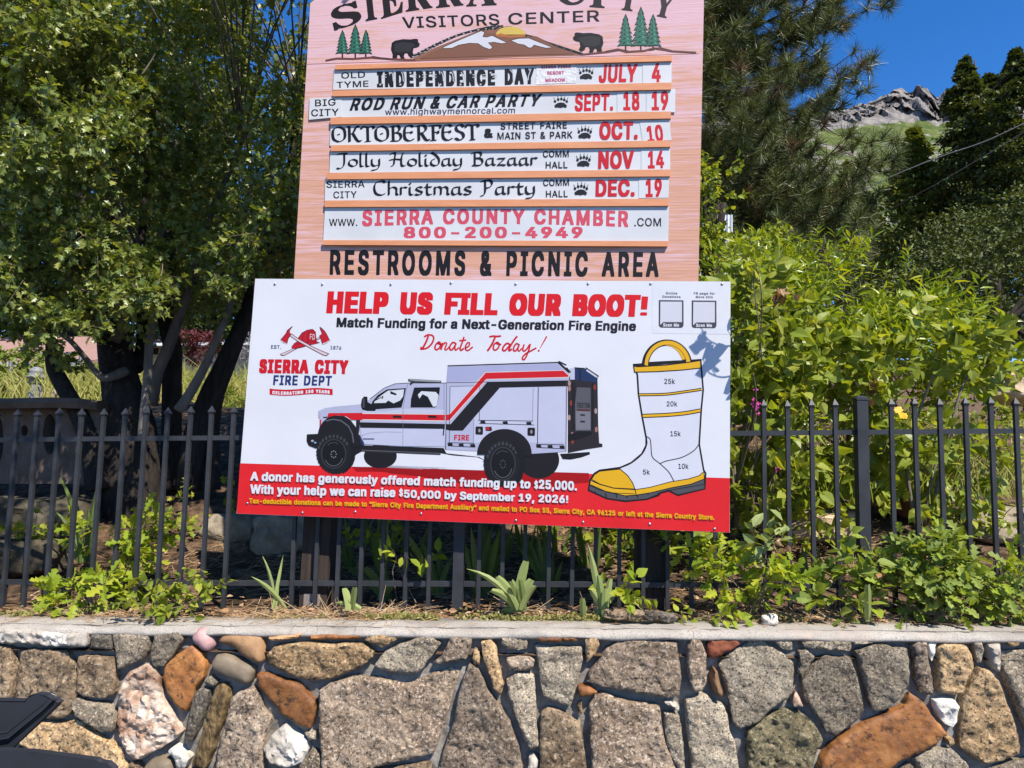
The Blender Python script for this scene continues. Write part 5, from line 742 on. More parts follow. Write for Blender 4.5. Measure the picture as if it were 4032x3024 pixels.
# ------------------------------------------------------------------ the field-stone wall
W1, W2, W3 = (0, 2400), (1300, 2400), (2632, 2400)
ZK = .6329
STONES = [
 (W1, 'quartz', 'cream white slab', [(-60,112),(60,124),(240,126),(400,150),(552,140),(545,228),(330,222),(180,212),(20,212),(-60,208)]),
 (W1, 'dark', '', [(560,155),(690,158),(690,250),(600,248),(552,245)]),
 (W1, 'brown', '', [(-90,228),(60,240),(80,380),(62,560),(-90,565)]),
 (W1, 'brown', '', [(118,268),(160,248),(400,262),(440,330),(470,440),(468,530),(438,640),(420,668),(300,680),(100,600),(95,480),(105,350)]),
 (W1, 'brown', '', [(482,288),(700,303),(708,440),(700,530),(640,555),(520,545),(478,520)]),
 (W1, 'grey', '', [(702,160),(740,145),(860,158),(922,165),(922,220),(890,305),(790,348),(730,376),(715,280)]),
 (W1, 'grey', '', [(965,160),(1060,145),(1110,140),(1140,185),(1090,262),(1020,352),(965,355),(935,310),(945,220)]),
 (W1, 'pink', 'smooth pink cobble', [(1190,165),(1230,120),(1270,122),(1318,180),(1328,225),(1300,270),(1258,262),(1190,200)]),
 (W1, 'browncobble', '', [(1345,200),(1380,150),(1440,140),(1560,150),(1628,165),(1640,240),(1636,325),(1600,336),(1500,290),(1440,235),(1370,222)]),
 (W1, 'browncobble', '', [(1665,168),(1760,152),(1880,140),(1885,165),(1840,185),(1740,198),(1675,200)]),
 (W1, 'rust', '', [(1928,158),(2060,155),(2245,160),(2245,185),(2090,187),(1930,186)]),
 (W1, 'tan', '', [(1660,280),(1700,235),(1780,215),(1920,205),(2054,218),(2184,206),(2262,216),(2322,262),(2318,298),(2262,345),(2165,392),(2060,436),(1950,446),(1850,430),(1740,380),(1670,340)]),
 (W1, 'cobble', '', [(1310,330),(1340,285),(1400,275),(1460,300),(1560,350),(1580,385),(1555,460),(1520,470),(1430,440),(1340,400),(1310,370)]),
 (W1, 'rust', 'rusty leaf shaped slab', [(1190,222),(1250,275),(1275,350),(1260,430),(1210,490),(1200,550),(1150,645),(1080,590),(1030,510),(1005,420),(1030,340),(1100,280)]),
 (W1, 'pinkquartz', 'big white quartz block with brown stains', [(760,440),(800,390),(920,335),(970,385),(985,440),(1000,550),(1045,620),(1080,680),(1125,770),(1098,800),(980,870),(880,930),(840,940),(790,915),(740,810),(725,700),(730,520)]),
 (W1, 'grey', '', [(460,560),(480,550),(560,582),(640,592),(700,640),(710,700),(690,760),(640,765),(560,720),(480,660),(455,620)]),
 (W1, 'tan', '', [(100,830),(200,712),(260,705),(400,712),(460,686),(520,720),(590,785),(680,840),(740,900),(780,990),(785,1150),(300,1150),(200,900)]),
 (W1, 'grey', '', [(1270,450),(1300,420),(1345,455),(1330,480),(1290,480)]),
 (W1, 'dark', '', [(1200,520),(1250,490),(1306,510),(1286,600),(1218,780),(1180,830),(1150,820),(1165,700)]),
 (W1, 'bark', 'dark banded sliver of stone', [(1345,475),(1380,465),(1426,500),(1416,580),(1376,700),(1336,830),(1278,990),(1190,970),(1230,850),(1290,650)]),
 (W1, 'pinkish', '', [(1445,545),(1500,505),(1560,490),(1600,530),(1630,620),(1686,680),(1660,760),(1636,860),(1640,990),(1660,1150),(1330,1150),(1350,900),(1402,700)]),
 (W1, 'rust', 'rusty orange slab', [(1590,405),(1650,400),(1760,440),(1850,460),(1900,520),(1955,570),(1962,640),(1928,738),(1850,720),(1760,660),(1680,570),(1600,480)]),
 (W1, 'quartz', 'white quartz lump', [(1645,860),(1690,780),(1770,715),(1830,770),(1905,820),(1915,880),(1875,950),(1780,985),(1730,960),(1690,950)]),
 (W1, 'quartz', '', [(1045,880),(1080,850),(1130,880),(1180,930),(1150,985),(1100,990),(1085,930)]),
 (W1, 'cobble', '', [(885,985),(930,940),(1000,922),(1060,945),(1075,1060),(1000,1150),(890,1140)]),
 (W1, 'light', '', [(1892,772),(1960,765),(1960,810),(1920,815)]),
 (W1, 'grey', '', [(1862,965),(1948,874),(1988,900),(2008,970),(2005,1140),(1860,1140)]),
 (W1, 'grey', '', [(-90,600),(60,600),(180,700),(90,830),(-90,900)]),
 (W1, 'brown', '', [(-90,930),(80,870),(180,910),(270,1150),(-90,1150)]),
 (W1, 'brown', '', [(800,960),(860,960),(870,1150),(800,1150)]),
 (W1, 'brown', '', [(1090,1020),(1180,1000),(1275,1020),(1300,1150),(1090,1150)]),
 (W2, 'pinkish', '', [(-66,500),(0,462),(130,424),(300,428),(460,470),(540,444),(640,402),(740,377),(800,382),(796,430),(768,490),(748,580),(716,690),(696,760),(645,900),(500,935),(300,975),(150,1010),(-40,1040),(-62,800),(-66,620)]),
 (W2, 'brown', '', [(-30,1065),(150,1040),(300,1000),(630,960),(640,1150),(-30,1150)]),
 (W2, 'tan', '', [(215,190),(240,165),(310,158),(400,170),(415,185),(380,208),(320,236),(270,213)]),
 (W2, 'light', '', [(270,350),(330,270),(430,220),(500,195),(570,165),(640,175),(685,215),(668,240),(630,290),(600,330),(560,388),(490,405),(380,390),(280,365)]),
 (W2, 'pinkish', '', [(640,330),(690,290),(720,230),(750,175),(840,175),(882,185),(872,250),(848,308),(740,328),(680,345)]),
 (W2, 'pinkish', '', [(865,335),(900,350),(948,430),(978,505),(1056,605),(1116,705),(1166,835),(1195,980),(1205,1150),(650,1150),(680,960),(720,830),(762,720),(792,560),(822,450)]),
 (W2, 'tan', '', [(940,200),(1000,188),(1030,230),(1040,300),(1060,400),(1082,470),(1058,536),(1020,500),(980,380),(950,290)]),
 (W2, 'tan', '', [(895,245),(930,270),(930,345),(900,340),(885,310)]),
 (W2, 'light', '', [(1060,175),(1150,170),(1228,175),(1225,245),(1180,252),(1100,245),(1065,215)]),
 (W2, 'pinkish', '', [(1095,305),(1150,292),(1240,290),(1270,320),(1262,365),(1190,385),(1110,375)]),
 (W2, 'light', '', [(1100,440),(1160,400),(1210,395),(1268,420),(1276,500),(1282,640),(1296,850),(1250,868),(1210,810),(1180,720),(1130,600),(1105,530)]),
 (W2, 'rust', '', [(1280,170),(1400,172),(1535,172),(1540,195),(1420,202),(1310,200)]),
 (W2, 'light', '', [(1272,225),(1400,235),(1568,240),(1572,320),(1536,460),(1496,602),(1420,578),(1332,550),(1312,470),(1290,340)]),
 (W2, 'tan', '', [(1592,172),(1660,170),(1676,220),(1648,280),(1600,332),(1590,270)]),
 (W2, 'pinkish', '', [(1610,400),(1680,310),(1720,250),(1790,202),(1880,182),(2040,192),(2160,207),(2172,300),(2186,430),(2168,538),(2090,548),(1960,520),(1830,498),(1700,478),(1602,445)]),
 (W2, 'rust', '', [(1545,485),(1600,478),(1665,515),(1610,540),(1550,545)]),
 (W2, 'tan', '', [(1540,600),(1565,575),(1570,650),(1545,660)]),
 (W2, 'brown', '', [(1312,650),(1350,617),(1430,632),(1500,672),(1558,712),(1576,830),(1600,990),(1605,1150),(1312,1150),(1300,850)]),
 (W2, 'quartz', '', [(1235,920),(1265,905),(1292,940),(1288,1000),(1232,1000)]),
 (W2, 'brown', '', [(1215,1040),(1295,1035),(1300,1150),(1222,1150)]),
 (W2, 'pinkish', '', [(1612,600),(1650,540),(1700,515),(1790,560),(1900,580),(2000,592),(2056,612),(2066,720),(2086,830),(2160,1000),(2200,1150),(1640,1150),(1622,850)]),
 (W2, 'quartz', '', [(2080,575),(2130,580),(2172,605),(2168,625),(2110,600)]),
 (W2, 'light', '', [(2078,640),(2175,662),(2200,860),(2215,1150),(2205,1060),(2135,950),(2094,830)]),
 (W3, 'pinkish', '', [(118,230),(150,182),(200,190),(235,280),(235,450),(210,500),(150,516),(125,400)]),
 (W3, 'red', 'brick red stone', [(240,240),(260,187),(330,184),(430,182),(446,215),(400,248),(330,288),(280,310),(250,298)]),
 (W3, 'browncobble', '', [(260,440),(280,360),(310,390),(320,450),(343,520),(330,553),(280,520)]),
 (W3, 'light', '', [(318,345),(360,302),(450,242),(540,192),(590,192),(660,242),(740,292),(786,340),(782,430),(768,518),(740,556),(640,616),(560,695),(440,738),(402,698),(382,580),(352,450)]),
 (W3, 'light', '', [(108,570),(170,547),(235,532),(290,582),(338,592),(368,650),(382,760),(418,830),(446,1050),(450,1150),(160,1150),(132,850),(112,700)]),
 (W3, 'light', '', [(665,205),(700,195),(770,205),(772,250),(740,258),(700,240)]),
 (W3, 'light', '', [(830,200),(900,190),(1000,191),(1130,191),(1143,230),(1128,260),(1000,253),(850,235)]),
 (W3, 'light', '', [(1157,200),(1280,193),(1280,205),(1220,215),(1160,215)]),
 (W3, 'grey', '', [(815,262),(860,252),(908,290),(888,330),(830,418),(812,400),(825,330)]),
 (W3, 'grey', '', [(832,440),(880,374),(970,292),(1060,300),(1128,302),(1146,340),(1176,420),(1206,540),(1220,630),(1186,688),(1120,738),(1040,795),(992,768),(952,700),(862,580),(842,510)]),
 (W3, 'grey', '', [(1167,265),(1240,237),(1320,212),(1400,237),(1488,247),(1498,330),(1496,470),(1428,558),(1388,608),(1310,630),(1270,622),(1240,520),(1202,380)]),
 (W3, 'pinkish', '', [(1522,230),(1550,200),(1608,205),(1612,290),(1636,400),(1656,500),(1648,538),(1570,520),(1550,440)]),
 (W3, 'quartz', '', [(1622,207),(1675,209),(1663,270),(1635,320),(1625,270)]),
 (W3, 'tan', '', [(1682,240),(1720,212),(1850,222),(1888,280),(1906,370),(1868,440),(1846,528),(1780,538),(1690,518),(1687,400)]),
 (W3, 'light', '', [(1900,212),(1950,205),(1960,250),(1945,330),(1920,330),(1910,260)]),
 (W3, 'quartz', 'bright white quartz wedge', [(1985,217),(2065,214),(2070,280),(2055,388),(2020,370),(2000,300)]),
 (W3, 'tan', '', [(2110,202),(2180,197),(2180,220),(2130,235)]),
 (W3, 'grey', '', [(2078,264),(2140,262),(2300,250),(2300,900),(2215,700),(2155,560),(2105,430),(2083,340)]),
 (W3, 'tan', '', [(1842,560),(1882,472),(1942,364),(1990,374),(2048,440),(2086,520),(2136,640),(2176,760),(2200,870),(2195,908),(2080,956),(1990,971),(1902,928),(1834,868),(1818,790),(1832,650)]),
 (W3, 'quartz', '', [(1660,570),(1720,562),(1790,567),(1818,610),(1798,700),(1780,733),(1722,718),(1682,650)]),
 (W3, 'rust', 'big smooth rusty orange slab', [(950,932),(1000,872),(1080,802),(1180,742),(1280,682),(1400,642),(1482,600),(1507,522),(1560,552),(1608,602),(1638,662),(1688,712),(1736,772),(1660,838),(1560,888),(1450,928),(1380,982),(1330,1060),(1200,1150),(960,1150),(935,1050)]),
 (W3, 'olive', 'rough olive stone', [(492,762),(560,717),(640,664),(740,624),(830,642),(898,692),(946,772),(970,820),(938,868),(900,950),(880,1050),(870,1150),(492,1150),(497,880)]),
 (W3, 'grey', '', [(1537,932),(1600,882),(1680,872),(1770,872),(1818,922),(1866,972),(1870,1150),(1580,1150),(1562,980)]),
 (W3, 'pinkquartz', '', [(775,570),(790,502),(813,540),(836,600),(780,600)]),
 (W3, 'tan', '', [(1740,810),(1770,800),(1785,830),(1750,850)]),
 (W3, 'grey', '', [(2022,1012),(2200,945),(2300,930),(2300,1150),(1930,1150),(1950,1060)]),
 (W3, 'grey', '', [(1400,1040),(1520,970),(1545,1050),(1560,1150),(1330,1150)]),
]
wo, wa, wnrm = WALL
wall = thing('stone_wall', 'low roadside wall of many coloured field stones under a rounded concrete cap', 'wall', (0, 3.27, 0))
def wall_uv(p):
    d = p - wo
    u = d.x / wa.x
    return u, d.z - wa.z * u
def wall_pt(u, v, off):
    return wo + wa * u + Vector((0, 0, v)) + wnrm * off
def inside(P, poly):
    x, y = P[:, 0], P[:, 1]; c = np.zeros(len(P), bool)
    a = poly; b = np.roll(poly, -1, 0)
    for (x1, y1), (x2, y2) in zip(a, b):
        if y1 == y2: continue
        c ^= ((y1 > y) != (y2 > y)) & (x < (x2 - x1) * (y - y1) / (y2 - y1) + x1)
    return c
def edge_dist(P, poly):
    a = poly; b = np.roll(poly, -1, 0); d = np.full(len(P), 9.)
    for p, q in zip(a, b):
        e = q - p; t = np.clip(((P - p) @ e) / (e @ e + 1e-12), 0, 1)
        d = np.minimum(d, np.hypot(*(P - (p + t[:, None] * e)).T))
    return d
def build_stone(poly, kind, idx, parent):
    r = random.Random(idx)
    P = np.array(poly, float)
    smoothk = kind in ('cobble', 'browncobble', 'pink')
    Q = []
    for i in range(len(P)):                                  # round the corners a little, roughen the edges
        a, b, c = P[i - 1], P[i], P[(i + 1) % len(P)]
        k = .25 if smoothk else .12
        Q += [b + (a - b) * k, b + ((a + c) / 2 - b) * k * .35, b + (c - b) * k]
    P = np.array(Q); out = []
    for i in range(len(P)):
        a, b = P[i], P[(i + 1) % len(P)]
        n = max(1, int(np.hypot(*(b - a)) / .011))
        for k in range(n):
            q = a + (b - a) * k / n
            j = 0 if smoothk else .0045
            out.append(q + np.array((noise.noise(Vector((q[0] * 38, q[1] * 38, idx))), noise.noise(Vector((q[0] * 38, q[1] * 38, idx + 50))))) * j)
    P = np.array(out); nb = len(P)
    lo, hi = P.min(0), P.max(0); size = min(hi - lo)
    g = .0085
    gx, gy = np.meshgrid(np.arange(lo[0], hi[0], g), np.arange(lo[1], hi[1], g))
    G = np.stack([gx.ravel(), gy.ravel()], 1) + np.random.default_rng(idx).uniform(-.3, .3, (gx.size, 2)) * g
    G = G[inside(G, P)]; d = edge_dist(G, P); G = G[d > .6 * g]; d = d[d > .6 * g]
    res = delaunay_2d_cdt([Vector(p) for p in P] + [Vector(p) for p in G], [], [list(range(nb))], 1, 1e-6)
    vs = np.array([tuple(v) for v in res[0]]); tr = [f for f in res[2] if len(f) == 3]
    src = res[3]
    dd = np.concatenate([np.zeros(nb), d])
    H = r.uniform(.0, .014); tilt = (r.uniform(-.07, .07), r.uniform(-.10, .06))
    rough = {'rust': .35, 'cobble': .15, 'browncobble': .25, 'pink': .12, 'quartz': 1.5, 'pinkquartz': 1.6, 'olive': 1.4}.get(kind, 1.0)
    cen = P.mean(0); V = []
    for i, (x, y) in enumerate(vs):
        di = dd[src[i][0]] if src[i] else 0
        if smoothk: prof = .034 * math.sqrt(max(0, 1 - (1 - min(1, di / max(.02, size * .42))) ** 2)) - .02
        else: prof = .010 * (1 - math.exp(-di / .006)) - .008
        q = Vector((x * 1.0, y * 1.0, idx * 3.1))
        h = .012 * noise.fractal(q * 14, .9, 2, 3) + .0055 * noise.fractal(q * 60, .8, 2, 2)
        if kind in ('quartz', 'pinkquartz', 'olive'): h += .006 * abs(noise.noise(q * 24))
        off = H + prof + h * rough * (.35 + .65 * min(1, di / .012)) + (x - cen[0]) * tilt[0] + (y - cen[1]) * tilt[1]
        V.append(tuple(wall_pt(x, y, off)))
    # side wall going back into the mortar
    bidx = [None] * nb
    for i, s_ in enumerate(src):
        for k in s_:
            if k < nb: bidx[k] = i
    bidx = [b for b in bidx if b is not None]; nb2 = len(bidx); base = len(V)
    for b in bidx:
        x, y = vs[b]; V.append(tuple(wall_pt(x, y, -.085)))
    Q = [(bidx[i], base + i, base + (i + 1) % nb2, bidx[(i + 1) % nb2]) for i in range(nb2)]
    ar = sum(P[i - 1][0] * P[i][1] - P[i][0] * P[i - 1][1] for i in range(nb))
    T = np.array(tr); ta = vs[T]
    cr = (ta[:, 1, 0] - ta[:, 0, 0]) * (ta[:, 2, 1] - ta[:, 0, 1]) - (ta[:, 1, 1] - ta[:, 0, 1]) * (ta[:, 2, 0] - ta[:, 0, 0])
    T[cr < 0] = T[cr < 0][:, ::-1]
    if ar < 0: Q = [q[::-1] for q in Q]
    return mesh_np('stone', V, [np.array(Q), T], STONE[kind], parent, True)
def smooth_by_angle(o, ang=40):
    me = o.data
    if hasattr(me, 'set_sharp_from_angle'): me.set_sharp_from_angle(angle=R(ang))
for i, (org, kind, lab, pts) in enumerate(STONES):
    uv = [wall_uv(on(WALL, org[0] + x * ZK, org[1] + y * ZK)) for x, y in pts]
    o = build_stone(uv, kind, i, wall)
    smooth_by_angle(o, 48)
    if lab: o['label'] = lab
# mortar bed behind the stones
Vm = []; nu, nv = 420, 64
for j in range(nv):
    for i in range(nu):
        u = -2.55 + 5.1 * i / (nu - 1); v = -1.66 + .84 * j / (nv - 1)
        q = Vector((u * 9, v * 9, 3))
        Vm.append(tuple(wall_pt(u, v, -.044 + .016 * noise.fractal(q, .8, 2, 5) + .008 * noise.noise(q * 6))))
Qm = np.array([(j * nu + i, j * nu + i + 1, (j + 1) * nu + i + 1, (j + 1) * nu + i) for j in range(nv - 1) for i in range(nu - 1)])
mesh_np('mortar', Vm, Qm, M['mortar'], wall, True)
# plain wall ends beyond the picture keep the wall whole
mbx = MB()
for sgn in (-1, 1):
    c = wall_pt(sgn * 5.0, -1.235, -.14)
    mbx.box(c, wa * 2.42, Vector((0, .1, 0)), Vector((0, 0, .385)))
mbx.build('wall_end', M['mortar'], wall)
# rounded concrete cap
prof = [(-.20, -.10), (-.20, .004), (-.12, .002), (-.07, 0), (-.036, -.001), (-.018, -.005), (-.006, -.012), (.001, -.022), (.002, -.030), (-.003, -.038), (-.02, -.043), (-.06, -.046)]
CAPV = -.822
Vc = []; us = np.concatenate([np.linspace(-7.4, -2.6, 12), np.arange(-2.55, 2.6, .016), np.linspace(2.65, 7.4, 12)])
for u in us:
    for k, (o_, v_) in enumerate(prof):
        q = Vector((u * 3.2, o_ * 7, v_ * 7)); w = .007 * noise.fractal(q, .8, 2, 4) + .002 * noise.noise(q * 9)
        low = .006 * noise.noise(Vector((u * 5, 4, 1))) if k >= 8 else 0
        edge = .03 * noise.noise(Vector((u * 3, 9, 2))) if k < 2 else 0
        Vc.append(tuple(wall_pt(u, CAPV + v_ + w + low, o_ + w + edge)))
nk = len(prof)
Qc = np.array([(i * nk + k, (i + 1) * nk + k, (i + 1) * nk + k + 1, i * nk + k + 1) for i in range(len(us) - 1) for k in range(nk - 1)])
mesh_np('concrete_cap', Vc, Qc, M['cap'], wall, True)

# ------------------------------------------------------------------ the black iron fence
fo, fa, fn = FENCE
def fence_s(px, py): return (on(FENCE, px, py) - fo).x / fa.x
def fence_pt(s, z, off=0.0):
    """z is height above the level of the fence line at s=0"""
    p = fo + fa * s + fn * off
    return Vector((p.x, p.y, z + fa.z * s))
fence = thing('iron_fence', 'black iron picket fence with spear points standing behind the stone wall', 'fence', (0, 3.665, .79))
tips = [160, 340, 525, 712, 905, 1095, 1282, 1470, 1658, 1850, 2040]
S_ = [fence_s(x * .4521, 1602) for x in tips]
S_ += [fence_s(x * .6329 + 1100, 2300) for x in (80, 225, 360, 505, 640, 785, 930, 1240, 1385, 1525, 1675, 1820, 1965, 2115)]
S_ += [fence_s(x * .7378 + 2400, 2200) for x in (180, 310, 437, 567)]
S_ += [fence_s(x * .663 + 2700, 1600) for x in (315, 458, 605, 745, 890)][1:]
S_ += [fence_s(3300 + .603 * x, 1570) for x in (340, 502, 665, 827, 995, 1155)]
dS = .1185
S_ = sorted(S_); S2 = [S_[0]]
for s in S_[1:]:
    if s - S2[-1] > .07: S2.append(s)
post_s = [fence_s(1806, 2250), fence_s(3395, 1900)]
post_s = [post_s[0] - 2.66] + post_s
S2 = [S2[0] - dS * k for k in range(8, 0, -1)] + S2 + [S2[-1] + dS * k for k in range(1, 9)]
ax = Vector((fa.x, fa.y, 0)).normalized(); ay = Vector((-fn.x, -fn.y, 0))
def ring(c, hw, z): return [tuple(Vector((c.x, c.y, z)) + ax * hw * i + ay * hw * j) for i, j in ((-1, -1), (1, -1), (1, 1), (-1, 1))]
PTOP, PBOT = 1.842, .79
for s in S2:
    if min(abs(s - p) for p in post_s) < .035: continue
    m = MB(); lean = random.uniform(-.005, .005)
    top = PTOP + fa.z * s + random.uniform(-.004, .004); c = fence_pt(s, 0); bot = PBOT + fa.z * s
    hw = .0098
    m.loft([ring(c, hw, bot), ring(c + ax * lean, hw, top - .052), ring(c + ax * lean, hw * 1.05, top - .044), ring(c + ax * lean, hw * 1.5, top - .034), ring(c + ax * lean, hw * 1.5, top - .030), ring(c + ax * lean, hw * .12, top)])
    m.build('picket', M['iron'], fence)
for s in post_s:
    m = MB(); c = fence_pt(s, 0); top = PTOP + .018 + fa.z * s; bot = .72 + fa.z * s
    m.loft([ring(c, .0265, bot), ring(c, .0265, top - .022)])
    m.build('post', M['iron'], fence)
    m = MB(); m.loft([ring(c, .0295, top - .024), ring(c, .0295, top - .012), ring(c, .011, top - .002)])
    m.build('post_cap', M['iron'], fence)
edges = [-3.9] + post_s + [post_s[-1] * 2 - post_s[-2]]
for z, nm in ((1.676, 'top_rail'), (.925, 'bottom_rail')):
    for a, b in zip(edges[:-1], edges[1:]):
        a2, b2 = a + .027, b - .027
        ca, cb = fence_pt((a2 + b2) / 2, z, -.009), None
        m = MB(); m.box(ca, fa * ((b2 - a2) / 2), ay * .0105, Vector((0, 0, .0125)))
        m.build(nm, M['iron'], fence)
# ------------------------------------------------------------------ the visitors centre sign
so, sa, sn = SIGN
BOARD_OFF = -.014
def slab(pts, off, thick, mats, name, parent, edge=None, bevel=0):
    """a flat board: outline in picture points on the sign plane, front face at off, going back by thick"""
    F_ = [on(SIGN, x, y, off) for x, y in pts]
    ar = sum(pts[i - 1][0] * pts[i][1] - pts[i][0] * pts[i - 1][1] for i in range(len(pts)))
    if ar > 0: F_ = F_[::-1]
    n = len(F_); m = MB()
    V = [tuple(p) for p in F_] + [tuple(p - sn * thick) for p in F_]
    tr = tessellate_polygon([[Vector((p.dot(sa), p.z, 0)) for p in F_]])
    T = []
    for a, b, c in tr:
        pa, pb, pc = F_[a], F_[b], F_[c]
        nn = (pb - pa).cross(pc - pa)
        t = (a, b, c) if nn.dot(sn) > 0 else (a, c, b)
        T.append(t); T.append((t[2] + n, t[1] + n, t[0] + n))
    m.add(V, [], T)
    m.m = 1 if edge else 0
    m.add(V, [(i, i + n, (i + 1) % n + n, (i + 1) % n) for i in range(n)])
    return m.build(name, [mats] + ([edge] if edge else []), parent)
sign = thing('visitors_sign', 'tall weathered pink plywood visitors center sign with carved black letters above the white banner', 'sign', tuple(on(SIGN, 1950, 2420, -.2)))
slab([(1140, 1420), (1157, 1103), (1222, 12), (1330, -70), (1560, -170), (1990, -235), (2420, -190), (2660, -90), (2772, -10), (2750, 1103), (2744, 1420)],
     BOARD_OFF, .02, M['board'], 'board', sign, M['board_edge'])
mb = MB()
for px, hw in ((1262, .072), (2562, .072)):
    c = on(SIGN, px, 2250, 0)
    yy = fo.y - (c.x) * math.tan(R(3.7)) + .02 + .085
    c = Vector((c.x * yy / c.y, yy, 0))
    lean = Vector((.0, 0, 0))
    mb = MB()
    mb.loft([[tuple(c + Vector((0.012 * (z - 1.6), 0, z)) + ax * hw * i + ay * hw * j) for i, j in ((-1, -1), (1, -1), (1, 1), (-1, 1))] for z in (.72, 1.2, 1.7, 2.6)])
    mb.build('post', M['post'], sign)
# patch on the left post
c = on(SIGN, 1228, 2362, 0); yy = fo.y - c.x * math.tan(R(3.7)) + .02 + .011
c = EYE + ray(1228, 2362) * (yy / ray(1228, 2362).y)
mb = MB(); mb.box(c, ax * .043, ay * .002, Vector((0, 0, .031)))
mb.build('base_plate', simple('grey_patch', (.16, .13, .115), (.26, .22, .20), 30), sign)
BLK = (22, 20, 22); INK = (24, 22, 30)
R1 = (1150, 0, .74593); R2 = (1150, 450, .74593); SZ = (1230, 0, .68716)
ft = BOARD_OFF + .0006
# carved lettering
f = Flat(SIGN, ft, R1)
def arch(q, u, v):
    return (q[0], q[1])
for ch, (xa, ya), (xb, yb), (xt, yt) in (
    ('S', (222, 160), (372, 112), (196, 50)), ('I', (388, 112), (450, 100), (372, -40)), ('E', (470, 100), (590, 62), (452, -70)),
    ('R', (600, 62), (742, 40), (588, -100)), ('R', (760, 42), (905, 27), (752, -120)), ('A', (920, 34), (1080, 26), (918, -125)),
    ('C', (1395, 22), (1545, 22), (1400, -125)), ('I', (1570, 36), (1650, 42), (1578, -115)), ('T', (1720, 50), (1815, 60), (1745, -95)), ('Y', (1900, 80), (2000, 100), (1935, -55))):
    f.text(ch, 'serif', (xa, ya), (xb, yb), (xt, yt), (34, 27, 27))
f.build('lettering', sign)
f = Flat(SIGN, ft, R1)
f.text('VISITORS', 'medium', (586, 148), (1096, 131), (580, 90), BLK, 14)
f.text('CENTER', 'medium', (1142, 129), (1622, 112), (1141, 70), BLK, 14)
f.build('lettering', sign)
f = Flat(SIGN, ft, R2)
f.text('RESTROOMS & PICNIC AREA', 'bold', (198, 841), (1934, 853), (202, 716), BLK, 56, space=230)
f.build('lettering', sign)
# painted mountain, sun and rays
BR = (139, 94, 74)
f = Flat(SIGN, ft, SZ)
f.poly([(575, 335), (700, 275), (800, 235), (965, 170), (1010, 185), (1050, 188), (1110, 150), (1140, 150), (1190, 162), (1225, 195), (1290, 210), (1420, 275), (1530, 305), (1540, 318), (1200, 325), (900, 340), (590, 352)], (150, 104, 84))
f.poly([(960, 172), (985, 160), (1080, 145), (1220, 200), (1140, 210), (1040, 195)], (150, 104, 84))
rays = []
for i in range(46):
    t = i / 45
    x = 590 + t * (1520 - 590); y = 318 - 165 * math.sin(min(1, t / .52) * math.pi / 2) if t < .52 else 153 + (t - .52) / .48 * 145
    r_ = random.Random(i)
    dx = 58 if t < .52 else -62; dy = -20 if t < .52 else -24
    if .40 < t < .64: dx, dy = (50, -24) if t < .52 else (-50, -24)
    f.line([(x - dx * .5, y - dy * .35 + 4), (x + dx * .55, y + dy * .4)], 13, (32, 34, 38), w2=5)
    if i % 2 == 0: f.line([(x - dx * .4 + 6, y - dy * .3 + 2), (x + dx * .3, y + dy * .2 + 3)], 5, (206, 206, 196), w2=2)
f.poly([(620, 330), (760, 268), (965, 172), (1010, 190), (1050, 194), (1180, 208), (1290, 214), (1420, 280), (1500, 308), (1100, 318), (620, 335)], BR)
f.poly(ell(1137, 198, 84, 46, 26, 180, 360), (228, 196, 98))
f.poly([(1053, 198), (1080, 190), (1130, 205), (1190, 200), (1221, 200), (1222, 208), (1140, 215), (1053, 206)], (196, 120, 60))
SN = (226, 226, 232)
f.line([(750, 272), (830, 236), (968, 178), (985, 186), (975, 212), (1000, 214), (1030, 205), (1070, 225), (1112, 244), (1085, 248), (1040, 240), (1005, 244), (1030, 270), (1018, 282), (980, 268), (950, 248), (900, 246), (840, 256), (800, 274), (752, 276)], 7, (60, 40, 34), closed=True)
f.poly([(750, 272), (830, 236), (968, 178), (985, 186), (975, 212), (1000, 214), (1030, 205), (1070, 225), (1112, 244), (1085, 248), (1040, 240), (1005, 244), (1030, 270), (1018, 282), (980, 268), (950, 248), (900, 246), (840, 256), (800, 274), (752, 276)], SN)
q = [(1140, 232), (1180, 222), (1240, 220), (1300, 244), (1370, 272), (1340, 274), (1290, 262), (1270, 256), (1255, 272), (1240, 272), (1215, 256), (1180, 250)]
f.line(q, 7, (60, 40, 34), closed=True); f.poly(q, SN)
# ground line under the little trees
f.line([(75, 346), (140, 334), (230, 336), (340, 328), (450, 338), (590, 344)], 9, (120, 70, 58))
f.line([(340, 322), (400, 332), (450, 338)], 5, (50, 34, 30))
f.line([(1540, 312), (1680, 298), (1760, 285), (1800, 296), (1900, 290), (1960, 275), (2060, 292), (2200, 300)], 9, (120, 70, 58))
f.line([(1680, 294), (1750, 280), (1810, 292)], 5, (50, 34, 30)); f.line([(1930, 288), (1990, 272), (2060, 290)], 5, (50, 34, 30))
f.build('mountain_picture', sign)
# bears
BEAR = [(455, 245), (475, 232), (520, 224), (560, 226), (585, 222), (598, 222), (606, 226), (606, 240), (616, 252), (612, 266), (596, 274), (580, 276), (575, 300), (584, 322), (570, 334), (552, 322), (545, 306), (530, 306), (524, 322), (530, 336), (508, 338), (498, 316), (488, 316), (484, 338), (458, 338), (460, 312), (450, 284)]
f = Flat(SIGN, ft, SZ)
f.poly(BEAR, (24, 23, 24)); f.poly([(470, 250), (520, 240), (570, 246), (590, 256), (574, 272), (560, 296), (500, 300), (470, 296)], (52, 50, 50))
f.build('bear_picture', sign)
f = Flat(SIGN, ft, SZ)
bx = [(1668 - (x - 450) * 1.06, 186 + (y - 222) * 1.0) for x, y in BEAR]
f.poly(bx, (24, 23, 24)); f.poly([(1650, 214), (1600, 204), (1545, 212), (1520, 222), (1540, 240), (1560, 262), (1610, 266), (1645, 256)], (52, 50, 50))
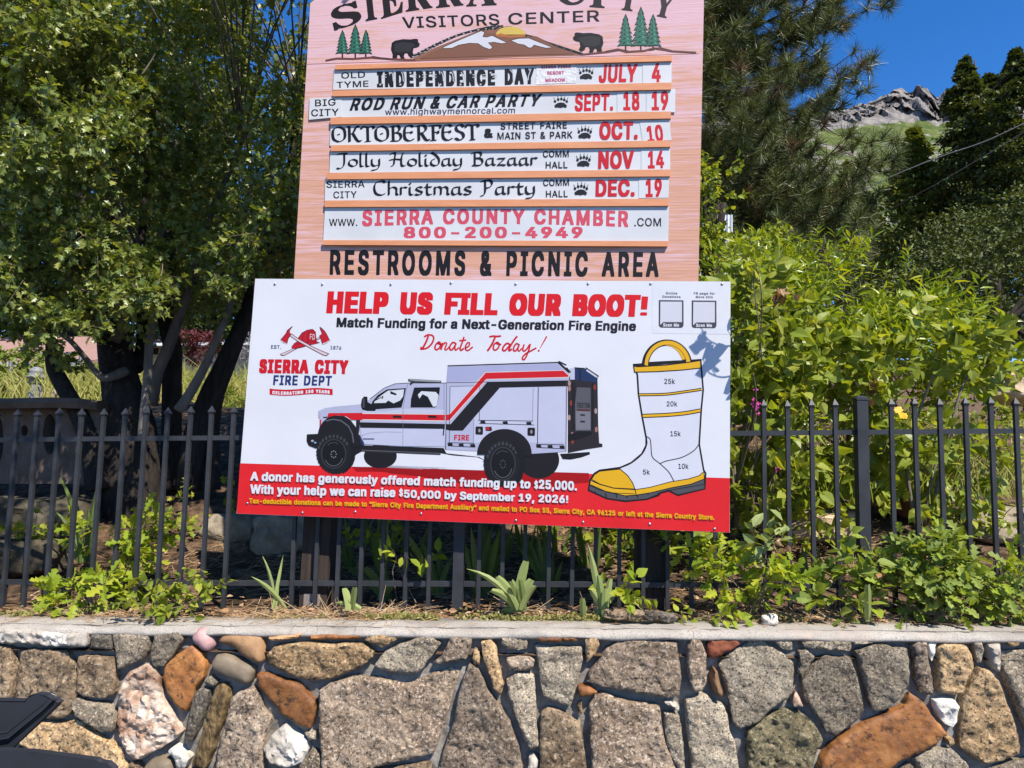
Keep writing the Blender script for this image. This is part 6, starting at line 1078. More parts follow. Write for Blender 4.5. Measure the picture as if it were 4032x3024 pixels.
f.build('bear_picture', sign)
# carved green firs
def fir(f, x, top, bot, w, seed):
    r_ = random.Random(seed); n = 7; Lp = []; Rp = []
    for k in range(n):
        t = (k + 1) / n; y = top + (bot - top) * t; hw = w / 2 * (t ** .8)
        Lp += [(x - hw - r_.uniform(0, 4), y), (x - hw * .55, y - 4)]; Rp += [(x + hw + r_.uniform(0, 4), y), (x + hw * .55, y - 4)]
    out = [(x, top)] + Rp + Lp[::-1]
    f.line([(x, bot - 4), (x, bot + 26)], 9, (60, 42, 36))
    f.line([(x, top - 3)] + [(a + (3 if a > x else -3), b + 2) for a, b in Rp] + [(a + (3 if a > x else -3), b + 2) for a, b in Lp[::-1]], 7, (20, 40, 34), closed=True)
    f.poly(out, (52, 118, 98))
    for k in range(1, n):
        t = (k + .3) / n; y = top + (bot - top) * t; hw = w / 2 * t * .7
        f.poly([(x - hw, y + 8), (x - hw * .2, y - 6), (x + hw * .1, y + 3)], (26, 52, 44)); f.poly([(x + hw * .2, y + 5), (x + hw * .5, y - 3), (x + hw, y + 7)], (104, 170, 146))
for grp in (((172, 180, 305, 62), (246, 146, 305, 74), (306, 178, 305, 58)), ((1795, 88, 262, 82), (1882, 46, 262, 96), (1952, 88, 262, 80))):
    f = Flat(SIGN, ft, SZ)
    for i, (x, t, b, w) in enumerate(grp): fir(f, x, t, b, w, i + int(x))
    f.build('fir_picture', sign)
# joint between the two sheets of plywood
f = Flat(SIGN, ft - .0003, R1)
f.line([(70, 340), (220, 334), (2150, 284)], 3, (150, 96, 84))
f.build('sheet_joint', sign)
# wooden slats that hold the strips
SL = [(R1, [(228, 343), (2005, 293), (2005, 322), (228, 366)]), (R1, [(213, 478), (2002, 435), (2002, 472), (213, 508)]), (R1, [(202, 620), (2000, 588), (2000, 625), (202, 656)]),
      (R2, [(205, 163), (1998, 138), (1998, 172), (205, 194)]), (R2, [(182, 309), (1996, 291), (1996, 327), (182, 343)]), (R2, [(172, 455), (1988, 445), (1988, 483), (172, 489)]), (R2, [(160, 664), (1983, 669), (1983, 697), (160, 689)])]
for z, q in SL:
    o = slab([(z[0] + x * z[2], z[1] + y * z[2]) for x, y in q], BOARD_OFF + .017, .0168, M['slat'], 'slat', sign)
    bv = o.modifiers.new('edge', 'BEVEL'); bv.width = .0015; bv.segments = 1
# removable strips with the dates
RED = (214, 24, 40); ROSE = (222, 84, 104)
def strip(name, label, cat, z, q, off=.006, grp='event strips slotted between the orange slats', mat=None):
    pts = [(z[0] + x * z[2], z[1] + y * z[2]) for x, y in q]
    o = slab(pts, BOARD_OFF + off, .003, mat or M['strip'], name, None)
    return tag(o, label, cat, grp)
def card(label, z, q, txt, tp, col=RED, off=.0078, font='bold'):
    o = strip('date_card', label, 'card', z, q, off, 'small cards slipped in over the strips')
    f = Flat(SIGN, BOARD_OFF + off + .0004, z)
    f.text(txt, font, *tp, col)
    f.build('lettering', o)
    return o
def paw(f, cx, cy, w, h):
    f.begin('paw_print')
    f.poly([(cx + w * a, cy + h * b) for a, b in ((-.36, .40), (-.40, .22), (-.18, .04), (.02, .0), (.22, .04), (.40, .24), (.34, .42), (.16, .36), (.0, .42), (-.18, .38))], INK)
    for k, (a, b) in enumerate(((-.36, -.06), (-.16, -.20), (.04, -.24), (.22, -.18), (.38, -.06))):
        f.poly(ell(cx + w * a, cy + h * b, w * .085, h * .11, 12), INK)
        f.line([(cx + w * (a * 1.08), cy + h * (b - .15)), (cx + w * (a * 1.25), cy + h * (b - .30))], w * .05, INK, w2=w * .015)
    f.end()
o1 = strip('event_strip', 'white strip reading Independence Day, topmost of the event strips', 'sign strip', R1, [(222, 362), (2003, 318), (2003, 440), (215, 474)])
f = Flat(SIGN, BOARD_OFF + .0064, R1)
f.text('OLD', 'medium', (260, 415), (386, 409), (259, 383), INK, 10); f.text('TYME', 'medium', (236, 464), (404, 457), (235, 432), INK, 10)
f.text('INDEPENDENCE', 'heavy', (448, 456), (1072, 446), (447, 378), INK, 46); f.text('DAY', 'heavy', (1122, 444), (1276, 438), (1122, 364), INK, 46)
xs_ = np.linspace(474, 1056, 12)
for k, x in enumerate(xs_):
    if k in (1, 2, 6, 7, 8):
        f.line([(x - 6, 372 + k), (x + 4, 392), (x + 8, 430)], 4.5, (206, 210, 214))
        f.line([(x + 4, 372), (x + 13, 392), (x + 17, 430)], 3.5, (206, 210, 214))
    else: f.line([(x + 2, 395), (x + 24, 394)], 4, (206, 210, 214)); f.line([(x + 2, 408), (x + 24, 407)], 4, (206, 210, 214))
    st = []
    yy_ = (446, 384)[k % 2]
    for j in range(10): st.append((x - 8 + (8 if j % 2 == 0 else 3.2) * math.sin(j * math.pi / 5), yy_ - (8 if j % 2 == 0 else 3.2) * math.cos(j * math.pi / 5)))
    f.poly(st, (214, 216, 220))
f.line([(1150, 366), (1166, 386), (1168, 432)], 4.5, (206, 210, 214)); f.line([(1262, 362), (1248, 400), (1246, 424)], 4.5, (206, 210, 214))
paw(f, 1552, 388, 84, 74)
f.text('JULY', 'bold', (1618, 432), (1818, 427), (1624, 342), RED)
f.build('lettering', o1)
card('white card with a red 4, at the right end of the top event strip', R1, [(1850, 325), (2002, 320), (2002, 437), (1850, 441)], '4', ((1898, 430), (1946, 429), (1900, 334)))
o = strip('paper_sticker', 'crinkled white paper sticker with small pink words on the top event strip', 'sticker', R1, [(1290, 342), (1502, 334), (1498, 436), (1288, 446)], .0074, None, simple('crinkled_paper', (.52, .515, .52), (.60, .59, .60), 20, .6, .9, 40, .006))
f = Flat(SIGN, BOARD_OFF + .0078, R1); PK = (198, 66, 120)
f.text('SIERRA PINES', 'bold', (1314, 362), (1470, 358), (1315, 347), (170, 60, 100)); f.text('RESORT', 'bold', (1347, 394), (1436, 392), (1347, 377), PK); f.text('MEADOW', 'bold', (1337, 432), (1442, 430), (1337, 415), PK)
f.build('lettering', o)
o2 = strip('event_strip', 'white strip reading Rod Run & Car Party, second event strip from the top', 'sign strip', R1, [(205, 512), (2004, 470), (2004, 592), (205, 622)])
f = Flat(SIGN, BOARD_OFF + .0064, R1)
f.text('ROD RUN & CAR PARTY', 'bold', (303, 582), (1300, 558), (325, 519), INK, 40, space=120)
f.text('www.highwaymennorcal.com', 'medium', (490, 607), (1176, 598), (492, 575), (50, 54, 84), 6)
paw(f, 1418, 540, 84, 74)
f.text('SEPT.', 'bold', (1491, 584), (1694, 580), (1494, 497), RED)
f.build('lettering', o2)
card('white card with a red 18 on the second event strip', R1, [(1716, 480), (1868, 476), (1868, 590), (1716, 592)], '18', ((1748, 579), (1834, 578), (1748, 486)))
card('white card with a red 19, sticking up beyond the end of the second strip', R1, [(1870, 476), (2024, 468), (2022, 592), (1870, 594)], '19', ((1898, 579), (1986, 577), (1898, 484)))
o = strip('date_card', 'white card reading Big City, jutting out left of the orange slats', 'card', R1, [(93, 518), (262, 514), (262, 616), (88, 632)], .0078, 'small cards slipped in over the strips')
f = Flat(SIGN, BOARD_OFF + .0082, R1)
f.text('BIG', 'medium', (121, 561), (230, 556), (121, 526), INK, 10); f.text('CITY', 'medium', (101, 614), (246, 609), (101, 578), INK, 10)
f.build('lettering', o)
o3 = strip('event_strip', 'white strip reading Oktoberfest in old style letters', 'sign strip', R2, [(205, 50), (1840, 25), (1995, 23), (1998, 142), (198, 166)])
f = Flat(SIGN, BOARD_OFF + .0064, R2)
calligraphy(f, 'OKTOBERFEST', (210, 148), (985, 134), (208, 66), INK, .105, 24, .03)
f.text('&', 'bold', (1014, 121), (1060, 120), (1014, 76), INK)
f.text('STREET FAIRE', 'medium', (1101, 79), (1451, 73), (1101, 46), INK, 18); f.text('MAIN ST & PARK', 'medium', (1084, 131), (1480, 125), (1084, 96), INK, 12)
paw(f, 1545, 96, 84, 74)
f.text('OCT.', 'bold', (1622, 128), (1824, 126), (1624, 40), RED)
f.build('lettering', o3)
card('tilted white card with a red 10 beside Oct', R2, [(1836, 46), (1988, 22), (2004, 136), (1850, 142)], '10', ((1878, 146), (1962, 138), (1868, 62)))
o4 = strip('event_strip', 'white strip reading Jolly Holiday Bazaar in calligraphy', 'sign strip', R2, [(202, 190), (1996, 170), (1996, 294), (197, 312)])
f = Flat(SIGN, BOARD_OFF + .0064, R2)
calligraphy(f, 'Jolly Holiday Bazaar', (236, 277), (1296, 268), (236, 206), INK, .105, 38, .045)
f.text('COMM', 'medium', (1325, 226), (1461, 224), (1325, 193), INK, 8); f.text('HALL', 'medium', (1339, 284), (1454, 283), (1339, 250), INK, 8)
paw(f, 1538, 244, 84, 74)
f.text('NOV', 'bold', (1616, 283), (1803, 280), (1618, 194), RED)
f.build('lettering', o4)
card('white card with a red 14 beside Nov', R2, [(1843, 184), (1996, 178), (1996, 293), (1843, 295)], '14', ((1878, 283), (1964, 281), (1878, 194)))
o5 = strip('event_strip', 'white strip reading Christmas Party in calligraphy', 'sign strip', R2, [(176, 340), (1990, 328), (1988, 448), (172, 458)])
f = Flat(SIGN, BOARD_OFF + .0064, R2)
f.text('SIERRA', 'medium', (181, 388), (383, 385), (181, 353), INK, 10); f.text('CITY', 'medium', (218, 444), (341, 441), (218, 408), INK, 10)
calligraphy(f, 'Christmas Party', (424, 428), (1290, 422), (424, 352), INK, .105, 38, .045)
f.text('COMM', 'medium', (1326, 378), (1462, 376), (1326, 345), INK, 8); f.text('HALL', 'medium', (1340, 437), (1455, 436), (1340, 403), INK, 8)
paw(f, 1524, 396, 84, 74)
f.text('DEC.', 'bold', (1602, 430), (1808, 428), (1604, 346), RED)
f.build('lettering', o5)
card('white card with a red 19 beside Dec', R2, [(1831, 332), (1988, 328), (1988, 440), (1830, 442)], '19', ((1866, 434), (1952, 432), (1866, 342)))
o6 = strip('event_strip', 'tall white strip with the pink web address and phone number', 'sign strip', R2, [(174, 488), (1990, 484), (1986, 672), (164, 668)])
f = Flat(SIGN, BOARD_OFF + .0064, R2)
f.text('WWW.', 'medium', (195, 589), (344, 589), (195, 552), INK, 6)
def bow(q, u, v): return (q[0], q[1] + 16 * (1 - (2 * u - 1) ** 2) * (-1 if v > .5 else -1) * .45 + (1 - v) * -12 * (1 - (2 * u - 1) ** 2) * .6)
f.text('SIERRA COUNTY CHAMBER', 'bold', (369, 588), (1774, 592), (371, 506), ROSE, 34, bow, space=170)
f.text('800-200-4949', 'bold', (589, 651), (1533, 651), (590, 594), ROSE, 30)
f.text('.COM', 'medium', (1806, 591), (1948, 591), (1806, 548), INK, 6)
f.build('lettering', o6)
# ------------------------------------------------------------------ the white and red fundraising banner
A = (900, 1080, .49729); B = (1900, 1080, .46112); C5 = (900, 1550, .49729); D6 = (1900, 1550, .46112); TK = (1300, 1400, .51989)
def zp(z, p): return (z[0] + p[0] * z[2], z[1] + p[1] * z[2])
banner = thing('fundraising_banner', 'white and red fluted plastic banner showing a fire truck and a yellow trimmed boot', 'banner', tuple(on(SIGN, 1950, 2050, 0)))
TL, TR, BR_, BL = zp(A, (211, 35)), zp(B, (2118, 62)), zp(D6, (2110, 1186)), zp(C5, (63, 950))
slab([TL, TR, BR_, BL], .0, .004, M['banner'], 'panel', banner)
f = Flat(SIGN, .0004)
e = .6
Lp_ = zp(C5, (89, 551)); Rp_ = zp(D6, (2113, 721))
f.poly([(Lp_[0] + e, Lp_[1]), (Rp_[0] - e, Rp_[1]), (BR_[0] - e, BR_[1] - e), (BL[0] + e, BL[1] - e)], M['redband'])
f.build('red_band', banner)
RD = (222, 20, 30); NV = (38, 54, 116); WH = (232, 232, 238); YL = (238, 182, 28); BK = (30, 26, 30)
f = Flat(SIGN, .0006, A)
zz = lambda p, z=B: ((zp(z, p)[0] - A[0]) / A[2], (zp(z, p)[1] - A[1]) / A[2])
f.text('HELP US FILL OUR BOOT!', 'heavy', (773, 297), zz((1405, 352)), (786, 134), (226, 22, 32), -4, space=190)
f.build('lettering', banner)
f = Flat(SIGN, .0006, A)
f.text('Match Funding for a Next-Generation Fire Engine', 'bold', (853, 416), zz((1309, 481)), (858, 342), (34, 28, 38), -8, space=110)
f.build('lettering', banner)
# handwriting
f = Flat(SIGN, .0006, A); SC = (214, 28, 46)
def script(pts, w=8):
    w *= 1.7; f.line(spline(pts, 6), w, SC)
script([(1582, 487), (1566, 530), (1540, 580), (1530, 592)], 9); script([(1548, 496), (1578, 480), (1612, 484), (1624, 508), (1608, 550), (1570, 584), (1524, 592), (1530, 574)], 8)
script([(1662, 538), (1642, 556), (1634, 584), (1646, 598), (1668, 584), (1680, 556), (1668, 536), (1660, 548), (1684, 558)])
script([(1696, 542), (1690, 566), (1680, 598)], 9); script([(1688, 572), (1710, 544), (1726, 546), (1720, 570), (1712, 592), (1724, 598), (1748, 574)], 7)
script([(1800, 548), (1776, 540), (1754, 566), (1752, 592), (1768, 598), (1792, 568), (1802, 546)], 8); script([(1800, 548), (1792, 580), (1798, 600), (1824, 580)], 7)
script([(1864, 496), (1850, 540), (1834, 584), (1840, 602), (1864, 586)], 8); script([(1826, 526), (1850, 524), (1882, 520)], 7)
script([(1872, 584), (1900, 570), (1908, 546), (1894, 542), (1876, 568), (1878, 596), (1898, 602), (1934, 574)], 7)
f.zoom(*B)
script([(58, 534), (90, 528), (130, 530), (158, 526)], 9); script([(108, 534), (84, 590), (50, 644), (40, 652)], 10)
script([(122, 580), (98, 600), (92, 634), (108, 648), (134, 628), (142, 596), (126, 580), (122, 592), (160, 600)], 8)
script([(236, 600), (208, 590), (180, 616), (172, 644), (190, 652), (222, 620), (238, 598)], 9); script([(296, 528), (262, 572), (230, 630), (228, 652), (252, 638)], 9)
script([(314, 604), (290, 592), (268, 620), (266, 650), (284, 652), (306, 618), (314, 598)], 8); script([(314, 602), (302, 640), (312, 656), (336, 632)], 7)
script([(356, 598), (344, 636), (352, 656), (376, 640), (402, 600)], 8); script([(408, 594), (394, 650), (366, 716), (346, 728), (342, 708), (372, 676), (420, 650), (460, 628)], 8)
f.line([(548, 530), (520, 580), (490, 632)], 13, SC, w2=5); f.poly(ell(480, 652, 9, 8, 14), SC)
f.build('lettering', banner)
# department emblem
f = Flat(SIGN, .0006, A); AX = (200, 24, 40); DK = (104, 18, 36); HD = (226, 206, 214)
f.poly([(404, 632), (420, 646), (440, 646), (560, 580), (700, 522), (724, 512), (722, 492), (700, 505), (560, 565), (425, 625)], DK)
f.poly([(409, 634), (438, 642), (560, 574), (720, 508), (719, 498), (700, 509), (560, 569), (426, 629)], HD)
f.poly([(720, 416), (733, 420), (764, 450), (778, 472), (805, 527), (772, 550), (742, 558), (730, 520), (718, 486), (738, 472), (722, 430)], DK)
f.poly([(724, 424), (762, 456), (774, 474), (795, 520), (770, 538), (745, 546), (735, 520), (724, 488), (742, 474)], AX); f.poly([(796, 522), (803, 528), (772, 548), (745, 556), (744, 547), (770, 539)], HD)
f.poly([(497, 575), (520, 545), (545, 530), (552, 500), (580, 462), (620, 440), (665, 432), (690, 455), (698, 530), (725, 542), (690, 552), (640, 562), (590, 578), (530, 592), (505, 590)], DK)
f.poly([(502, 574), (524, 549), (550, 534), (558, 502), (584, 467), (622, 445), (662, 438), (685, 458), (693, 532), (712, 541), (688, 548), (636, 557), (586, 573), (530, 586), (507, 585)], AX)
f.line([(600, 460), (585, 500), (588, 535)], 4, DK); f.line([(632, 450), (622, 490), (630, 540)], 4, DK); f.line([(528, 555), (600, 540), (700, 535)], 4, DK)
f.poly([(628, 470), (660, 440), (690, 470), (690, 532), (632, 540)], (182, 20, 36))
f.text('FD', 'medium', (643, 513), (683, 518), (645, 470), HD, 4)
f.poly([(483, 488), (498, 468), (560, 512), (660, 568), (740, 606), (798, 628), (775, 648), (748, 642), (650, 590), (550, 535)], DK)
f.poly([(489, 487), (499, 475), (558, 517), (658, 573), (740, 612), (788, 630), (772, 642), (750, 637), (652, 585), (553, 530)], HD)
f.poly([(510, 410), (498, 414), (462, 444), (452, 468), (407, 522), (436, 546), (464, 553), (474, 510), (498, 474), (484, 462), (488, 440)], DK)
f.poly([(504, 419), (466, 448), (456, 472), (417, 518), (440, 536), (460, 544), (470, 508), (490, 474), (479, 463), (484, 440)], AX); f.poly([(416, 520), (408, 524), (438, 544), (462, 552), (462, 546), (440, 538)], HD)
f.text('EST.', 'medium', (336, 588), (415, 590), (337, 560), NV, 6); f.text('1876', 'medium', (806, 593), (892, 597), (807, 566), NV, 6)
f.text('SIERRA CITY', 'heavy', (240, 775), (944, 783), (246, 672), (214, 22, 38), 14, space=190)
f.text('FIRE DEPT', 'bold', (352, 873), (814, 879), (358, 798), NV, 20, space=180)
wv = [(325 + 499 * t, 905 + 10 * math.sin(t * math.pi * 2) * .8 + 4 * t) for t in np.linspace(0, 1, 13)]
f.poly(wv + [(x, y + 47) for x, y in wv[::-1]], (210, 20, 38))
f.text('CELEBRATING 150 YEARS', 'heavy', (346, 946), (800, 944), (347, 922), WH, 50, lambda q, u, v: (q[0], q[1] + 7 * math.sin(u * math.pi * 2)), space=200)
f.build('department_emblem', banner)
# the fire truck
f = Flat(SIGN, .0006, TK)
BODY = (186, 188, 214); BODY2 = (202, 204, 226); LINE = (34, 28, 36); RR = (214, 26, 38); GL = (22, 22, 26)
f.poly([(160, 842), (450, 846), (1100, 868), (1960, 890), (1960, 962), (1500, 1000), (900, 960), (500, 880), (200, 880)], (172, 10, 14))
for k in range(7): f.line([(200 + 40 * k, 850 + k * 6), (1150 - 20 * k, 872 + k * 14)], 4, (150, 8, 12))
for k in range(4): f.line([(430, 832 + 5 * k), (880 - 60 * k, 852 + 3 * k)], 2, (196, 196, 206))
# far wheels, chassis
f.poly(ell(380, 762, 125, 92, 40), BK); f.poly(ell(1580, 790, 155, 142, 44), BK)
f.poly([(1740, 745), (1965, 730), (1968, 748), (1900, 772), (1820, 788), (1760, 784)], BK)
f.poly([(180, 640), (260, 680), (860, 700), (880, 740), (1130, 768), (1180, 800), (1120, 770), (930, 756), (840, 740), (240, 726), (180, 760)], BK)
f.line([(240, 722), (836, 748)], 11, (52, 50, 56)); f.line([(240, 716), (836, 740)], 3, (120, 120, 126))
# rear equipment
f.poly([(1800, 180), (1850, 92), (1925, 96), (2025, 160), (2030, 520), (2038, 664), (2062, 668), (2062, 692), (1930, 712), (1800, 738)], (44, 38, 42))
f.poly([(1855, 100), (1925, 104), (1945, 96), (2020, 168), (2020, 204), (1850, 184)], (32, 52, 96)); f.poly([(1944, 98), (2024, 158), (2016, 168), (1940, 116)], (206, 208, 222)); f.poly([(1816, 96), (1852, 92), (1852, 182), (1816, 182)], (200, 202, 224))
f.line([(1936, 92), (2034, 158)], 9, BK); f.line([(1890, 108), (1895, 190)], 12, BK); f.line([(1850, 92), (1930, 98)], 8, BK)
f.poly([(1868, 240), (1972, 244), (1974, 570), (1858, 570), (1850, 400)], (92, 90, 98)); f.poly([(1862, 420), (1972, 424), (1972, 560), (1862, 562)], (126, 124, 134))
f.text('FIRESTORM', 'bold', (1868, 394), (1966, 396), (1868, 356), (40, 36, 42), 8); f.line([(1870, 412), (1964, 414)], 12, (84, 34, 34))
for yy in (450, 500): f.line([(1894, yy), (1930, yy + 1)], 14, (48, 44, 50))
for k, (x, y) in enumerate(((1812, 250), (1826, 360), (1810, 470), (1834, 600), (2004, 240), (2012, 420), (2016, 560), (1836, 650), (1812, 210))):
    f.poly(ell(x, y, 11, 22, 10), ((170, 120, 110), (140, 60, 40), (176, 150, 140))[k % 3])
for x in (1836, 1850, 1990): f.line([(x, 200), (x, 560)], 7, (18, 16, 20))
f.poly([(1800, 600), (1900, 570), (1985, 580), (1980, 600), (1860, 640), (1800, 650)], (24, 22, 26))
# box body
f.poly([(890, 74), (1725, 52), (1812, 130), (1808, 190), (1796, 192), (1790, 728), (1520, 744), (870, 712), (880, 205)], BODY)
f.poly([(890, 84), (1720, 60), (1760, 110), (1180, 124), (1100, 190), (884, 204)], (176, 178, 212))
f.poly([(912, 236), (1082, 232), (905, 440)], BODY2); f.poly([(1090, 240), (1780, 240), (1780, 660), (1090, 660)], BODY2)
f.line([(890, 78), (1725, 52)], 9, BK); f.line([(1725, 48), (1812, 128)], 16, BK); f.line([(1732, 44), (1790, 72)], 9, BK); f.line([(1790, 90), (1822, 128)], 8, BK)
f.poly([(1175, 126), (1765, 110), (1810, 150), (1808, 166), (1185, 182), (905, 497), (868, 497), (0, 484), (0, 438), (225, 436), (872, 443), (905, 440)], (236, 224, 214))
f.poly([(1178, 130), (1764, 114), (1806, 152), (1803, 162), (1182, 178), (902, 492), (870, 492), (0, 480), (0, 443), (225, 440), (873, 447), (907, 444)], RR)
f.poly([(228, 505), (870, 518), (912, 520), (1190, 200), (1800, 190), (1800, 232), (1285, 244), (1004, 569), (905, 569), (860, 556), (226, 547)], BK)
f.line([(884, 206), (1800, 190)], 4, LINE); f.line([(880, 206), (874, 710)], 6, LINE); f.line([(908, 236), (902, 664)], 4, LINE); f.line([(910, 234), (1090, 230)], 3, LINE)
f.line([(1134, 236), (1130, 490)], 4, LINE); f.line([(1088, 480), (1084, 690)], 3, (120, 118, 140)); f.line([(1576, 240), (1570, 668)], 6, (66, 22, 56)); f.line([(1792, 196), (1786, 724)], 5, (86, 60, 90)); f.line([(1538, 244), (1532, 500)], 5, (150, 152, 180))
for (xa, ya, xb, yb) in ((1120, 502, 1545, 512), (890, 672, 1098, 680), (1560, 684, 1776, 692)):
    f.line([(xa, ya - 12), (xb - 8, yb - 16)], 5, BK); f.line([(xa + 8, ya + 12), (xb, yb + 14)], 5, BK)
    for t in (.08, .48, .9): f.poly([(xa + (xb - xa) * t - 18, ya - 8 + (yb - ya) * t), (xa + (xb - xa) * t + 18, ya - 10 + (yb - ya) * t), (xa + (xb - xa) * t + 24, ya + 14 + (yb - ya) * t), (xa + (xb - xa) * t - 14, ya + 14 + (yb - ya) * t)], BK)
for cx_, cy_ in ((1129, 568), (1523, 577)):
    f.poly([(cx_ - 28, cy_ - 26), (cx_ - 22, cy_ - 31), (cx_ + 22, cy_ - 31), (cx_ + 29, cy_ - 25), (cx_ + 28, cy_ + 26), (cx_ + 22, cy_ + 32), (cx_ - 23, cy_ + 30), (cx_ - 29, cy_ + 24)], BK); f.poly(ell(cx_ + 1, cy_, 9, 14, 14), (150, 150, 158))
f.poly([(1174, 540), (1222, 538), (1226, 566), (1218, 572), (1178, 570)], (70, 26, 34)); f.poly([(1178, 544), (1205, 542), (1205, 562), (1180, 562)], (196, 34, 40))
f.text('FIRE', 'bold', (938, 640), (1052, 641), (940, 600), (206, 30, 52), 14)
# cab
f.poly([(-90, 420), (-40, 398), (40, 386), (240, 368), (300, 330), (410, 246), (490, 214), (600, 206), (880, 206), (872, 690), (552, 686), (260, 672), (225, 600), (220, 470), (-90, 470)], BODY)
f.poly([(560, 402), (872, 410), (870, 440), (240, 434), (260, 420), (400, 424)], BODY2); f.poly([(228, 552), (870, 560), (862, 690), (552, 684), (262, 668)], BODY2)
f.poly([(0, 438), (225, 436), (872, 443), (868, 497), (0, 484)], (236, 224, 214)); f.poly([(-80, 443), (225, 441), (872, 448), (868, 492), (0, 479), (-80, 478)], RR)
f.poly([(226, 505), (870, 518), (868, 556), (226, 547)], BK)
f.poly([(318, 350), (360, 300), (430, 256), (574, 246), (560, 320), (540, 394), (300, 410)], GL); f.poly([(345, 335), (390, 300), (438, 266), (560, 256), (552, 310), (530, 340), (480, 362), (440, 340), (420, 358), (330, 360)], (222, 226, 232))
f.poly([(455, 268), (505, 290), (498, 302), (456, 290)], GL); f.line([(330, 345), (400, 310), (392, 330)], 8, GL)
f.poly([(636, 242), (832, 240), (826, 300), (806, 388), (790, 394), (608, 394), (612, 330)], GL); f.poly([(664, 296), (690, 270), (800, 276), (822, 300), (806, 384), (780, 388), (740, 312), (700, 292), (676, 326)], (222, 226, 232))
f.line([(590, 214), (578, 250), (552, 400), (550, 684)], 3, (110, 110, 132)); f.line([(862, 214), (862, 480)], 3, (110, 110, 132)); f.line([(300, 330), (410, 246), (490, 214), (600, 208), (880, 208)], 5, (44, 42, 50))
f.line([(228, 612), (290, 588), (420, 578), (540, 582)], 3, (140, 142, 166)); f.line([(248, 632), (334, 632)], 9, (70, 64, 96))
for x, y in ((474, 464), (740, 464)): f.poly([(x, y - 10), (x + 60, y - 8), (x + 72, y + 8), (x + 4, y + 8)], GL)
f.poly([(233, 376), (240, 330), (256, 310), (282, 312), (284, 352), (320, 372), (350, 400), (340, 420), (280, 420), (240, 408)], GL); f.poly([(246, 334), (262, 320), (262, 392), (246, 396)], (70, 70, 78))
f.poly([(592, 176), (640, 178), (840, 190), (842, 206), (700, 206), (640, 202), (610, 224), (600, 224), (612, 198), (592, 190)], (50, 52, 56)); f.poly([(600, 178), (650, 180), (836, 192), (836, 202), (650, 194), (602, 188)], (150, 158, 160))
f.poly([(198, 440), (228, 436), (226, 520), (216, 600), (196, 600)], (36, 34, 40)); f.poly([(222, 600), (262, 672), (230, 670), (216, 620)], (36, 48, 92)); f.line([(862, 546), (856, 606)], 9, BK)
f.text('E-9908', 'bold', (152, 424), (234, 424), (156, 408), (196, 40, 62), 10)
f.zoom(*C5)                                                    # front end and front wheel
f.poly([(722, 170), (740, 150), (770, 130), (850, 110), (1040, 88), (1060, 130), (1020, 200), (960, 200), (740, 260), (722, 262)], BODY)
f.poly([(790, 154), (1060, 152), (1060, 210), (970, 206), (930, 180), (860, 172), (780, 188)], RR)
f.poly([(722, 208), (734, 206), (732, 262), (721, 270)], (206, 40, 50)); f.poly([(748, 184), (784, 182), (780, 194), (750, 194)], GL)
f.poly([(705, 322), (718, 270), (745, 225), (790, 185), (850, 172), (915, 178), (965, 208), (1005, 260), (1035, 330), (1050, 420), (1000, 420), (700, 420)], BK)
f.line([(770, 216), (830, 202), (890, 214), (950, 258), (980, 320), (990, 390)], 9, (96, 100, 108))
f.poly([(620, 322), (705, 318), (715, 360), (708, 432), (690, 432), (634, 410), (618, 372)], BK); f.poly(ell(664, 374, 12, 9, 12), (170, 170, 170)); f.poly(ell(686, 388, 11, 7, 12), (120, 170, 214))
def wheel(cx, cy, rx, ry, hx, hub):
    n = 34; out = []
    for k in range(n * 2):
        a = math.pi * k / n; q_ = 1.0 if k % 2 else .965
        out.append((cx + rx * q_ * math.cos(a), cy + ry * q_ * math.sin(a)))
    f.poly(out, (30, 29, 32))
    for k in range(10):
        a = R(200 + k * 14); x0, y0 = cx + hx + rx * .80 * math.cos(a), cy + ry * .80 * math.sin(a)
        f.poly([(x0 - 9, y0 - 10), (x0 + 9, y0 - 12), (x0 + 7, y0 + 14), (x0 - 8, y0 + 14)], (66, 66, 70))
    f.poly(ell(cx + hx, cy + ry * .04, rx * .64, ry * .70, 40), (58, 58, 62)); f.poly(ell(cx + hx, cy + ry * .04, rx * .58, ry * .65, 40), (20, 19, 22))
    f.line(ell(cx + hx, cy + ry * .06, rx * .47, ry * .55, 30, 20, 150), 4, (112, 112, 116)); f.line(ell(cx + hx, cy + ry * .06, rx * .47, ry * .55, 20, 230, 300), 3, (92, 92, 96))
    for k in range(8):
        a = k * math.pi / 4; f.poly(ell(cx + hx + rx * .13 * math.cos(a), cy + ry * .06 + ry * .16 * math.sin(a), 5, 6, 8), hub)
wheel(850, 470, 158, 168, -18, (130, 130, 134))
f.poly([(940, 330), (1005, 430), (1000, 520), (985, 560), (940, 610), (905, 632), (960, 540), (975, 450)], (24, 23, 26))
f.zoom(*TK)
f.poly(ell(1320, 742, 206, 186, 44, 180, 360) + [(1526, 760), (1114, 750)], BK)
wheel(1312, 812, 152, 184, -4, (78, 78, 84))
f.poly([(1380, 650), (1465, 720), (1480, 830), (1450, 940), (1400, 985), (1345, 994), (1420, 900), (1440, 800)], (24, 23, 26))
f.build('fire_truck_picture', banner)
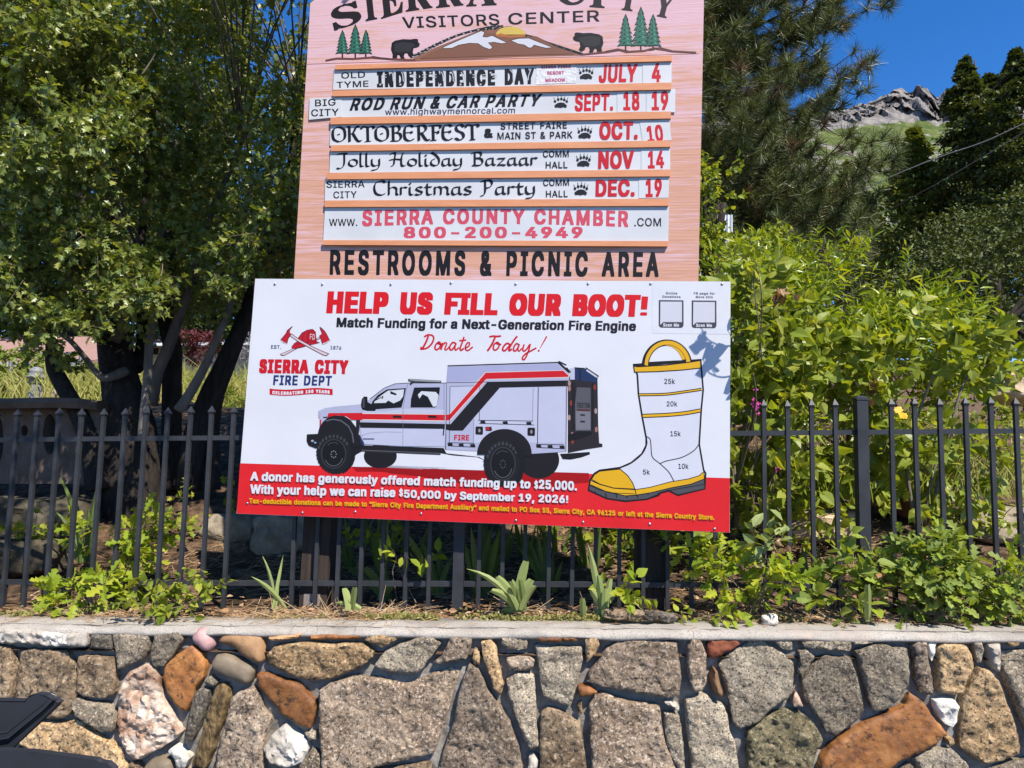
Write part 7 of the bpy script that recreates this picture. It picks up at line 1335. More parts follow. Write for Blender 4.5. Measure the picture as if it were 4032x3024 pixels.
# the boot
f = Flat(SIGN, .0006, D6)
def bz(pts): return [((zp(B, p)[0] - D6[0]) / D6[2], (zp(B, p)[1] - D6[1]) / D6[2]) for p in pts]
OUT = (30, 24, 28)
shaft = bz([(1292, 772), (1862, 730), (1884, 985)]) + [(1868, 130), (1850, 430), (1888, 652), (1905, 680), (1896, 812), (1668, 868), (1590, 830), (1520, 848), (1500, 870), (1400, 902), (1220, 920), (1060, 896), (905, 826), (918, 738), (955, 682), (1000, 655), (1175, 632), (1270, 590), (1360, 515), (1398, 440), (1398, 380), (1364, 200), (1332, 5)] + bz([(1322, 860)])
f.poly(shaft, (226, 227, 238))
f.line(shaft, 15, OUT, closed=True)
# grey sole of the printed boot, with its treads
sole = [(915, 765), (1060, 838), (1220, 872), (1310, 868), (1440, 845), (1600, 806), (1780, 772), (1894, 728), (1898, 812), (1680, 862), (1660, 862), (1590, 824), (1515, 846), (1480, 868), (1400, 900), (1220, 916), (1060, 893), (908, 824)]
f.poly(sole, (84, 84, 90))
for k, x in enumerate(range(960, 1500, 90)): f.line([(x, 830 + (x - 960) * .16 if x < 1200 else 870 - (x - 1200) * .06), (x + 6, 892 + (26 if 1040 < x < 1400 else 0) - 28)], 9, OUT)
f.line([(1600, 826), (1670, 812), (1892, 775)], 6, OUT); f.line(sole, 8, OUT, closed=True)
yb = [(922, 740), (1000, 775), (1120, 808), (1300, 820), (1430, 800), (1600, 754), (1760, 728), (1850, 700), (1890, 664), (1894, 728), (1780, 772), (1600, 806), (1440, 845), (1310, 866), (1220, 872), (1060, 838), (916, 775)]
f.poly(yb, YL); f.line(yb, 7, OUT, closed=True)
toe = [(930, 732), (955, 692), (1000, 662), (1175, 644), (1240, 700), (1280, 760), (1302, 815), (1120, 806), (1000, 772)]
f.poly(toe, YL); f.line(toe, 8, OUT, closed=True); f.line([(1302, 815), (1312, 866)], 8, OUT); f.line([(922, 785), (1000, 822), (1120, 848), (1300, 856)], 6, OUT)
f.line(spline([(1175, 632), (1270, 590), (1360, 515), (1398, 440), (1398, 380), (1364, 200), (1332, 5)], 5), 13, OUT)
f.line(spline([(1404, 366), (1430, 390), (1438, 440), (1450, 540), (1515, 598), (1590, 670), (1634, 748)], 6), 8, OUT)
f.line(spline([(1515, 598), (1570, 575), (1700, 545), (1800, 490), (1850, 432)], 6), 8, OUT)
for pts, ww in (([(1336, 10), (1560, 5), (1720, -15)] + bz([(1872, 982)]), 26), ([(1368, 190), (1560, 182), (1720, 168), (1860, 144)], 36)):
    f.line(spline(pts, 4), ww, OUT); f.line(spline(pts, 4), ww - 16, YL)
f.zoom(*B)
f.poly([(1290, 775), (1420, 748), (1640, 736), (1860, 730), (1860, 742), (1330, 790)], OUT)
arch_o = ell(1575, 780, 212, 222, 30, 180, 352); arch_i = ell(1575, 785, 164, 186, 30, 180, 352)
f.poly([(1360, 765)] + ell(1575, 780, 215, 224, 30, 186, 358) + [(1730, 735)] + ell(1568, 790, 150, 180, 30, 356, 186), OUT)
f.poly(ell(1568, 775, 180, 196, 24, 270, 345) + [(1700, 730)] + ell(1560, 780, 150, 172, 24, 345, 270), YL)
band = ell(1580, 775, 196, 208, 30, 180, 352) + ell(1578, 780, 166, 180, 30, 352, 180)
f.line(band, 8, OUT, closed=True); f.poly(band, YL)
rim = [(1290, 785), (1330, 790), (1560, 776), (1760, 752), (1862, 736), (1864, 800), (1700, 818), (1480, 832), (1298, 836)]
f.poly(rim, YL); f.line(rim, 9, OUT, closed=True)
for z, t_, p0, p1, p2 in ((B, '25k', (1552, 936), (1643, 936), (1552, 892)), (D6, '20k', (1572, 108), (1663, 108), (1572, 66)), (D6, '15k', (1604, 363), (1692, 363), (1604, 320)), (D6, '10k', (1672, 641), (1758, 641), (1672, 598)), (D6, '5k', (1370, 690), (1428, 690), (1370, 648))):
    f.zoom(*z); f.text(t_, 'medium', p0, p1, p2, (46, 42, 62), 2)
f.build('boot_picture', banner)
# lines at the foot
cz = lambda p, z=D6: ((zp(z, p)[0] - C5[0]) / C5[2], (zp(z, p)[1] - C5[1]) / C5[2])
f = Flat(SIGN, .0058, C5)
f.text('A donor has generously offered match funding up to', 'bold', (172, 685), cz((408, 806)), (176, 618), WH, -9, space=110)
f.zoom(*D6); f.text('$', 'bold', (442, 806), (474, 807), (442, 746), WH); f.text('25,000.', 'bold', (480, 808), (806, 824), (481, 734), WH, -9, space=110)
f.build('lettering', banner)
f = Flat(SIGN, .0058, C5)
f.text('With your help we can raise', 'bold', (170, 788), (1320, 816), (173, 718), WH, -9, space=110)
f.text('$', 'bold', (1350, 808), (1381, 809), (1350, 756), WH); f.text('50,000 by September 19, 2026!', 'bold', (1388, 820), cz((732, 932)), (1389, 760), WH, -9, space=110)
f.build('lettering', banner)
f = Flat(SIGN, .0058, C5)
f.text('Tax-deductible donations can be made to “Sierra City Fire Department Auxiliary” and mailed to PO Box 55, Sierra City, CA 96125 or left at the Sierra Country Store.', 'bold', (162, 866), cz((1980, 1076)), (162, 828), (240, 178, 20), -8, lambda q, u, v: (q[0], q[1] - 10 * math.sin(u * math.pi)))
f.build('lettering', banner)
# sticker in the corner (the square codes are left blank)
st = slab([zp(B, p) for p in ((1450, 66), (2095, 74), (2098, 512), (1447, 503))], .0006, .0005, simple('white_sticker', (.52, .525, .56), (.57, .575, .60), 8, .35, .05), 'sticker', banner)
f = Flat(SIGN, .0009, B); GY = (92, 92, 104)
f.text('Online', 'bold', (1565, 171), (1663, 172), (1565, 151), GY, 24); f.text('Donations', 'bold', (1536, 200), (1691, 202), (1536, 181), GY, 24)
f.text('FB page for', 'bold', (1804, 172), (1983, 173), (1804, 153), GY, 24); f.text('More Info', 'bold', (1821, 202), (1966, 204), (1821, 183), GY, 24)
for x0, y0 in ((1505, 220), (1786, 223)):
    f.poly([(x0, y0), (x0 + 211, y0 + 2), (x0 + 212, y0 + 215), (x0 + 204, y0 + 232), (x0 + 190, y0 + 238), (x0 + 22, y0 + 236), (x0 + 6, y0 + 230), (x0 - 1, y0 + 214)], (74, 72, 82))
    f.poly([(x0 + 14, y0 + 13), (x0 + 198, y0 + 14), (x0 + 198, y0 + 188), (x0 + 38, y0 + 188), (x0 + 12, y0 + 212)], (222, 222, 232))
    f.text('Scan Me', 'bold', (x0 + 37, y0 + 225), (x0 + 173, y0 + 226), (x0 + 37, y0 + 198), (226, 226, 234), 12)
f.build('sticker_print', banner)
# screws
SCW = [(A, (368, 77)), (A, (743, 79)), (A, (1285, 80)), (A, (1762, 68)), (B, (284, 82)), (B, (902, 79)), (B, (1436, 79)), (B, (2045, 82)), (C5, (149, 868)), (C5, (585, 942)), (C5, (1003, 935)), (C5, (1524, 950)), (D6, (284, 1082)), (D6, (858, 1098)), (D6, (1427, 1114)), (D6, (1981, 1154))]
for z, p in SCW:
    c = on(SIGN, *zp(z, p), 0); m = MB()
    uu = Vector((0, 0, 1)); vv = sa.normalized()
    rings = [[tuple(c + (uu * math.cos(2 * math.pi * k / 12) + vv * math.sin(2 * math.pi * k / 12)) * r_ + sn * h_) for k in range(12)] for r_, h_ in ((.0065, .0004), (.0063, .003), (.004, .0048), (.0015, .0052))]
    m.loft(rings); o = m.build('screw', M['steel'], banner, True)
# ------------------------------------------------------------------ leaves and twigs
def template(kind):
    fold, curl, shift = .25, .18, 0
    if kind == 'lobed': t = [0, .22, .40, .55, .76, 1]; w = [.02, .40, .17, .38, .13, 0]; s_ = [0, .16, 0, .14, 0, 0]
    elif kind == 'heart': t = [0, .10, .34, .68, 1]; w = [.14, .34, .40, .22, 0]; s_ = [-.12, -.02, 0, 0, 0]
    elif kind == 'lance': t = [0, .3, .62, 1]; w = [.015, .105, .09, 0]; s_ = [0] * 4; curl = .22
    elif kind == 'oak': t = [0, .18, .32, .48, .62, .78, 1]; w = [.02, .24, .09, .32, .13, .24, .03]; s_ = [0, .07, 0, .08, 0, .07, 0]
    elif kind == 'oval': t = [0, .3, .65, 1]; w = [.02, .29, .26, 0]; s_ = [0] * 4
    elif kind == 'small': t = [0, .5, 1]; w = [.05, .33, 0]; s_ = [0] * 3
    elif kind == 'petal': t = [0, .6, 1]; w = [.08, .34, .2]; s_ = [0] * 3; fold = .1
    n = len(t); V = []
    for i in range(n): V.append((0, t[i], -curl * t[i] ** 2))
    for sg in (-1, 1):
        for i in range(n): V.append((sg * w[i], t[i] + s_[i], fold * w[i] - curl * t[i] ** 2))
    Q = []
    for i in range(n - 1):
        Q.append((i, i + 1, n + i + 1, n + i)); Q.append((i, 2 * n + i, 2 * n + i + 1, i + 1))
    return np.array(V), np.array(Q)
TPL = {k: template(k) for k in ('lobed', 'heart', 'lance', 'oak', 'oval', 'small', 'petal')}
def unit(a): return a / (np.linalg.norm(a, axis=-1, keepdims=True) + 1e-9)
def place(kind, P, D, N, S):
    """copies of a leaf: stalk end P, along D, upper side N, length S -> vertices, quads"""
    T, Q = TPL[kind]
    D = unit(D); X = unit(np.cross(D, N)); Z = np.cross(X, D)
    V = P[:, None, :] + S[:, None, None] * (T[None, :, 0:1] * X[:, None, :] + T[None, :, 1:2] * D[:, None, :] + T[None, :, 2:3] * Z[:, None, :])
    n = len(P); F_ = (Q[None] + (np.arange(n) * len(T))[:, None, None]).reshape(-1, 4)
    return V.reshape(-1, 3), F_
def prisms(A, B, ra, rb):
    """thin three-sided sticks from A to B"""
    n = len(A); D = unit(B - A); U = unit(np.cross(D, np.array([.31, .22, .9]))); W = np.cross(D, U)
    V = []
    for P, r in ((A, ra), (B, rb)):
        for k in range(3):
            a = 2 * math.pi * k / 3; V.append(P + (U * math.cos(a) + W * math.sin(a)) * np.asarray(r).reshape(-1, 1))
    V = np.stack(V, 1).reshape(-1, 3); b = (np.arange(n) * 6)[:, None]
    F_ = np.concatenate([b + np.array([[k, (k + 1) % 3, 3 + (k + 1) % 3, 3 + k]]) for k in range(3)], 0)
    return V, F_
class Foliage:
    def __init__(s, seed): s.r = np.random.default_rng(seed); s.LV = []; s.LF = []; s.n = 0; s.SV = []; s.SF = []; s.m = 0; s.cl = []
    def leaves(s, kind, P, D, N, S):
        V, F_ = place(kind, P, D, N, S); s.LV.append(V); s.LF.append(F_ + s.n); s.n += len(V)
    def sticks(s, A, B, ra, rb):
        V, F_ = prisms(A, B, ra, rb); s.SV.append(V); s.SF.append(F_ + s.m); s.m += len(V)
    def twigs(s, P, D, length, k, kind, size, spread=.9, upn=.55, rad=.0018, droop=.2):
        r = s.r; n = len(P); D = unit(D); L_ = np.asarray(length).reshape(-1, 1) * np.ones((n, 1))
        side = unit(np.cross(D, r.normal(size=(n, 3))))
        End = P + D * L_ + np.array([0, 0, -1]) * L_ * droop
        s.sticks(P, End, np.full(n, rad), np.full(n, rad * .5))
        for j in range(k):
            t = (j + .6) / k; B_ = P + (End - P) * t
            a = j * 2.4 + r.uniform(0, 6.28, (n, 1)); up = np.cross(D, side)
            lat = side * np.cos(a) + up * np.sin(a)
            d = unit(D * (.35 + .5 * t) + lat * spread + r.normal(size=(n, 3)) * .25 + np.array([0, 0, -.12]))
            nr = unit(np.array([0, -.15, 1.0]) * upn + r.normal(size=(n, 3)) * .5)
            s.leaves(kind, B_ + d * size * .12, d, nr, size * r.uniform(.6, 1.2, n))
    def fill(s, ells, n, noise_scale=1.6, thr=-.08, shell=.35):
        """points spread through ellipsoids, clumped"""
        out = []; out_d = []
        vol = np.array([e[1][0] * e[1][1] * e[1][2] for e in ells]) ** .8
        if len(ells[0]) > 2: vol = vol * np.array([e[2] for e in ells])
        vol = vol / vol.sum(); o_ = float(s.r.uniform(0, 50))
        while len(out) < n:
            e = ells[s.r.choice(len(ells), p=vol)]
            d = unit(s.r.normal(size=3)); rad = s.r.uniform(shell, 1.0) ** .5
            p = np.array(e[0]) + d * np.array(e[1]) * rad
            if noise.noise(Vector(p * noise_scale) + Vector((o_, 0, 0))) < thr: continue
            out.append(p); out_d.append(d)
        return np.array(out), np.array(out_d)
    def crown(s, name, mat, parent): return mesh_np(name, np.concatenate(s.LV), np.concatenate(s.LF), mat, parent)
    def wood(s, name, mat, parent): return mesh_np(name, np.concatenate(s.SV), np.concatenate(s.SF), mat, parent, True)
def V3(px, py, Y): return np.array(at(px, py, Y))
r5 = lambda x, y: (x * .4521, 1250 + y * .4521)

# ------------------------------------------------------------------ the many-stemmed tree on the left
tree = thing('hawthorn_tree', 'big many-stemmed tree with lobed leaves filling the left side behind the fence', 'tree', tuple(at(520, 2090, 5.2)))
STEMS = [  # points in the photo (r5), distance, half width in r5 pixels
 ('dark', [(1130, 1980, 5.2), (1125, 1500, 5.2), (1120, 1000, 5.2), (1080, 700, 5.2), (1040, 500, 5.25), (1010, 300, 5.3), (985, 90, 5.4), (1000, -300, 5.5), (960, -900, 5.6), (1000, -1800, 5.7)], [300, 250, 205, 165, 150, 140, 120, 90, 70, 40]),
 ('dark', [(860, 1500, 5.0), (790, 1100, 5.0), (700, 860, 5.0), (600, 680, 5.0), (510, 520, 5.0), (460, 400, 5.0), (450, 200, 5.0), (400, 60, 5.0), (340, -300, 5.0), (300, -900, 5.1)], [110, 85, 78, 70, 66, 62, 52, 45, 36, 20]),
 ('limb', [(1235, 1050, 4.95), (1258, 800, 4.95), (1282, 500, 4.95), (1300, 200, 5.0), (1345, -80, 5.0), (1380, -500, 5.1), (1450, -1200, 5.2)], [40, 40, 37, 34, 30, 26, 14]),
 ('limb', [(1300, 760, 5.2), (1370, 480, 5.2), (1450, 300, 5.2), (1540, 60, 5.2), (1610, -160, 5.2), (1800, -800, 5.3), (2100, -1500, 5.4)], [70, 56, 52, 48, 44, 32, 18]),
 ('dark', [(1490, 1500, 5.4), (1495, 1000, 5.4), (1500, 600, 5.4), (1500, 250, 5.45), (1440, -50, 5.5), (1480, -600, 5.6), (1400, -1500, 5.7)], [95, 82, 80, 74, 66, 46, 24]),
 ('limb', [(1555, 810, 5.1), (1640, 690, 5.1), (1750, 500, 5.1), (1830, 330, 5.1), (1900, 150, 5.1), (1990, -60, 5.15), (2060, -500, 5.2), (2200, -1200, 5.3)], [46, 42, 37, 35, 34, 30, 22, 14]),
 ('dark', [(1640, 1500, 5.3), (1720, 1000, 5.3), (1800, 780, 5.3), (1870, 600, 5.3), (1960, 400, 5.3), (2040, 220, 5.3), (2110, 60, 5.35), (2220, -300, 5.4), (2400, -1000, 5.5)], [110, 95, 90, 92, 84, 76, 66, 50, 26]),
 ('dark', [(1850, 1500, 5.35), (1860, 1000, 5.35), (1900, 700, 5.35), (1950, 480, 5.35)], [70, 55, 50, 60]),
 ('limb', [(1090, 470, 5.1), (1000, 510, 5.0), (915, 530, 4.95), (840, 480, 4.95), (740, 350, 4.95), (620, 210, 4.95), (500, 110, 4.95), (400, -100, 4.9)], [44, 40, 34, 26, 24, 22, 20, 12]),
 ('dark', [(1000, 420, 5.15), (930, 300, 5.1), (850, 120, 5.1), (760, -60, 5.1), (700, -500, 5.2), (640, -1200, 5.3)], [50, 44, 40, 34, 26, 14]),
 ('dark', [(1180, 450, 5.3), (1230, 300, 5.4), (1250, 0, 5.5), (1230, -600, 5.6), (1300, -1500, 5.7)], [60, 54, 50, 36, 20]),
 ('limb', [(1010, 200, 5.2), (1080, 60, 5.15), (1120, -200, 5.1), (1200, -700, 5.1)], [46, 42, 34, 20]),
 ('dark', [(2150, 60, 5.8), (2350, -500, 5.9), (2500, -1100, 6.0), (2600, -1900, 6.0)], [60, 50, 40, 26]),
 ('dark', [(2300, 60, 6.2), (2480, -600, 6.3), (2600, -1500, 6.4)], [46, 36, 22]),
]
md = MB(); ml = MB(); branch_from = []
for i, (kind, pts, hw) in enumerate(STEMS):
    P = [tuple(at(*r5(x, y), Y)) for x, y, Y in pts]
    rad = [h * .4521 / FPX * p[2] for h, p in zip(hw, pts)]
    P4 = spline([(*p, r_) for p, r_ in zip(P, rad)], 6)
    (md if kind == 'dark' else ml).tube([p[:3] for p in P4], [p[3] for p in P4], 12, .22, i)
    branch_from += [p for p in P4 if p[2] > 2.35]
fl = Foliage(11)
ELL = [((-2.1, 5.7, 4.5), (2.3, 1.3, 2.0), 1.0), ((-1.3, 3.9, 4.98), (1.0, .45, .55), 4.5), ((-3.2, 5.2, 4.2), (1.1, 1.0, 1.6), 1.2),  # the most heavily weighted one is unseen overhead canopy, added to shade the crown
       ((-2.95, 4.15, 3.75), (.55, .45, .65), 2.2), ((-.9, 6.2, 4.2), (1.2, .9, 1.6), .8), ((-1.5, 2.2, 4.4), (.75, .3, .4), 2.2), ((-1.38, 4.6, 3.2), (.32, .35, .75), 1.6), ((-3.1, 4.6, 2.75), (.7, .5, .35), 2.0)]  # the clump nearest the viewer is unseen, added to shade the bank below
P, D = fl.fill(ELL, 7400, 1.7, -.06)
# clear the stems: the low hollow under the crown stays open
keep = ~((P[:, 2] < 2.5 + .35 * np.clip(P[:, 0] + 2.4, 0, 1.5)) & (P[:, 1] > 4.4) & (P[:, 0] > -3.0))
keep &= ~((P[:, 0] > -1.25) & (P[:, 1] < 4.4) & (P[:, 1] > 2.95) & (P[:, 2] < 4.3))
P, D = P[keep], D[keep]
fl.twigs(P, D * .6 + np.array([0, -.3, .15]) + fl.r.normal(size=P.shape) * .4, fl.r.uniform(.16, .34, len(P)), 12, 'lobed', .056)
def sprays(f, paths, kind, size, k, n_per_m, spread=.16, tw=(.07, .15), seedrad=.004):
    for pts in paths:
        C = np.array(spline([V3(*p) for p in pts], 10))
        f.sticks(C[:-1], C[1:], np.linspace(seedrad, .002, len(C) - 1), np.linspace(seedrad, .002, len(C))[1:])
        seg = np.linalg.norm(np.diff(C, axis=0), axis=1); tot = seg.sum(); n = max(3, int(tot * n_per_m))
        t = np.sort(f.r.uniform(.12, 1.0, n)) * tot; cs = np.concatenate([[0], np.cumsum(seg)])
        B_ = np.stack([np.interp(t, cs, C[:, i]) for i in range(3)], 1); dr = unit(np.stack([np.interp(t, cs[1:], np.diff(C, axis=0)[:, i]) for i in range(3)], 1))
        d = unit(dr * .5 + f.r.normal(size=(n, 3)) * .8)
        f.twigs(B_, d, f.r.uniform(*tw, n), k, kind, size, upn=.8)
sprays(fl, [[(20, 1020, 4.5), (60, 1100, 4.4), (140, 1190, 4.3), (260, 1260, 4.2), (390, 1290, 4.15)], [(180, 1000, 4.6), (270, 1100, 4.4), (350, 1150, 4.3), (450, 1165, 4.2), (600, 1150, 4.1)],
            [(560, 960, 4.8), (540, 1040, 4.5), (520, 1120, 4.3), (440, 1190, 4.2)], [(620, 930, 4.8), (640, 1040, 4.5), (620, 1120, 4.3), (560, 1200, 4.2)], [(760, 920, 4.9), (800, 1020, 4.6), (850, 1090, 4.5), (860, 1160, 4.4)], [(900, 880, 4.9), (940, 960, 4.6), (980, 1020, 4.5), (960, 1110, 4.4)],
            [(30, 900, 4.5), (120, 950, 4.3), (260, 975, 4.2), (380, 960, 4.2)], [(-40, 1080, 4.5), (30, 1180, 4.3), (120, 1290, 4.3), (180, 1300, 4.2)], [(700, 900, 4.9), (760, 930, 4.6), (860, 960, 4.5), (1000, 930, 4.4)], [(30, 1200, 4.8), (90, 1330, 4.8), (150, 1380, 4.8)], [(200, 1330, 4.95), (230, 1400, 4.9), (330, 1440, 4.9)],
            [(600, 800, 5), (700, 850, 4.7), (760, 900, 4.6)], [(100, 760, 4.5), (250, 850, 4.3), (330, 930, 4.2)]], 'lobed', .054, 7, 46)
fl.crown('crown', L['maple'], tree)
bf = np.array([p[:3] for p in branch_from]); br_ = np.array([p[3] for p in branch_from])
tg = P[fl.r.choice(len(P), 110, replace=False)]
mb_ = Foliage(5)
for q in tg:
    dd = np.linalg.norm(bf - q, axis=1) + .4 * np.abs(q[2] - .5 - bf[:, 2]); j = int(dd.argmin()); a = bf[j]
    mid = (a + q) / 2 + np.array([0, 0, .12]) + mb_.r.normal(size=3) * .08
    C = np.array(spline([a, mid, q], 5)); rr = np.linspace(min(.010, br_[j] * .5), .003, len(C))
    ml.tube([tuple(c) for c in C], list(rr), 5, 0, 0, False)
md.build('trunk', M['bark'], tree, True); ml.build('limb', M['limb'], tree, True)
fl.wood('twigs', M['stem'], tree)

# ------------------------------------------------------------------ shrubs on the right
lil = thing('lilac_bush', 'bright green shrub with heart-shaped leaves beside the right edge of the banner', 'bush', tuple(at(2950, 2030, 4.3)))
fl = Foliage(21)
EL = [(V3(2960, 1330, 4.35), (.36, .32, .42), 1), (V3(3150, 1500, 4.45), (.45, .3, .32), 1), (V3(2930, 1650, 4.3), (.30, .28, .38), 1), (V3(3250, 1690, 4.4), (.42, .25, .2), 1), (V3(3000, 1850, 4.35), (.35, .2, .2), .8)]
P, D = fl.fill(EL, 380, 3, -.12)
fl.twigs(P, D + np.array([0, -.4, .3]), fl.r.uniform(.12, .25, len(P)), 7, 'heart', .082, upn=.3, rad=.002)
sprays(fl, [[(2990, 1400, 3.5), (3000, 1180, 3.3), (2975, 1030, 3.22), (2950, 930, 3.2)], [(3000, 1420, 3.45), (2990, 1300, 3.3), (2972, 1160, 3.22), (2960, 1060, 3.2)]], 'heart', .055, 2, 13, tw=(.03, .09))
fl.crown('foliage', L['lilac'], lil)
m = MB()
for pts in ([(2905, 2080, 4.3), (2890, 1800, 4.3), (2900, 1500, 4.3), (2930, 1250, 4.3), (2960, 1100, 4.4)], [(2930, 2080, 4.35), (2960, 1850, 4.3), (3060, 1650, 4.3), (3140, 1450, 4.4)], [(2900, 2060, 4.3), (2870, 1700, 4.25), (2860, 1350, 4.3), (2880, 1120, 4.4)], [(2960, 2080, 4.4), (3080, 1800, 4.4), (3240, 1650, 4.4), (3350, 1560, 4.4)], [(2920, 1700, 4.3), (3060, 1480, 4.3), (3150, 1330, 4.3)], [(2900, 1900, 4.0), (2955, 1700, 3.8), (2975, 1560, 3.6), (2965, 1470, 3.48)]):
    C = spline([tuple(at(*p)) for p in pts], 6); m.tube([tuple(c) for c in C], list(np.linspace(.011, .003, len(C))), 6)
m.build('stems', M['stem'], lil, True); fl.wood('twigs', M['stem'], lil)

lil2 = thing('lilac_bush', 'smaller heart-leaved shrub with one pale bare branch, right of the tall fence post', 'bush', tuple(at(3640, 2000, 4.4)))
fl = Foliage(22)
EL = [(V3(3700, 1420, 4.4), (.30, .25, .15), 1), (V3(3850, 1390, 4.4), (.20, .2, .11), 1), (V3(3560, 1330, 4.6), (.35, .25, .15), .8), (V3(3640, 1880, 4.3), (.22, .2, .2), 1), (V3(3780, 1800, 4.4), (.25, .2, .25), .7)]
P, D = fl.fill(EL, 150, 3, -.12)
fl.twigs(P, D + np.array([0, -.4, .2]), fl.r.uniform(.12, .22, len(P)), 6, 'heart', .078, upn=.3, rad=.002)
fl.crown('foliage', L['lilac'], lil2)
m = MB()
for pts in ([(3600, 2060, 4.4), (3570, 1800, 4.4), (3620, 1620, 4.4), (3690, 1430, 4.4)], [(3660, 2060, 4.4), (3740, 1700, 4.4), (3800, 1500, 4.4), (3880, 1420, 4.4)], [(3640, 2060, 4.35), (3660, 1920, 4.3), (3700, 1780, 4.3)]):
    C = spline([tuple(at(*p)) for p in pts], 6); m.tube([tuple(c) for c in C], list(np.linspace(.012, .005, len(C))), 6)
m.build('stems', M['limb'], lil2, True); fl.wood('twigs', M['stem'], lil2)

wil = thing('willow_bush', 'broad rounded bush of narrow yellow-green leaves behind the lilac shrubs', 'bush', tuple(at(3350, 1750, 5.4)))
fl = Foliage(23)
EL = [(V3(3000, 1170, 5.4), (.50, .45, .34), 1), (V3(3300, 1240, 5.5), (.70, .55, .46), 1), (V3(3640, 1390, 5.4), (.46, .45, .40), 1), (V3(3300, 1500, 5.3), (.85, .5, .5), 1), (V3(2880, 1250, 5.4), (.35, .4, .4), 1)]
P, D = fl.fill(EL, 900, 2.2, -.02)
fl.twigs(P, D * .5 + np.array([0, -.15, .8]) + fl.r.normal(size=P.shape) * .25, fl.r.uniform(.12, .26, len(P)), 12, 'lance', .098, spread=.75, upn=.6, droop=-.05, rad=.0018)
tp = np.array([V3(x, y, 5.4) for x, y in ((2890, 975), (3000, 965), (3080, 985), (3150, 960), (3200, 940), (3290, 1000), (3360, 1010), (3420, 1060), (3560, 1010), (3580, 985), (3640, 1080), (3720, 1120), (3860, 1180), (3480, 1080), (2950, 1000))])
fl.twigs(tp - np.array([0, 0, .16]), np.tile([.05, 0, 1.0], (len(tp), 1)) + fl.r.normal(size=tp.shape) * .15, fl.r.uniform(.14, .22, len(tp)), 15, 'lance', .075, spread=.6, droop=-.1)
fl.crown('foliage', L['willow'], wil)
m = MB(); r_ = np.random.default_rng(3)
for k in range(26):
    a = at(3100 + 22 * k, 1900, 5.4); q = P[r_.integers(len(P))]; C = spline([tuple(a), tuple((np.array(a) + q) / 2 + r_.normal(size=3) * .06), tuple(q)], 5)
    m.tube([tuple(c) for c in C], list(np.linspace(.012, .003, len(C))), 5)
m.build('stems', M['stem'], wil, True); fl.wood('twigs', M['stem'], wil)

# ------------------------------------------------------------------ conifers and background trees
def pine():
    t = thing('ponderosa_pine', 'tall long-needled pine with drooping tufted branches right of the sign', 'tree', tuple(at(2640, 1500, 14)))
    r = np.random.default_rng(31); base = np.array(at(2640, 1480, 14.5)); m = MB()
    top = base + np.array([.4, .3, 17]); H = [base + (top - base) * u for u in np.linspace(0, 1, 14)]
    m.tube([tuple(h) for h in H], list(np.linspace(.30, .04, 14)), 12, .15)
    m.build('trunk', M['pinebark'], t, True)
    mbr = MB(); TP = []; TD = []
    for z in np.arange(3.0, 13.2, .072):
        az = r.uniform(-2.6, .9); ln = r.uniform(2.5, 4.1) * (1 if z < 11 else max(.4, 1 - (z - 11) / 8))
        d = np.array([math.cos(az), math.sin(az), 0])
        if d[0] < -.45: ln *= .7
        o_ = base + (top - base) * ((z - base[2]) / 17); pts = []
        for u in np.linspace(0, 1, 8):
            pts.append(o_ + d * ln * u + np.array([0, 0, ln * (-.34 * u + .36 * u ** 3)]) + r.normal(size=3) * .05 * u)
        C = spline(pts, 3); mbr.tube([tuple(c) for c in C], list(np.linspace(.035, .007, len(C))), 6)
        for j in range(3, len(C)):
            if r.uniform() < .92:
                sd = np.array([-d[1], d[0], 0]) * r.choice([-1, 1]); l2 = r.uniform(.25, .75) * (1.1 - .5 * j / len(C))
                e = C[j] + (d * .7 + sd * r.uniform(.2, 1.0)) * l2 + np.array([0, 0, r.uniform(-.25, .12)]); mid = (C[j] + e) / 2 + np.array([0, 0, -.08])
                q = spline([C[j], mid, e + np.array([0, 0, .1])], 3); mbr.tube([tuple(c) for c in q], list(np.linspace(.012, .006, len(q))), 4, cap=False)
                TP.append(q[-1]); TD.append(q[-1] - q[-2] + np.array([0, 0, .08])); TP.append(q[-3]); TD.append(q[-1] - q[-3] + r.normal(size=3) * .2)
        TP.append(C[-1]); TD.append(C[-1] - C[-2] + np.array([0, 0, .15])); TP.append(C[-4]); TD.append(C[-1] - C[-4])
    mbr.build('branches', M['pinebark'], t, True)
    TP = np.array(TP); TD = unit(np.array(TD)); n = len(TP); k = 72
    B_ = np.repeat(TP, k, 0) + np.repeat(TD, k, 0) * r.uniform(-.10, .04, (n * k, 1))
    dr = unit(np.repeat(TD, k, 0) * .75 + r.normal(size=(n * k, 3)) * .60 + np.array([0, 0, -.06])); ln = r.uniform(.17, .30, (n * k, 1))
    sd = unit(np.cross(dr, r.normal(size=(n * k, 3)))) * .0052; E_ = B_ + dr * ln + np.array([0, 0, -.025])
    V = np.stack([B_ - sd, B_ + sd, E_ + sd * .35, E_ - sd * .35], 1).reshape(-1, 3)
    brown = np.repeat(r.uniform(size=n) < .05, k)
    mesh_np('needles', V, np.arange(len(V)).reshape(-1, 4), [L['needle'], L['brownneedle']], t, False, brown.astype(int))
pine()
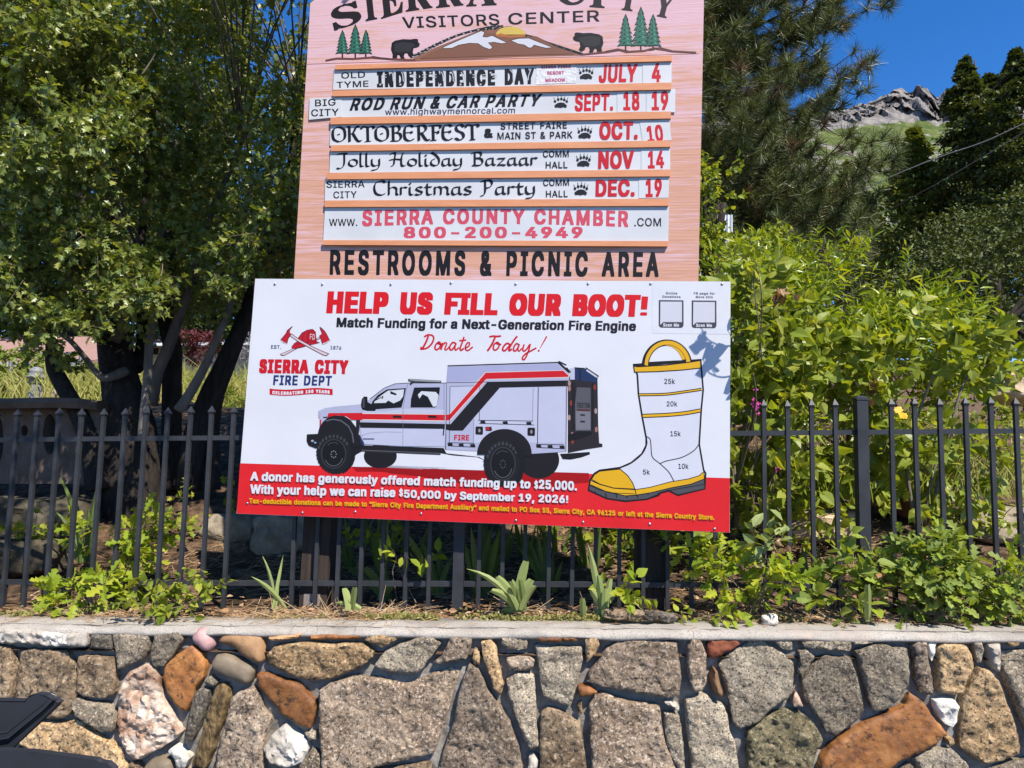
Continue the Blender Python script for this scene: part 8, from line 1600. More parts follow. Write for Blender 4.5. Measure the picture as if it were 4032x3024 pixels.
def conifer(name, label, pxt, pyt, Y, pyb, wpx, leaf, seed, n, group=None, sharp=1.2):
    """a spire of flat drooping sprays: top and base row in the photo, greatest half width in pixels"""
    r = np.random.default_rng(seed); top = V3(pxt, pyt, Y); base = V3(pxt, pyb, Y); H = top[2] - base[2]; rad = wpx / FPX * Y
    t = thing(name, label, 'tree', tuple(base), group); m = MB()
    m.tube([tuple(base + (top - base) * u) for u in np.linspace(0, 1, 8)], list(np.linspace(rad * .09, .02, 8)), 8); m.build('trunk', M['pinebark'], t, True)
    nb = max(18, n // 10); k = 85; u = (np.arange(nb) + r.uniform(0, 1, nb)) / nb; u = u ** 1.25; az = r.uniform(0, 6.28, nb)   # boughs, each a flat drooping pad of sprays
    prof = (1 - np.exp(-u * sharp)) / (1 - math.exp(-sharp)); ln = rad * prof * r.uniform(.72, 1.18, nb) + rad * .05
    T_ = r.uniform(.12, 1, (nb, k)) ** .7; side = r.normal(size=(nb, k)) * (.20 + .10 * (1 - T_)) * ln[:, None]
    ca, sa_ = np.cos(az)[:, None], np.sin(az)[:, None]; rr = ln[:, None] * T_
    zz = (top[2] - u * H)[:, None] - .34 * rr * (1 - .55 * T_) + r.normal(size=(nb, k)) * (.028 * H / nb ** .5 + .03 * ln[:, None])
    PP = np.stack([base[0] + rr * ca - side * sa_, base[1] + rr * sa_ + side * ca, zz], 2).reshape(-1, 3); m_ = len(PP)
    OO = np.repeat(np.stack([np.cos(az), np.sin(az), np.zeros(nb)], 1), k, 0); s_ = .0044 * Y
    dr = unit(OO * .7 + np.array([0, 0, .1]) + r.normal(size=(m_, 3)) * .55); nr = unit(np.array([0, 0, 1.0]) + r.normal(size=(m_, 3)) * .45)
    V, F_ = place('oval', PP, dr, nr, s_ * r.uniform(.7, 1.9, m_))
    mesh_np('crown', V, F_, leaf, t)
    return t
conifer('cedar_tree', 'olive green cedar spire standing in front of the rocky mountain', 3622, 512, 26, 1330, 245, L['cedar'], 41, 2600)
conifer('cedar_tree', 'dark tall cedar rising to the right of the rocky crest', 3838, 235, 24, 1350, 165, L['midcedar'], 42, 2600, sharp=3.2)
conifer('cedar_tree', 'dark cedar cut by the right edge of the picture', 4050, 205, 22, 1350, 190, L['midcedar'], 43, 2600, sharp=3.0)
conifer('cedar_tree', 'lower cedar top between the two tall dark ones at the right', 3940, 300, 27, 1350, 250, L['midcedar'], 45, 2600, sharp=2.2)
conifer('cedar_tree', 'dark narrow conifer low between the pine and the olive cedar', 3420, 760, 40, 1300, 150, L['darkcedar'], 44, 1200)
for k, (x, y, w) in enumerate(((2740, 700, 120), (2900, 640, 130), (3060, 700, 120), (3200, 690, 110), (3340, 640, 100), (3480, 860, 90), (3260, 820, 110), (3120, 840, 120))):
    conifer('pine_tree', 'distant green conifer at the foot of the mountain slope', x, y, 75 + 3 * k, 1280, w, L['cedar'], 60 + k, 420, 'conifers at the foot of the mountain')
def broadleaf(name, label, ells, trunk, leaf, seed, n, size, k=12, kind='oval', tl=(.25, .5), group=None, thr=-.08, ns=.8, mat=None):
    b = Vector(trunk[0]); t = thing(name, label, 'tree', tuple(b), group)
    f = Foliage(seed); P, D = f.fill(ells, n, ns, thr)
    f.twigs(P, D * .7 + np.array([0, 0, .3]) + f.r.normal(size=P.shape) * .4, f.r.uniform(*tl, len(P)), k, kind, size, rad=size * .05)
    f.crown('crown', leaf, t); m = MB()
    C = spline(trunk, 6); m.tube([tuple(c) for c in C], list(np.linspace(size * 2.2, size * .6, len(C))), 8, .15)
    for q in P[f.r.choice(len(P), 24)]:
        a = C[int(len(C) * .6)]; m.tube([tuple(c) for c in spline([a, (np.array(a) + q) / 2 + np.array([0, 0, .2]), q], 4)], list(np.linspace(size * .7, size * .15, 9)), 5, cap=False)
    m.build('trunk', mat or M['bark'], t, True)
    return t
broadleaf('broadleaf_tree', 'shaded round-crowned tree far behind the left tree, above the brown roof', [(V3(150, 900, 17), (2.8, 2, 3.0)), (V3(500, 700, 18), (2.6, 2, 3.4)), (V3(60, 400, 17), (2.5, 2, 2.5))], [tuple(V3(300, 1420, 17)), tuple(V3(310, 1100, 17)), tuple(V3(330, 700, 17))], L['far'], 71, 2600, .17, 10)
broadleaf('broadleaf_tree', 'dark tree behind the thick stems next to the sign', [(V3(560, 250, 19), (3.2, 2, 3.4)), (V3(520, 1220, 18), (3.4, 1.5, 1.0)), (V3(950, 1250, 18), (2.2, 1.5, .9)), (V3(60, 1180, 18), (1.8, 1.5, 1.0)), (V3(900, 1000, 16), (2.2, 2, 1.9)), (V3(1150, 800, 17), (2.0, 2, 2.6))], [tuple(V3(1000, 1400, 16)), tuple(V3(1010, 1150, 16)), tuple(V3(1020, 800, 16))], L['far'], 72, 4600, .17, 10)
broadleaf('broadleaf_tree', 'dense mid green tree low on the far right below the dark cedars', [(V3(3780, 1000, 13), (.7, .7, .7)), (V3(3900, 1150, 11), (1.0, .9, .9)), (V3(3700, 1180, 11.5), (.8, .8, .6)), (V3(4080, 1050, 11), (.9, .8, 1.2)), (V3(3980, 1400, 10), (.8, .7, .6))], [tuple(V3(3920, 1560, 11)), tuple(V3(3920, 1350, 11)), tuple(V3(3930, 1100, 11))], L['midcedar'], 73, 2000, .07, 10)
broadleaf('young_tree', 'leafy young tree between the right edge of the sign and the pine', [(V3(2770, 1010, 8), (.30, .4, .22)), (V3(2840, 720, 8), (.40, .4, .18)), (V3(2740, 850, 8), (.12, .3, .35)), (V3(3100, 1000, 9), (.8, .5, .18))], [tuple(V3(2760, 1600, 8)), tuple(V3(2780, 1200, 8)), tuple(V3(2850, 800, 8))], L['ivy'], 74, 330, .06, 9, 'heart', (.15, .35), ns=1.6)
# ------------------------------------------------------------------ small plants along the fence
def ground_pt(px, py, Y0=None):
    """where the sight line meets the planted bank"""
    d = ray(px, py); t = 2.5 / d.y; last = None
    while t * d.y < 14:
        p = EYE + d * t
        if p.z <= float(hgt(p.x, p.y + .0647 * max(-7, min(7, p.x)))): return p
        t += .02
    return EYE + d * (Y0 or 6) / d.y
def blade(f, base, top, w, bend, r, cut=False):
    base = np.array(base, float); top = np.array(top, float); n = 7
    sd = unit(np.cross(top - base, np.array([r.uniform(-.6, .6), -1, .2]))); bow = np.array(bend, float); V = []
    for i in range(n):
        t = i / (n - 1); c = base + (top - base) * t + bow * (t ** 2.2) + bow * 0
        ww = w * (.75 + .5 * t) if t < .55 else w * 1.02 * (1 - ((t - .55) / .45) ** (3.5 if cut else 1.6) * (.35 if cut else .97))
        q = unit(np.cross(sd, top - base)) * w * .22
        V += [c - sd * ww / 2, c + q, c + sd * ww / 2]
    Q = [(i * 3 + k, i * 3 + k + 1, i * 3 + k + 4, i * 3 + k + 3) for i in range(n - 1) for k in (0, 1)]
    f.LV.append(np.array(V)); f.LF.append(np.array(Q) + f.n); f.n += len(V)
def iris(label, px, py, tips, w=.035, mat='iris', Y=None, group='iris clumps along the fence'):
    """tips: blade ends in the photo"""
    p = ground_pt(px, py) if Y is None else at(px, py, Y)
    t = thing('iris_plant', label, 'plant', tuple(p), group); f = Foliage(int(px) + int(py)); r = f.r
    for k, tp in enumerate(tips):
        x, y = tp[:2]; cut = len(tp) > 2 and tp[2]
        e = at(x, y, p.y + r.uniform(-.08, .08)); b = p + Vector((r.uniform(-.03, .03), r.uniform(-.03, .03), -.02))
        sidew = (e.x - p.x); bend = (sidew * .25, 0, -abs(sidew) * .35)
        e = e - Vector(bend)
        blade(f, b, e, w * r.uniform(.7, 1.1), bend, r, cut)
    f.crown('blades', L[mat], t)
    return t
z4 = lambda x, y, c=0: (1100 + x * .6329, 2000 + y * .6329, c)
iris('pale iris clump with cut leaf tips standing in front of the fence under the banner', *z4(1500, 600)[:2], [z4(1165, 378), z4(1315, 510, 1), z4(1355, 425, 1), z4(1440, 450, 1), z4(1500, 445, 1), z4(1535, 330, 1), z4(1570, 445, 1), z4(1592, 480, 1), z4(1370, 640), z4(1410, 540, 1), z4(1480, 500, 1)], .040, 'irispale', 3.48)
iris('iris with one tall pointed leaf in front of the fence below the boot', *z4(2005, 650)[:2], [z4(1915, 215), z4(1940, 510, 1), z4(2060, 440, 1), z4(2125, 495), z4(1985, 420, 1), z4(2030, 500, 1)], .042, 'irispale', 3.46)
iris('two short iris leaves in front of the fence left of the tall pointed one', *z4(1875, 700)[:2], [z4(1885, 560, 1), z4(1905, 610, 1)], .03, 'irispale', 3.44)
iris('short fan of iris leaves right of the left sign post', *z4(470, 610)[:2], [z4(405, 500, 1), z4(470, 490, 1), z4(345, 590)], .036, 'irispale', 3.50)
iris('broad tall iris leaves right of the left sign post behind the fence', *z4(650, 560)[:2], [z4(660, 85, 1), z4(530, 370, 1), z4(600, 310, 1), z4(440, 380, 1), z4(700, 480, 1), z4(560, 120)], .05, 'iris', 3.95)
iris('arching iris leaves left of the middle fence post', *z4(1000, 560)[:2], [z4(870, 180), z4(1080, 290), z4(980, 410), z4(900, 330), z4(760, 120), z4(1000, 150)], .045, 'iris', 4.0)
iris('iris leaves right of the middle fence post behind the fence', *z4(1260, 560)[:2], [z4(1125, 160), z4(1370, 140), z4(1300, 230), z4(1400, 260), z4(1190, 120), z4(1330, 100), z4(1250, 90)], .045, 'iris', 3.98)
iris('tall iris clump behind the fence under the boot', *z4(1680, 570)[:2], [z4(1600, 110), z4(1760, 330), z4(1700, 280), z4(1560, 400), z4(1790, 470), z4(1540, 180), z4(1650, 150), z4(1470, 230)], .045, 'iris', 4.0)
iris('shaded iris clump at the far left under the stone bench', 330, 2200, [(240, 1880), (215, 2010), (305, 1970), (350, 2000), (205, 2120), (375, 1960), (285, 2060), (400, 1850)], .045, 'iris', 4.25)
iris('thin iris leaves left of the left sign post', 1100, 2380, [(990, 2270), (1115, 2185), (1095, 2270), (1035, 2190)], .022, 'irispale', 3.6)
iris('iris clump beside the tall fence post on the right', *(2400 + 1060 * .7378, 1900 + 660 * .7378), [(2400 + x * .7378, 1900 + y * .7378) for x, y in ((1030, 330), (1045, 350), (1190, 370), (1010, 450), (1120, 330))], .035, 'iris', 3.8)
iris('yellowing iris leaf curling in front of the tall fence post', 3400, 2430, [(3415, 2300, 1), (3430, 2390, 1)], .04, 'irispale', 3.3)
r_ = np.random.default_rng(12)
for k, (x, y) in enumerate(((1400, 2130), (1500, 2110), (1640, 2120), (1950, 2130), (2060, 2130), (2200, 2140), (2330, 2150), (2440, 2170))):
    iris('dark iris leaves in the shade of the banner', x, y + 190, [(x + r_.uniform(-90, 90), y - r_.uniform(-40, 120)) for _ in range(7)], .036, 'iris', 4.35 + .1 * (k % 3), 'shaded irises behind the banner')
def leafy(name, label, ells, n, kind, size, mat, seed, base, k=6, group=None, up=.5, tl=(.05, .14), stems=8, upn=.8, cat='plant', wood=True):
    t = thing(name, label, cat, tuple(base), group); f = Foliage(seed); P, D = f.fill(ells, n, 4, -.2)
    f.twigs(P, D * .7 + np.array([0, -.3, up]) + f.r.normal(size=P.shape) * .3, f.r.uniform(*tl, len(P)), k, kind, size, upn=upn, rad=.0015)
    if stems:
        idx = f.r.choice(len(P), stems); A_ = np.array(base) + f.r.normal(size=(stems, 3)) * np.array([.04, .03, 0]); Mid = (A_ + P[idx]) / 2 + f.r.normal(size=(stems, 3)) * .02
        f.sticks(A_, Mid, np.full(stems, .0035), np.full(stems, .0028)); f.sticks(Mid, P[idx], np.full(stems, .0028), np.full(stems, .0018))
    f.crown('leaves', L[mat], t)
    if wood: f.wood('stems', M['stem'], t)
    return t
z3 = lambda x, y, Y: V3(x * .5425, 1700 + y * .5425, Y)
z5 = lambda x, y, Y: V3(2400 + x * .7378, 1900 + y * .7378, Y)
leafy('oak_seedling', 'bright green oak seedling spilling over the cap at the far left of the fence', [(z3(640, 1150, 3.72), (.14, .07, .05), 1), (z3(480, 1200, 3.70), (.07, .05, .03), 1), (z3(760, 1120, 3.78), (.09, .05, .06), 1)], 26, 'oak', .085, 'oak', 201, z3(620, 1290, 3.68), 5)
leafy('oak_seedling', 'oak seedling behind the fence left of the trunk foot', [(z3(760, 800, 3.95), (.16, .1, .10), 1), (z3(1060, 740, 4.0), (.12, .1, .12), 1), (z3(880, 960, 3.95), (.18, .1, .09), 1), (z3(680, 990, 3.9), (.08, .08, .06), 1)], 36, 'oak', .085, 'oak', 202, z3(880, 1080, 3.9), 5)
leafy('creeper', 'low round-leaved creeper along the foot of the left part of the fence', [(z3(1060, 1210, 3.5), (.10, .06, .05), 1), (z3(1240, 1230, 3.5), (.16, .06, .045), 1), (z3(1480, 1190, 3.55), (.18, .06, .05), 1), (z3(1380, 1150, 3.66), (.15, .06, .05), 1)], 42, 'heart', .042, 'ivy', 203, z3(1250, 1280, 3.5), 5, stems=5)
leafy('bramble_shoot', 'young bramble shoot with bright crinkled leaves behind the fence right of the left post', [(V3(1560, 2190, 3.75), (.07, .04, .05), 1), (V3(1650, 2215, 3.75), (.06, .04, .03), 1)], 6, 'oval', .075, 'oak', 204, V3(1600, 2370, 3.75), 3, stems=3)
leafy('bramble_patch', 'low bramble leaves in the sun patch behind the banner foot', [(V3(1480, 2130, 4.3), (.16, .1, .06), 1), (V3(1570, 2150, 4.2), (.12, .1, .06), 1)], 14, 'oval', .06, 'oak', 205, V3(1500, 2240, 4.3), 4, stems=3)
leafy('oak_seedling', 'yellow-green oak seedling just right of the banner corner', [(z5(380, 340, 3.62), (.07, .06, .05), 1), (z5(640, 460, 3.5), (.13, .08, .10), 1), (z5(800, 480, 3.45), (.10, .08, .08), 1), (z5(680, 610, 3.4), (.09, .06, .05), 1), (z5(950, 610, 3.36), (.13, .08, .10), 1), (z5(500, 400, 3.6), (.10, .06, .05), 1)], 50, 'oak', .075, 'oak', 206, z5(800, 700, 3.42), 5, stems=10)
leafy('oak_shrub', 'bushy bluish green oak seedling at the right end of the wall', [(z5(1680, 440, 3.45), (.22, .10, .09), 1), (z5(1900, 450, 3.42), (.26, .10, .11), 1), (z5(1720, 560, 3.38), (.24, .09, .09), 1), (z5(1930, 640, 3.32), (.12, .06, .08), 1), (z5(2130, 600, 3.36), (.15, .08, .07), 1), (z5(1500, 620, 3.42), (.12, .06, .05), 1)], 175, 'oak', .068, 'oakgrey', 207, z5(1800, 720, 3.3), 6, stems=14)
leafy('mullein', 'grey woolly-leaved weed with a withered brown head by the banner corner', [(z5(790, 340, 3.45), (.09, .06, .06), 1), (z5(930, 380, 3.42), (.08, .06, .10), 1)], 12, 'oval', .075, 'irispale', 208, z5(780, 700, 3.4), 3, stems=5)
leafy('creeper', 'heart-leaved vine climbing in front of the tall fence post', [(z5(1250, 430, 3.42), (.08, .05, .14), 1), (z5(1210, 580, 3.36), (.10, .06, .10), 1), (z5(1300, 510, 3.36), (.06, .05, .10), 1)], 34, 'heart', .062, 'oakgrey', 209, z5(1230, 700, 3.4), 4, stems=5)
leafy('creeper', 'small round-leaved seedling in front of the right sign post', [(V3(2460, 2340, 3.45), (.06, .04, .04), 1), (V3(2540, 2390, 3.42), (.05, .03, .03), 1), (V3(2440, 2350, 3.45), (.04, .04, .03), 1)], 10, 'heart', .05, 'oak', 210, V3(2470, 2410, 3.45), 4, stems=3)
leafy('creeper', 'low leaves along the cap between the right sign post and the oak seedling', [(z5(400, 680, 3.4), (.06, .03, .02), 1), (z5(520, 705, 3.38), (.06, .03, .02), 1), (z5(660, 700, 3.38), (.05, .03, .02), 1)], 12, 'heart', .042, 'oak', 211, z5(500, 725, 3.4), 4, stems=3)
leafy('undergrowth_shrub', 'leafy undergrowth behind the fence right of the banner corner', [(V3(2980, 1950, 4.4), (.32, .2, .16), 1), (V3(3180, 2050, 4.5), (.35, .2, .12), 1), (V3(2850, 2100, 4.3), (.22, .2, .12), 1), (V3(3330, 1900, 4.7), (.3, .2, .2), 1)], 190, 'heart', .058, 'ivy', 212, V3(3000, 2120, 4.4), 5, stems=14)
leafy('undergrowth_shrub', 'sunlit yellow-green undergrowth behind the right end of the fence', [(V3(3850, 1750, 4.8), (.32, .3, .22), 1), (V3(3960, 2000, 4.5), (.22, .2, .16), 1), (V3(3780, 2050, 4.4), (.22, .2, .12), 1), (V3(3560, 1750, 5.0), (.3, .3, .2), 1), (V3(3800, 1610, 5.6), (.4, .3, .22), 1)], 240, 'oval', .062, 'lilac', 213, V3(3850, 2120, 4.5), 5, stems=14)
leafy('undergrowth_shrub', 'dark leaves behind the right sign post', [(V3(2480, 2120, 4.4), (.30, .2, .10), 1), (V3(2640, 2180, 4.3), (.25, .2, .12), 1), (V3(2300, 2110, 4.7), (.3, .2, .1), 1)], 80, 'heart', .06, 'ivy', 214, V3(2500, 2230, 4.4), 5, stems=8)
leafy('undergrowth_shrub', 'dark leaves under the many-stemmed tree at the far left', [(V3(100, 2080, 4.5), (.30, .2, .14), 1), (V3(640, 2100, 4.6), (.2, .2, .06), .6), (V3(820, 1950, 4.9), (.2, .1, .1), .5)], 60, 'lobed', .06, 'ivy', 215, V3(150, 2200, 4.5), 5, stems=6)
leafy('hedge', 'low sunlit green hedge behind the stone bench', [(V3(60, 1490, 10.8), (1.0, .5, .42), 1), (V3(220, 1510, 10.8), (.8, .5, .36), 1), (V3(300, 1540, 10.6), (.6, .4, .28), 1)], 520, 'oval', .08, 'hedge', 216, V3(150, 1620, 10.8), 9, stems=10, tl=(.1, .2), cat='hedge')
leafy('maple_shrub', 'dark red leaved shrub seen between the stems left of the banner', [(V3(770, 1365, 12), (.36, .3, .19), 1)], 170, 'lance', .11, 'red', 217, V3(770, 1440, 12), 8, stems=8, tl=(.1, .2), cat='bush')
leafy('lavender_clump', 'grey lilac lavender spikes at the left edge of the banner', [(V3(960, 1380, 10.5), (.19, .12, .21), 1)], 80, 'lance', .065, 'lavender', 218, V3(960, 1470, 10.5), 7, up=1.5, stems=8, tl=(.1, .2))
leafy('marigold_plant', 'green clump with yellow flowers between the tree stems and the banner', [(V3(880, 1690, 9.2), (.28, .15, .28), 1), (V3(920, 1600, 9.4), (.18, .1, .22), 1)], 110, 'lance', .08, 'hedge', 219, V3(900, 1770, 9.2), 8, up=1.0, stems=8)
def flowers(name, label, pts, col, size, petals, Y):
    p0 = V3(*pts[0], Y); t = thing(name, label, 'flower', tuple(p0)); f = Foliage(int(pts[0][0])); r = f.r
    for x, y in pts:
        c = V3(x, y, Y + r.uniform(-.05, .05)); nrm = unit(np.array([r.uniform(-.4, .4), -1, r.uniform(.2, .9)])); a = unit(np.cross(nrm, [0, 0, 1.])); b = np.cross(nrm, a)
        an = np.arange(petals) * 2 * math.pi / petals; D = a * np.cos(an)[:, None] + b * np.sin(an)[:, None] + nrm * .2
        f.leaves('petal', np.tile(c, (petals, 1)), D, np.tile(nrm, (petals, 1)), np.full(petals, size) * r.uniform(.8, 1.1, petals))
        f.sticks(c[None] - nrm * .004, np.array([[c[0] + r.uniform(-.05, .05), c[1] + .1, c[2] - .25]]), np.array([.0015]), np.array([.002]))
    f.crown('petals', L[col], t); f.wood('stem', M['stem'], t)
flowers('coreopsis', 'pair of bright yellow flowers right of the tall fence post', [(3537, 1614), (3556, 1638)], 'yellow', .026, 8, 4.2)
flowers('coreopsis', 'small orange yellow flower just above the rail near the banner', [(3127, 1618)], 'yellow', .017, 8, 4.1)
flowers('sweet_pea', 'magenta pea flowers above the fence top beside the banner', [(2975, 1535), (2970, 1575), (2985, 1590), (2978, 1605), (2990, 1630), (2965, 1590)], 'magenta', .016, 4, 4.0)
flowers('sweet_pea', 'magenta pea flowers behind the pickets below the top rail', [(3050, 1800), (3060, 1830), (3055, 1850), (3072, 1840), (3016, 1676)], 'magenta', .016, 4, 4.05)
flowers('marigold', 'scattered yellow flowers left of the banner', [(895, 1688), (940, 1680), (915, 1700), (660, 1540), (690, 1650), (950, 1720), (870, 1720)], 'yellow', .045, 8, 8.9)
def withered(label, px, py, Y, s_, n, seed):
    t = thing('withered_leaves', label, 'dead leaves', tuple(at(px, py, Y))); f = Foliage(seed); P = V3(px, py, Y) + f.r.normal(size=(n, 3)) * s_ * .5
    f.leaves('oval', P, f.r.normal(size=(n, 3)) + np.array([0, 0, -.8]), f.r.normal(size=(n, 3)), f.r.uniform(.6, 1.2, n) * s_); f.crown('leaves', L['dry'], t)
withered('withered orange leaf bunch high in the heart-leaved shrub', 3070, 1150, 4.15, .07, 18, 1)
withered('withered tan leaves hanging above the tall fence post', 3450, 1540, 4.2, .06, 12, 2)
withered('dry curled leaves beside the tall post near the bottom rail', 3490, 2290, 3.4, .06, 10, 3)
withered('brown withered seed head of the grey weed', *(2400 + 890 * .7378, 1900 + 350 * .7378), 3.4, .035, 16, 4)
# grasses
def tuft(label, pts, h, n, Y, seed, mat='grass', spread=.35):
    c = V3(*pts, Y); t = thing('grass_clump', label, 'grass', tuple(c)); f = Foliage(seed); r = f.r
    for k in range(n):
        b = c + np.array([r.normal() * spread, r.normal() * spread * .5, 0]); hh = h * r.uniform(.55, 1.1); d = np.array([r.normal() * .22, r.normal() * .2, 1])
        blade(f, b, b + d * hh * .8, .0016 * Y, (d[0] * hh * .8, 0, -hh * .12), r)
    f.crown('blades', L[mat], t)
tuft('tall pale yellow grass between the tree stems and the banner', (800, 1650), 1.15, 900, 10.4, 301, spread=.55)
tuft('pale yellow grass against the left edge of the banner', (965, 1700), 1.0, 450, 9.8, 302, spread=.32)
tuft('grey-green feathery grass mound left of the main trunk', (330, 1615), .85, 1000, 10.3, 303, spread=.6)
tuft('grass behind the fence under the shrubs on the right', (3020, 1900), .42, 260, 4.8, 304, 'oak', .3)
tuft('yellow-green grass behind the right end of the fence', (3880, 1950), .5, 380, 4.9, 307, 'grass', .34)
tuft('rank grass between the boulder and the lilac stems', (3350, 1960), .42, 300, 4.7, 308, 'oak', .3)
tuft('fine grass below the right lilac shrub', (3620, 1800), .45, 220, 5.2, 305, 'grass', .35)
tuft('yellow grass under the light bare branch in the middle of the stems', (580, 1650), 1.0, 420, 10.2, 306, spread=.35)
# rocks
def rock(label, px, py, w, h, Y, kind, seed, flat=1.0, depth=None):
    c = Vector(V3(px, py, Y)); rx = w / 2 / FPX * Y; rz = h / 2 / FPX * Y; ry = depth or rx * .8
    t_ = 26; V = []; Q = []
    for i in range(t_):
        for j in range(t_ * 2):
            th = math.pi * (i + .02) / (t_ - .96); ph = math.pi * j / t_
            d = Vector((math.sin(th) * math.cos(ph), math.sin(th) * math.sin(ph), math.cos(th)))
            k_ = 1 + .28 * noise.noise(d * 1.3 + Vector((seed, 0, 0))) + .16 * abs(noise.noise(d * 2.6 + Vector((0, seed, 0)))) + .05 * noise.fractal(d * 7, .9, 2, 3)
            p = Vector((max(-.86, min(.86, d.x)), max(-.84, min(.84, d.y)), max(-.8, min(.74, d.z * flat)))) * k_
            V.append((c.x + p.x * rx * 1.12, c.y + p.y * ry, c.z + p.z * rz * 1.2))
    n = t_ * 2
    Q = [(i * n + j, (i + 1) * n + j, (i + 1) * n + (j + 1) % n, i * n + (j + 1) % n) for i in range(t_ - 1) for j in range(n)]
    o = mesh_np('boulder', V, np.array(Q), STONE[kind], None, True); smooth_by_angle(o, 35)
    tag(o, label, 'rock')
rock('pale grey boulder partly sunlit behind the left end of the banner foot', 1105, 2110, 210, 170, 4.7, 'boulder', 1)
rock('dark boulder in the shade left of the pale grey one', 930, 2080, 240, 120, 4.9, 'boulder', 2)
rock('shade-darkened boulder under the stone bench', 160, 2060, 420, 210, 4.8, 'shadeboulder', 3)
rock('large shadowed rock at the foot of the far left pickets', 70, 2190, 330, 150, 4.4, 'shadeboulder', 9)
rock('reddish brown boulder under the right lilac shrub', 3570, 1930, 280, 190, 5.0, 'redboulder', 4)
rock('long pale ledge rock in the sun behind the fence', 3220, 2070, 330, 120, 4.7, 'pale_rock', 5)
rock('grey ledge rock under the right undergrowth', 3930, 2060, 330, 140, 4.7, 'boulder', 6)
rock('flat tan and pink boulder at the right edge above the fence', 4020, 1530, 250, 110, 4.75, 'pale_rock', 7)
rock('pale rock behind the stems left of the banner', 985, 1770, 150, 130, 8.2, 'pale_rock', 8)
rock('white rock seen between the dark stems', 635, 1690, 60, 130, 8.6, 'quartz', 10)
rock('grey boulder behind the stone bench', 240, 1560, 110, 60, 10.0, 'boulder', 11)
for i, (lab, x, y, w, h, k) in enumerate((('flat brown stone lying on the cap edge in front of the right sign post', 2460, 2418, 150, 34, 'brown'), ('dark lump of stone beside the flat brown one', 2625, 2428, 70, 34, 'dark'), ('white angular stone under the yellow-green oak seedling', 3030, 2438, 60, 36, 'quartz'), ('small tan pebble on the cap near the tall post', 3525, 2475, 32, 18, 'tan'), ('small dark stone beside the flat brown one', 2560, 2425, 56, 36, 'dark'))):
    rock(lab, x, y, w, h, 3.40 - .0647 * (x - 2016) / FPX * 3.3, k, 20 + i, depth=.03)
# litter of needles, leaves and moss
f = Foliage(401); n = 11000; r = f.r
x = r.uniform(-2.7, 2.6, n); y0 = r.choice([0, 1], n, p=[.62, .38]); y = np.where(y0 == 0, 3.44 + np.abs(r.normal(size=n)) * .06, r.uniform(3.45, 4.9, n)) - .0647 * x
z = hgt(x, y + .0647 * x) + r.uniform(.0, .022, n); A_ = np.stack([x, y, z], 1); d = unit(r.normal(size=(n, 3)) * np.array([1, .7, .16])); B_ = A_ + d * r.uniform(.05, .16, (n, 1))
B_[:, 2] = np.maximum(B_[:, 2], hgt(B_[:, 0], B_[:, 1] + .0647 * B_[:, 0]) + .002)
dens = np.array([noise.noise(Vector((a * 2.2, b * 2.2, 4))) for a, b in zip(x, y)]) > -.12
f.sticks(A_[dens], B_[dens], np.full(dens.sum(), .0015), np.full(dens.sum(), .001))
x = r.uniform(-2.5, 2.3, 150); A_ = np.stack([x, r.uniform(3.29, 3.45, 150) - .0647 * x, .8055 + .028 * x], 1); dens2 = r.uniform(size=150) < np.where(x < -.3, .9, .35); A_ = A_[dens2]
d = unit(r.normal(size=(len(A_), 3)) * np.array([1, .6, .0])); B_ = A_ + d * r.uniform(.03, .11, (len(A_), 1)); B_[:, 2] = .8055 + .028 * B_[:, 0] + r.uniform(0, .004, len(A_))
f.sticks(A_, B_, np.full(len(A_), .0013), np.full(len(A_), .0009))
o = mesh_np('pine_litter', np.concatenate(f.SV), np.concatenate(f.SF), L['straw']); tag(o, kind='stuff')
f = Foliage(402); n = 2600; r = f.r; x = r.uniform(-2.7, 2.7, n); y = np.where(r.uniform(size=n) < .4, 3.46 + np.abs(r.normal(size=n)) * .08, r.uniform(3.5, 5.2, n)) - .0647 * x
P = np.stack([x, y, hgt(x, y + .0647 * x) + r.uniform(.003, .03, n)], 1)
f.leaves('oval', P, r.normal(size=(n, 3)) * np.array([1, 1, .25]), np.array([0, 0, 1]) + r.normal(size=(n, 3)) * .5, r.uniform(.015, .045, n))
o = f.crown('fallen_leaves', L['dry'], None); tag(o, kind='stuff')
f = Foliage(403); n = 9000; r = f.r
u = np.concatenate([r.uniform(-2.6, -2.1, 2200), r.uniform(-.68, .5, 5600), r.uniform(-1.2, 1.4, 1200)]); y = 3.435 + np.abs(r.normal(size=n)) * .05 - .0647 * u
cl_ = np.array([noise.noise(Vector((a * 9, b * 9, 2))) for a, b in zip(u, y)]); P = np.stack([u, y, hgt(u, y + .0647 * u).clip(.782) + .028 * u + r.uniform(0, .034, n) * np.clip(.6 + cl_, 0, 1.3)], 1)
P[:, 2] = np.where(y + .0647 * u > 3.47, hgt(u, y + .0647 * u), .79 + .028 * u) + r.uniform(0, .034, n) * np.clip(.6 + cl_, 0, 1.3); P = P[cl_ > -.22]; n = len(P)
f.leaves('small', P, r.normal(size=(n, 3)) + np.array([0, -.2, .9]), r.normal(size=(n, 3)) + np.array([0, -.5, .5]), r.uniform(.008, .022, n))
o = f.crown('moss', L['moss'], None); tag(o, kind='stuff')
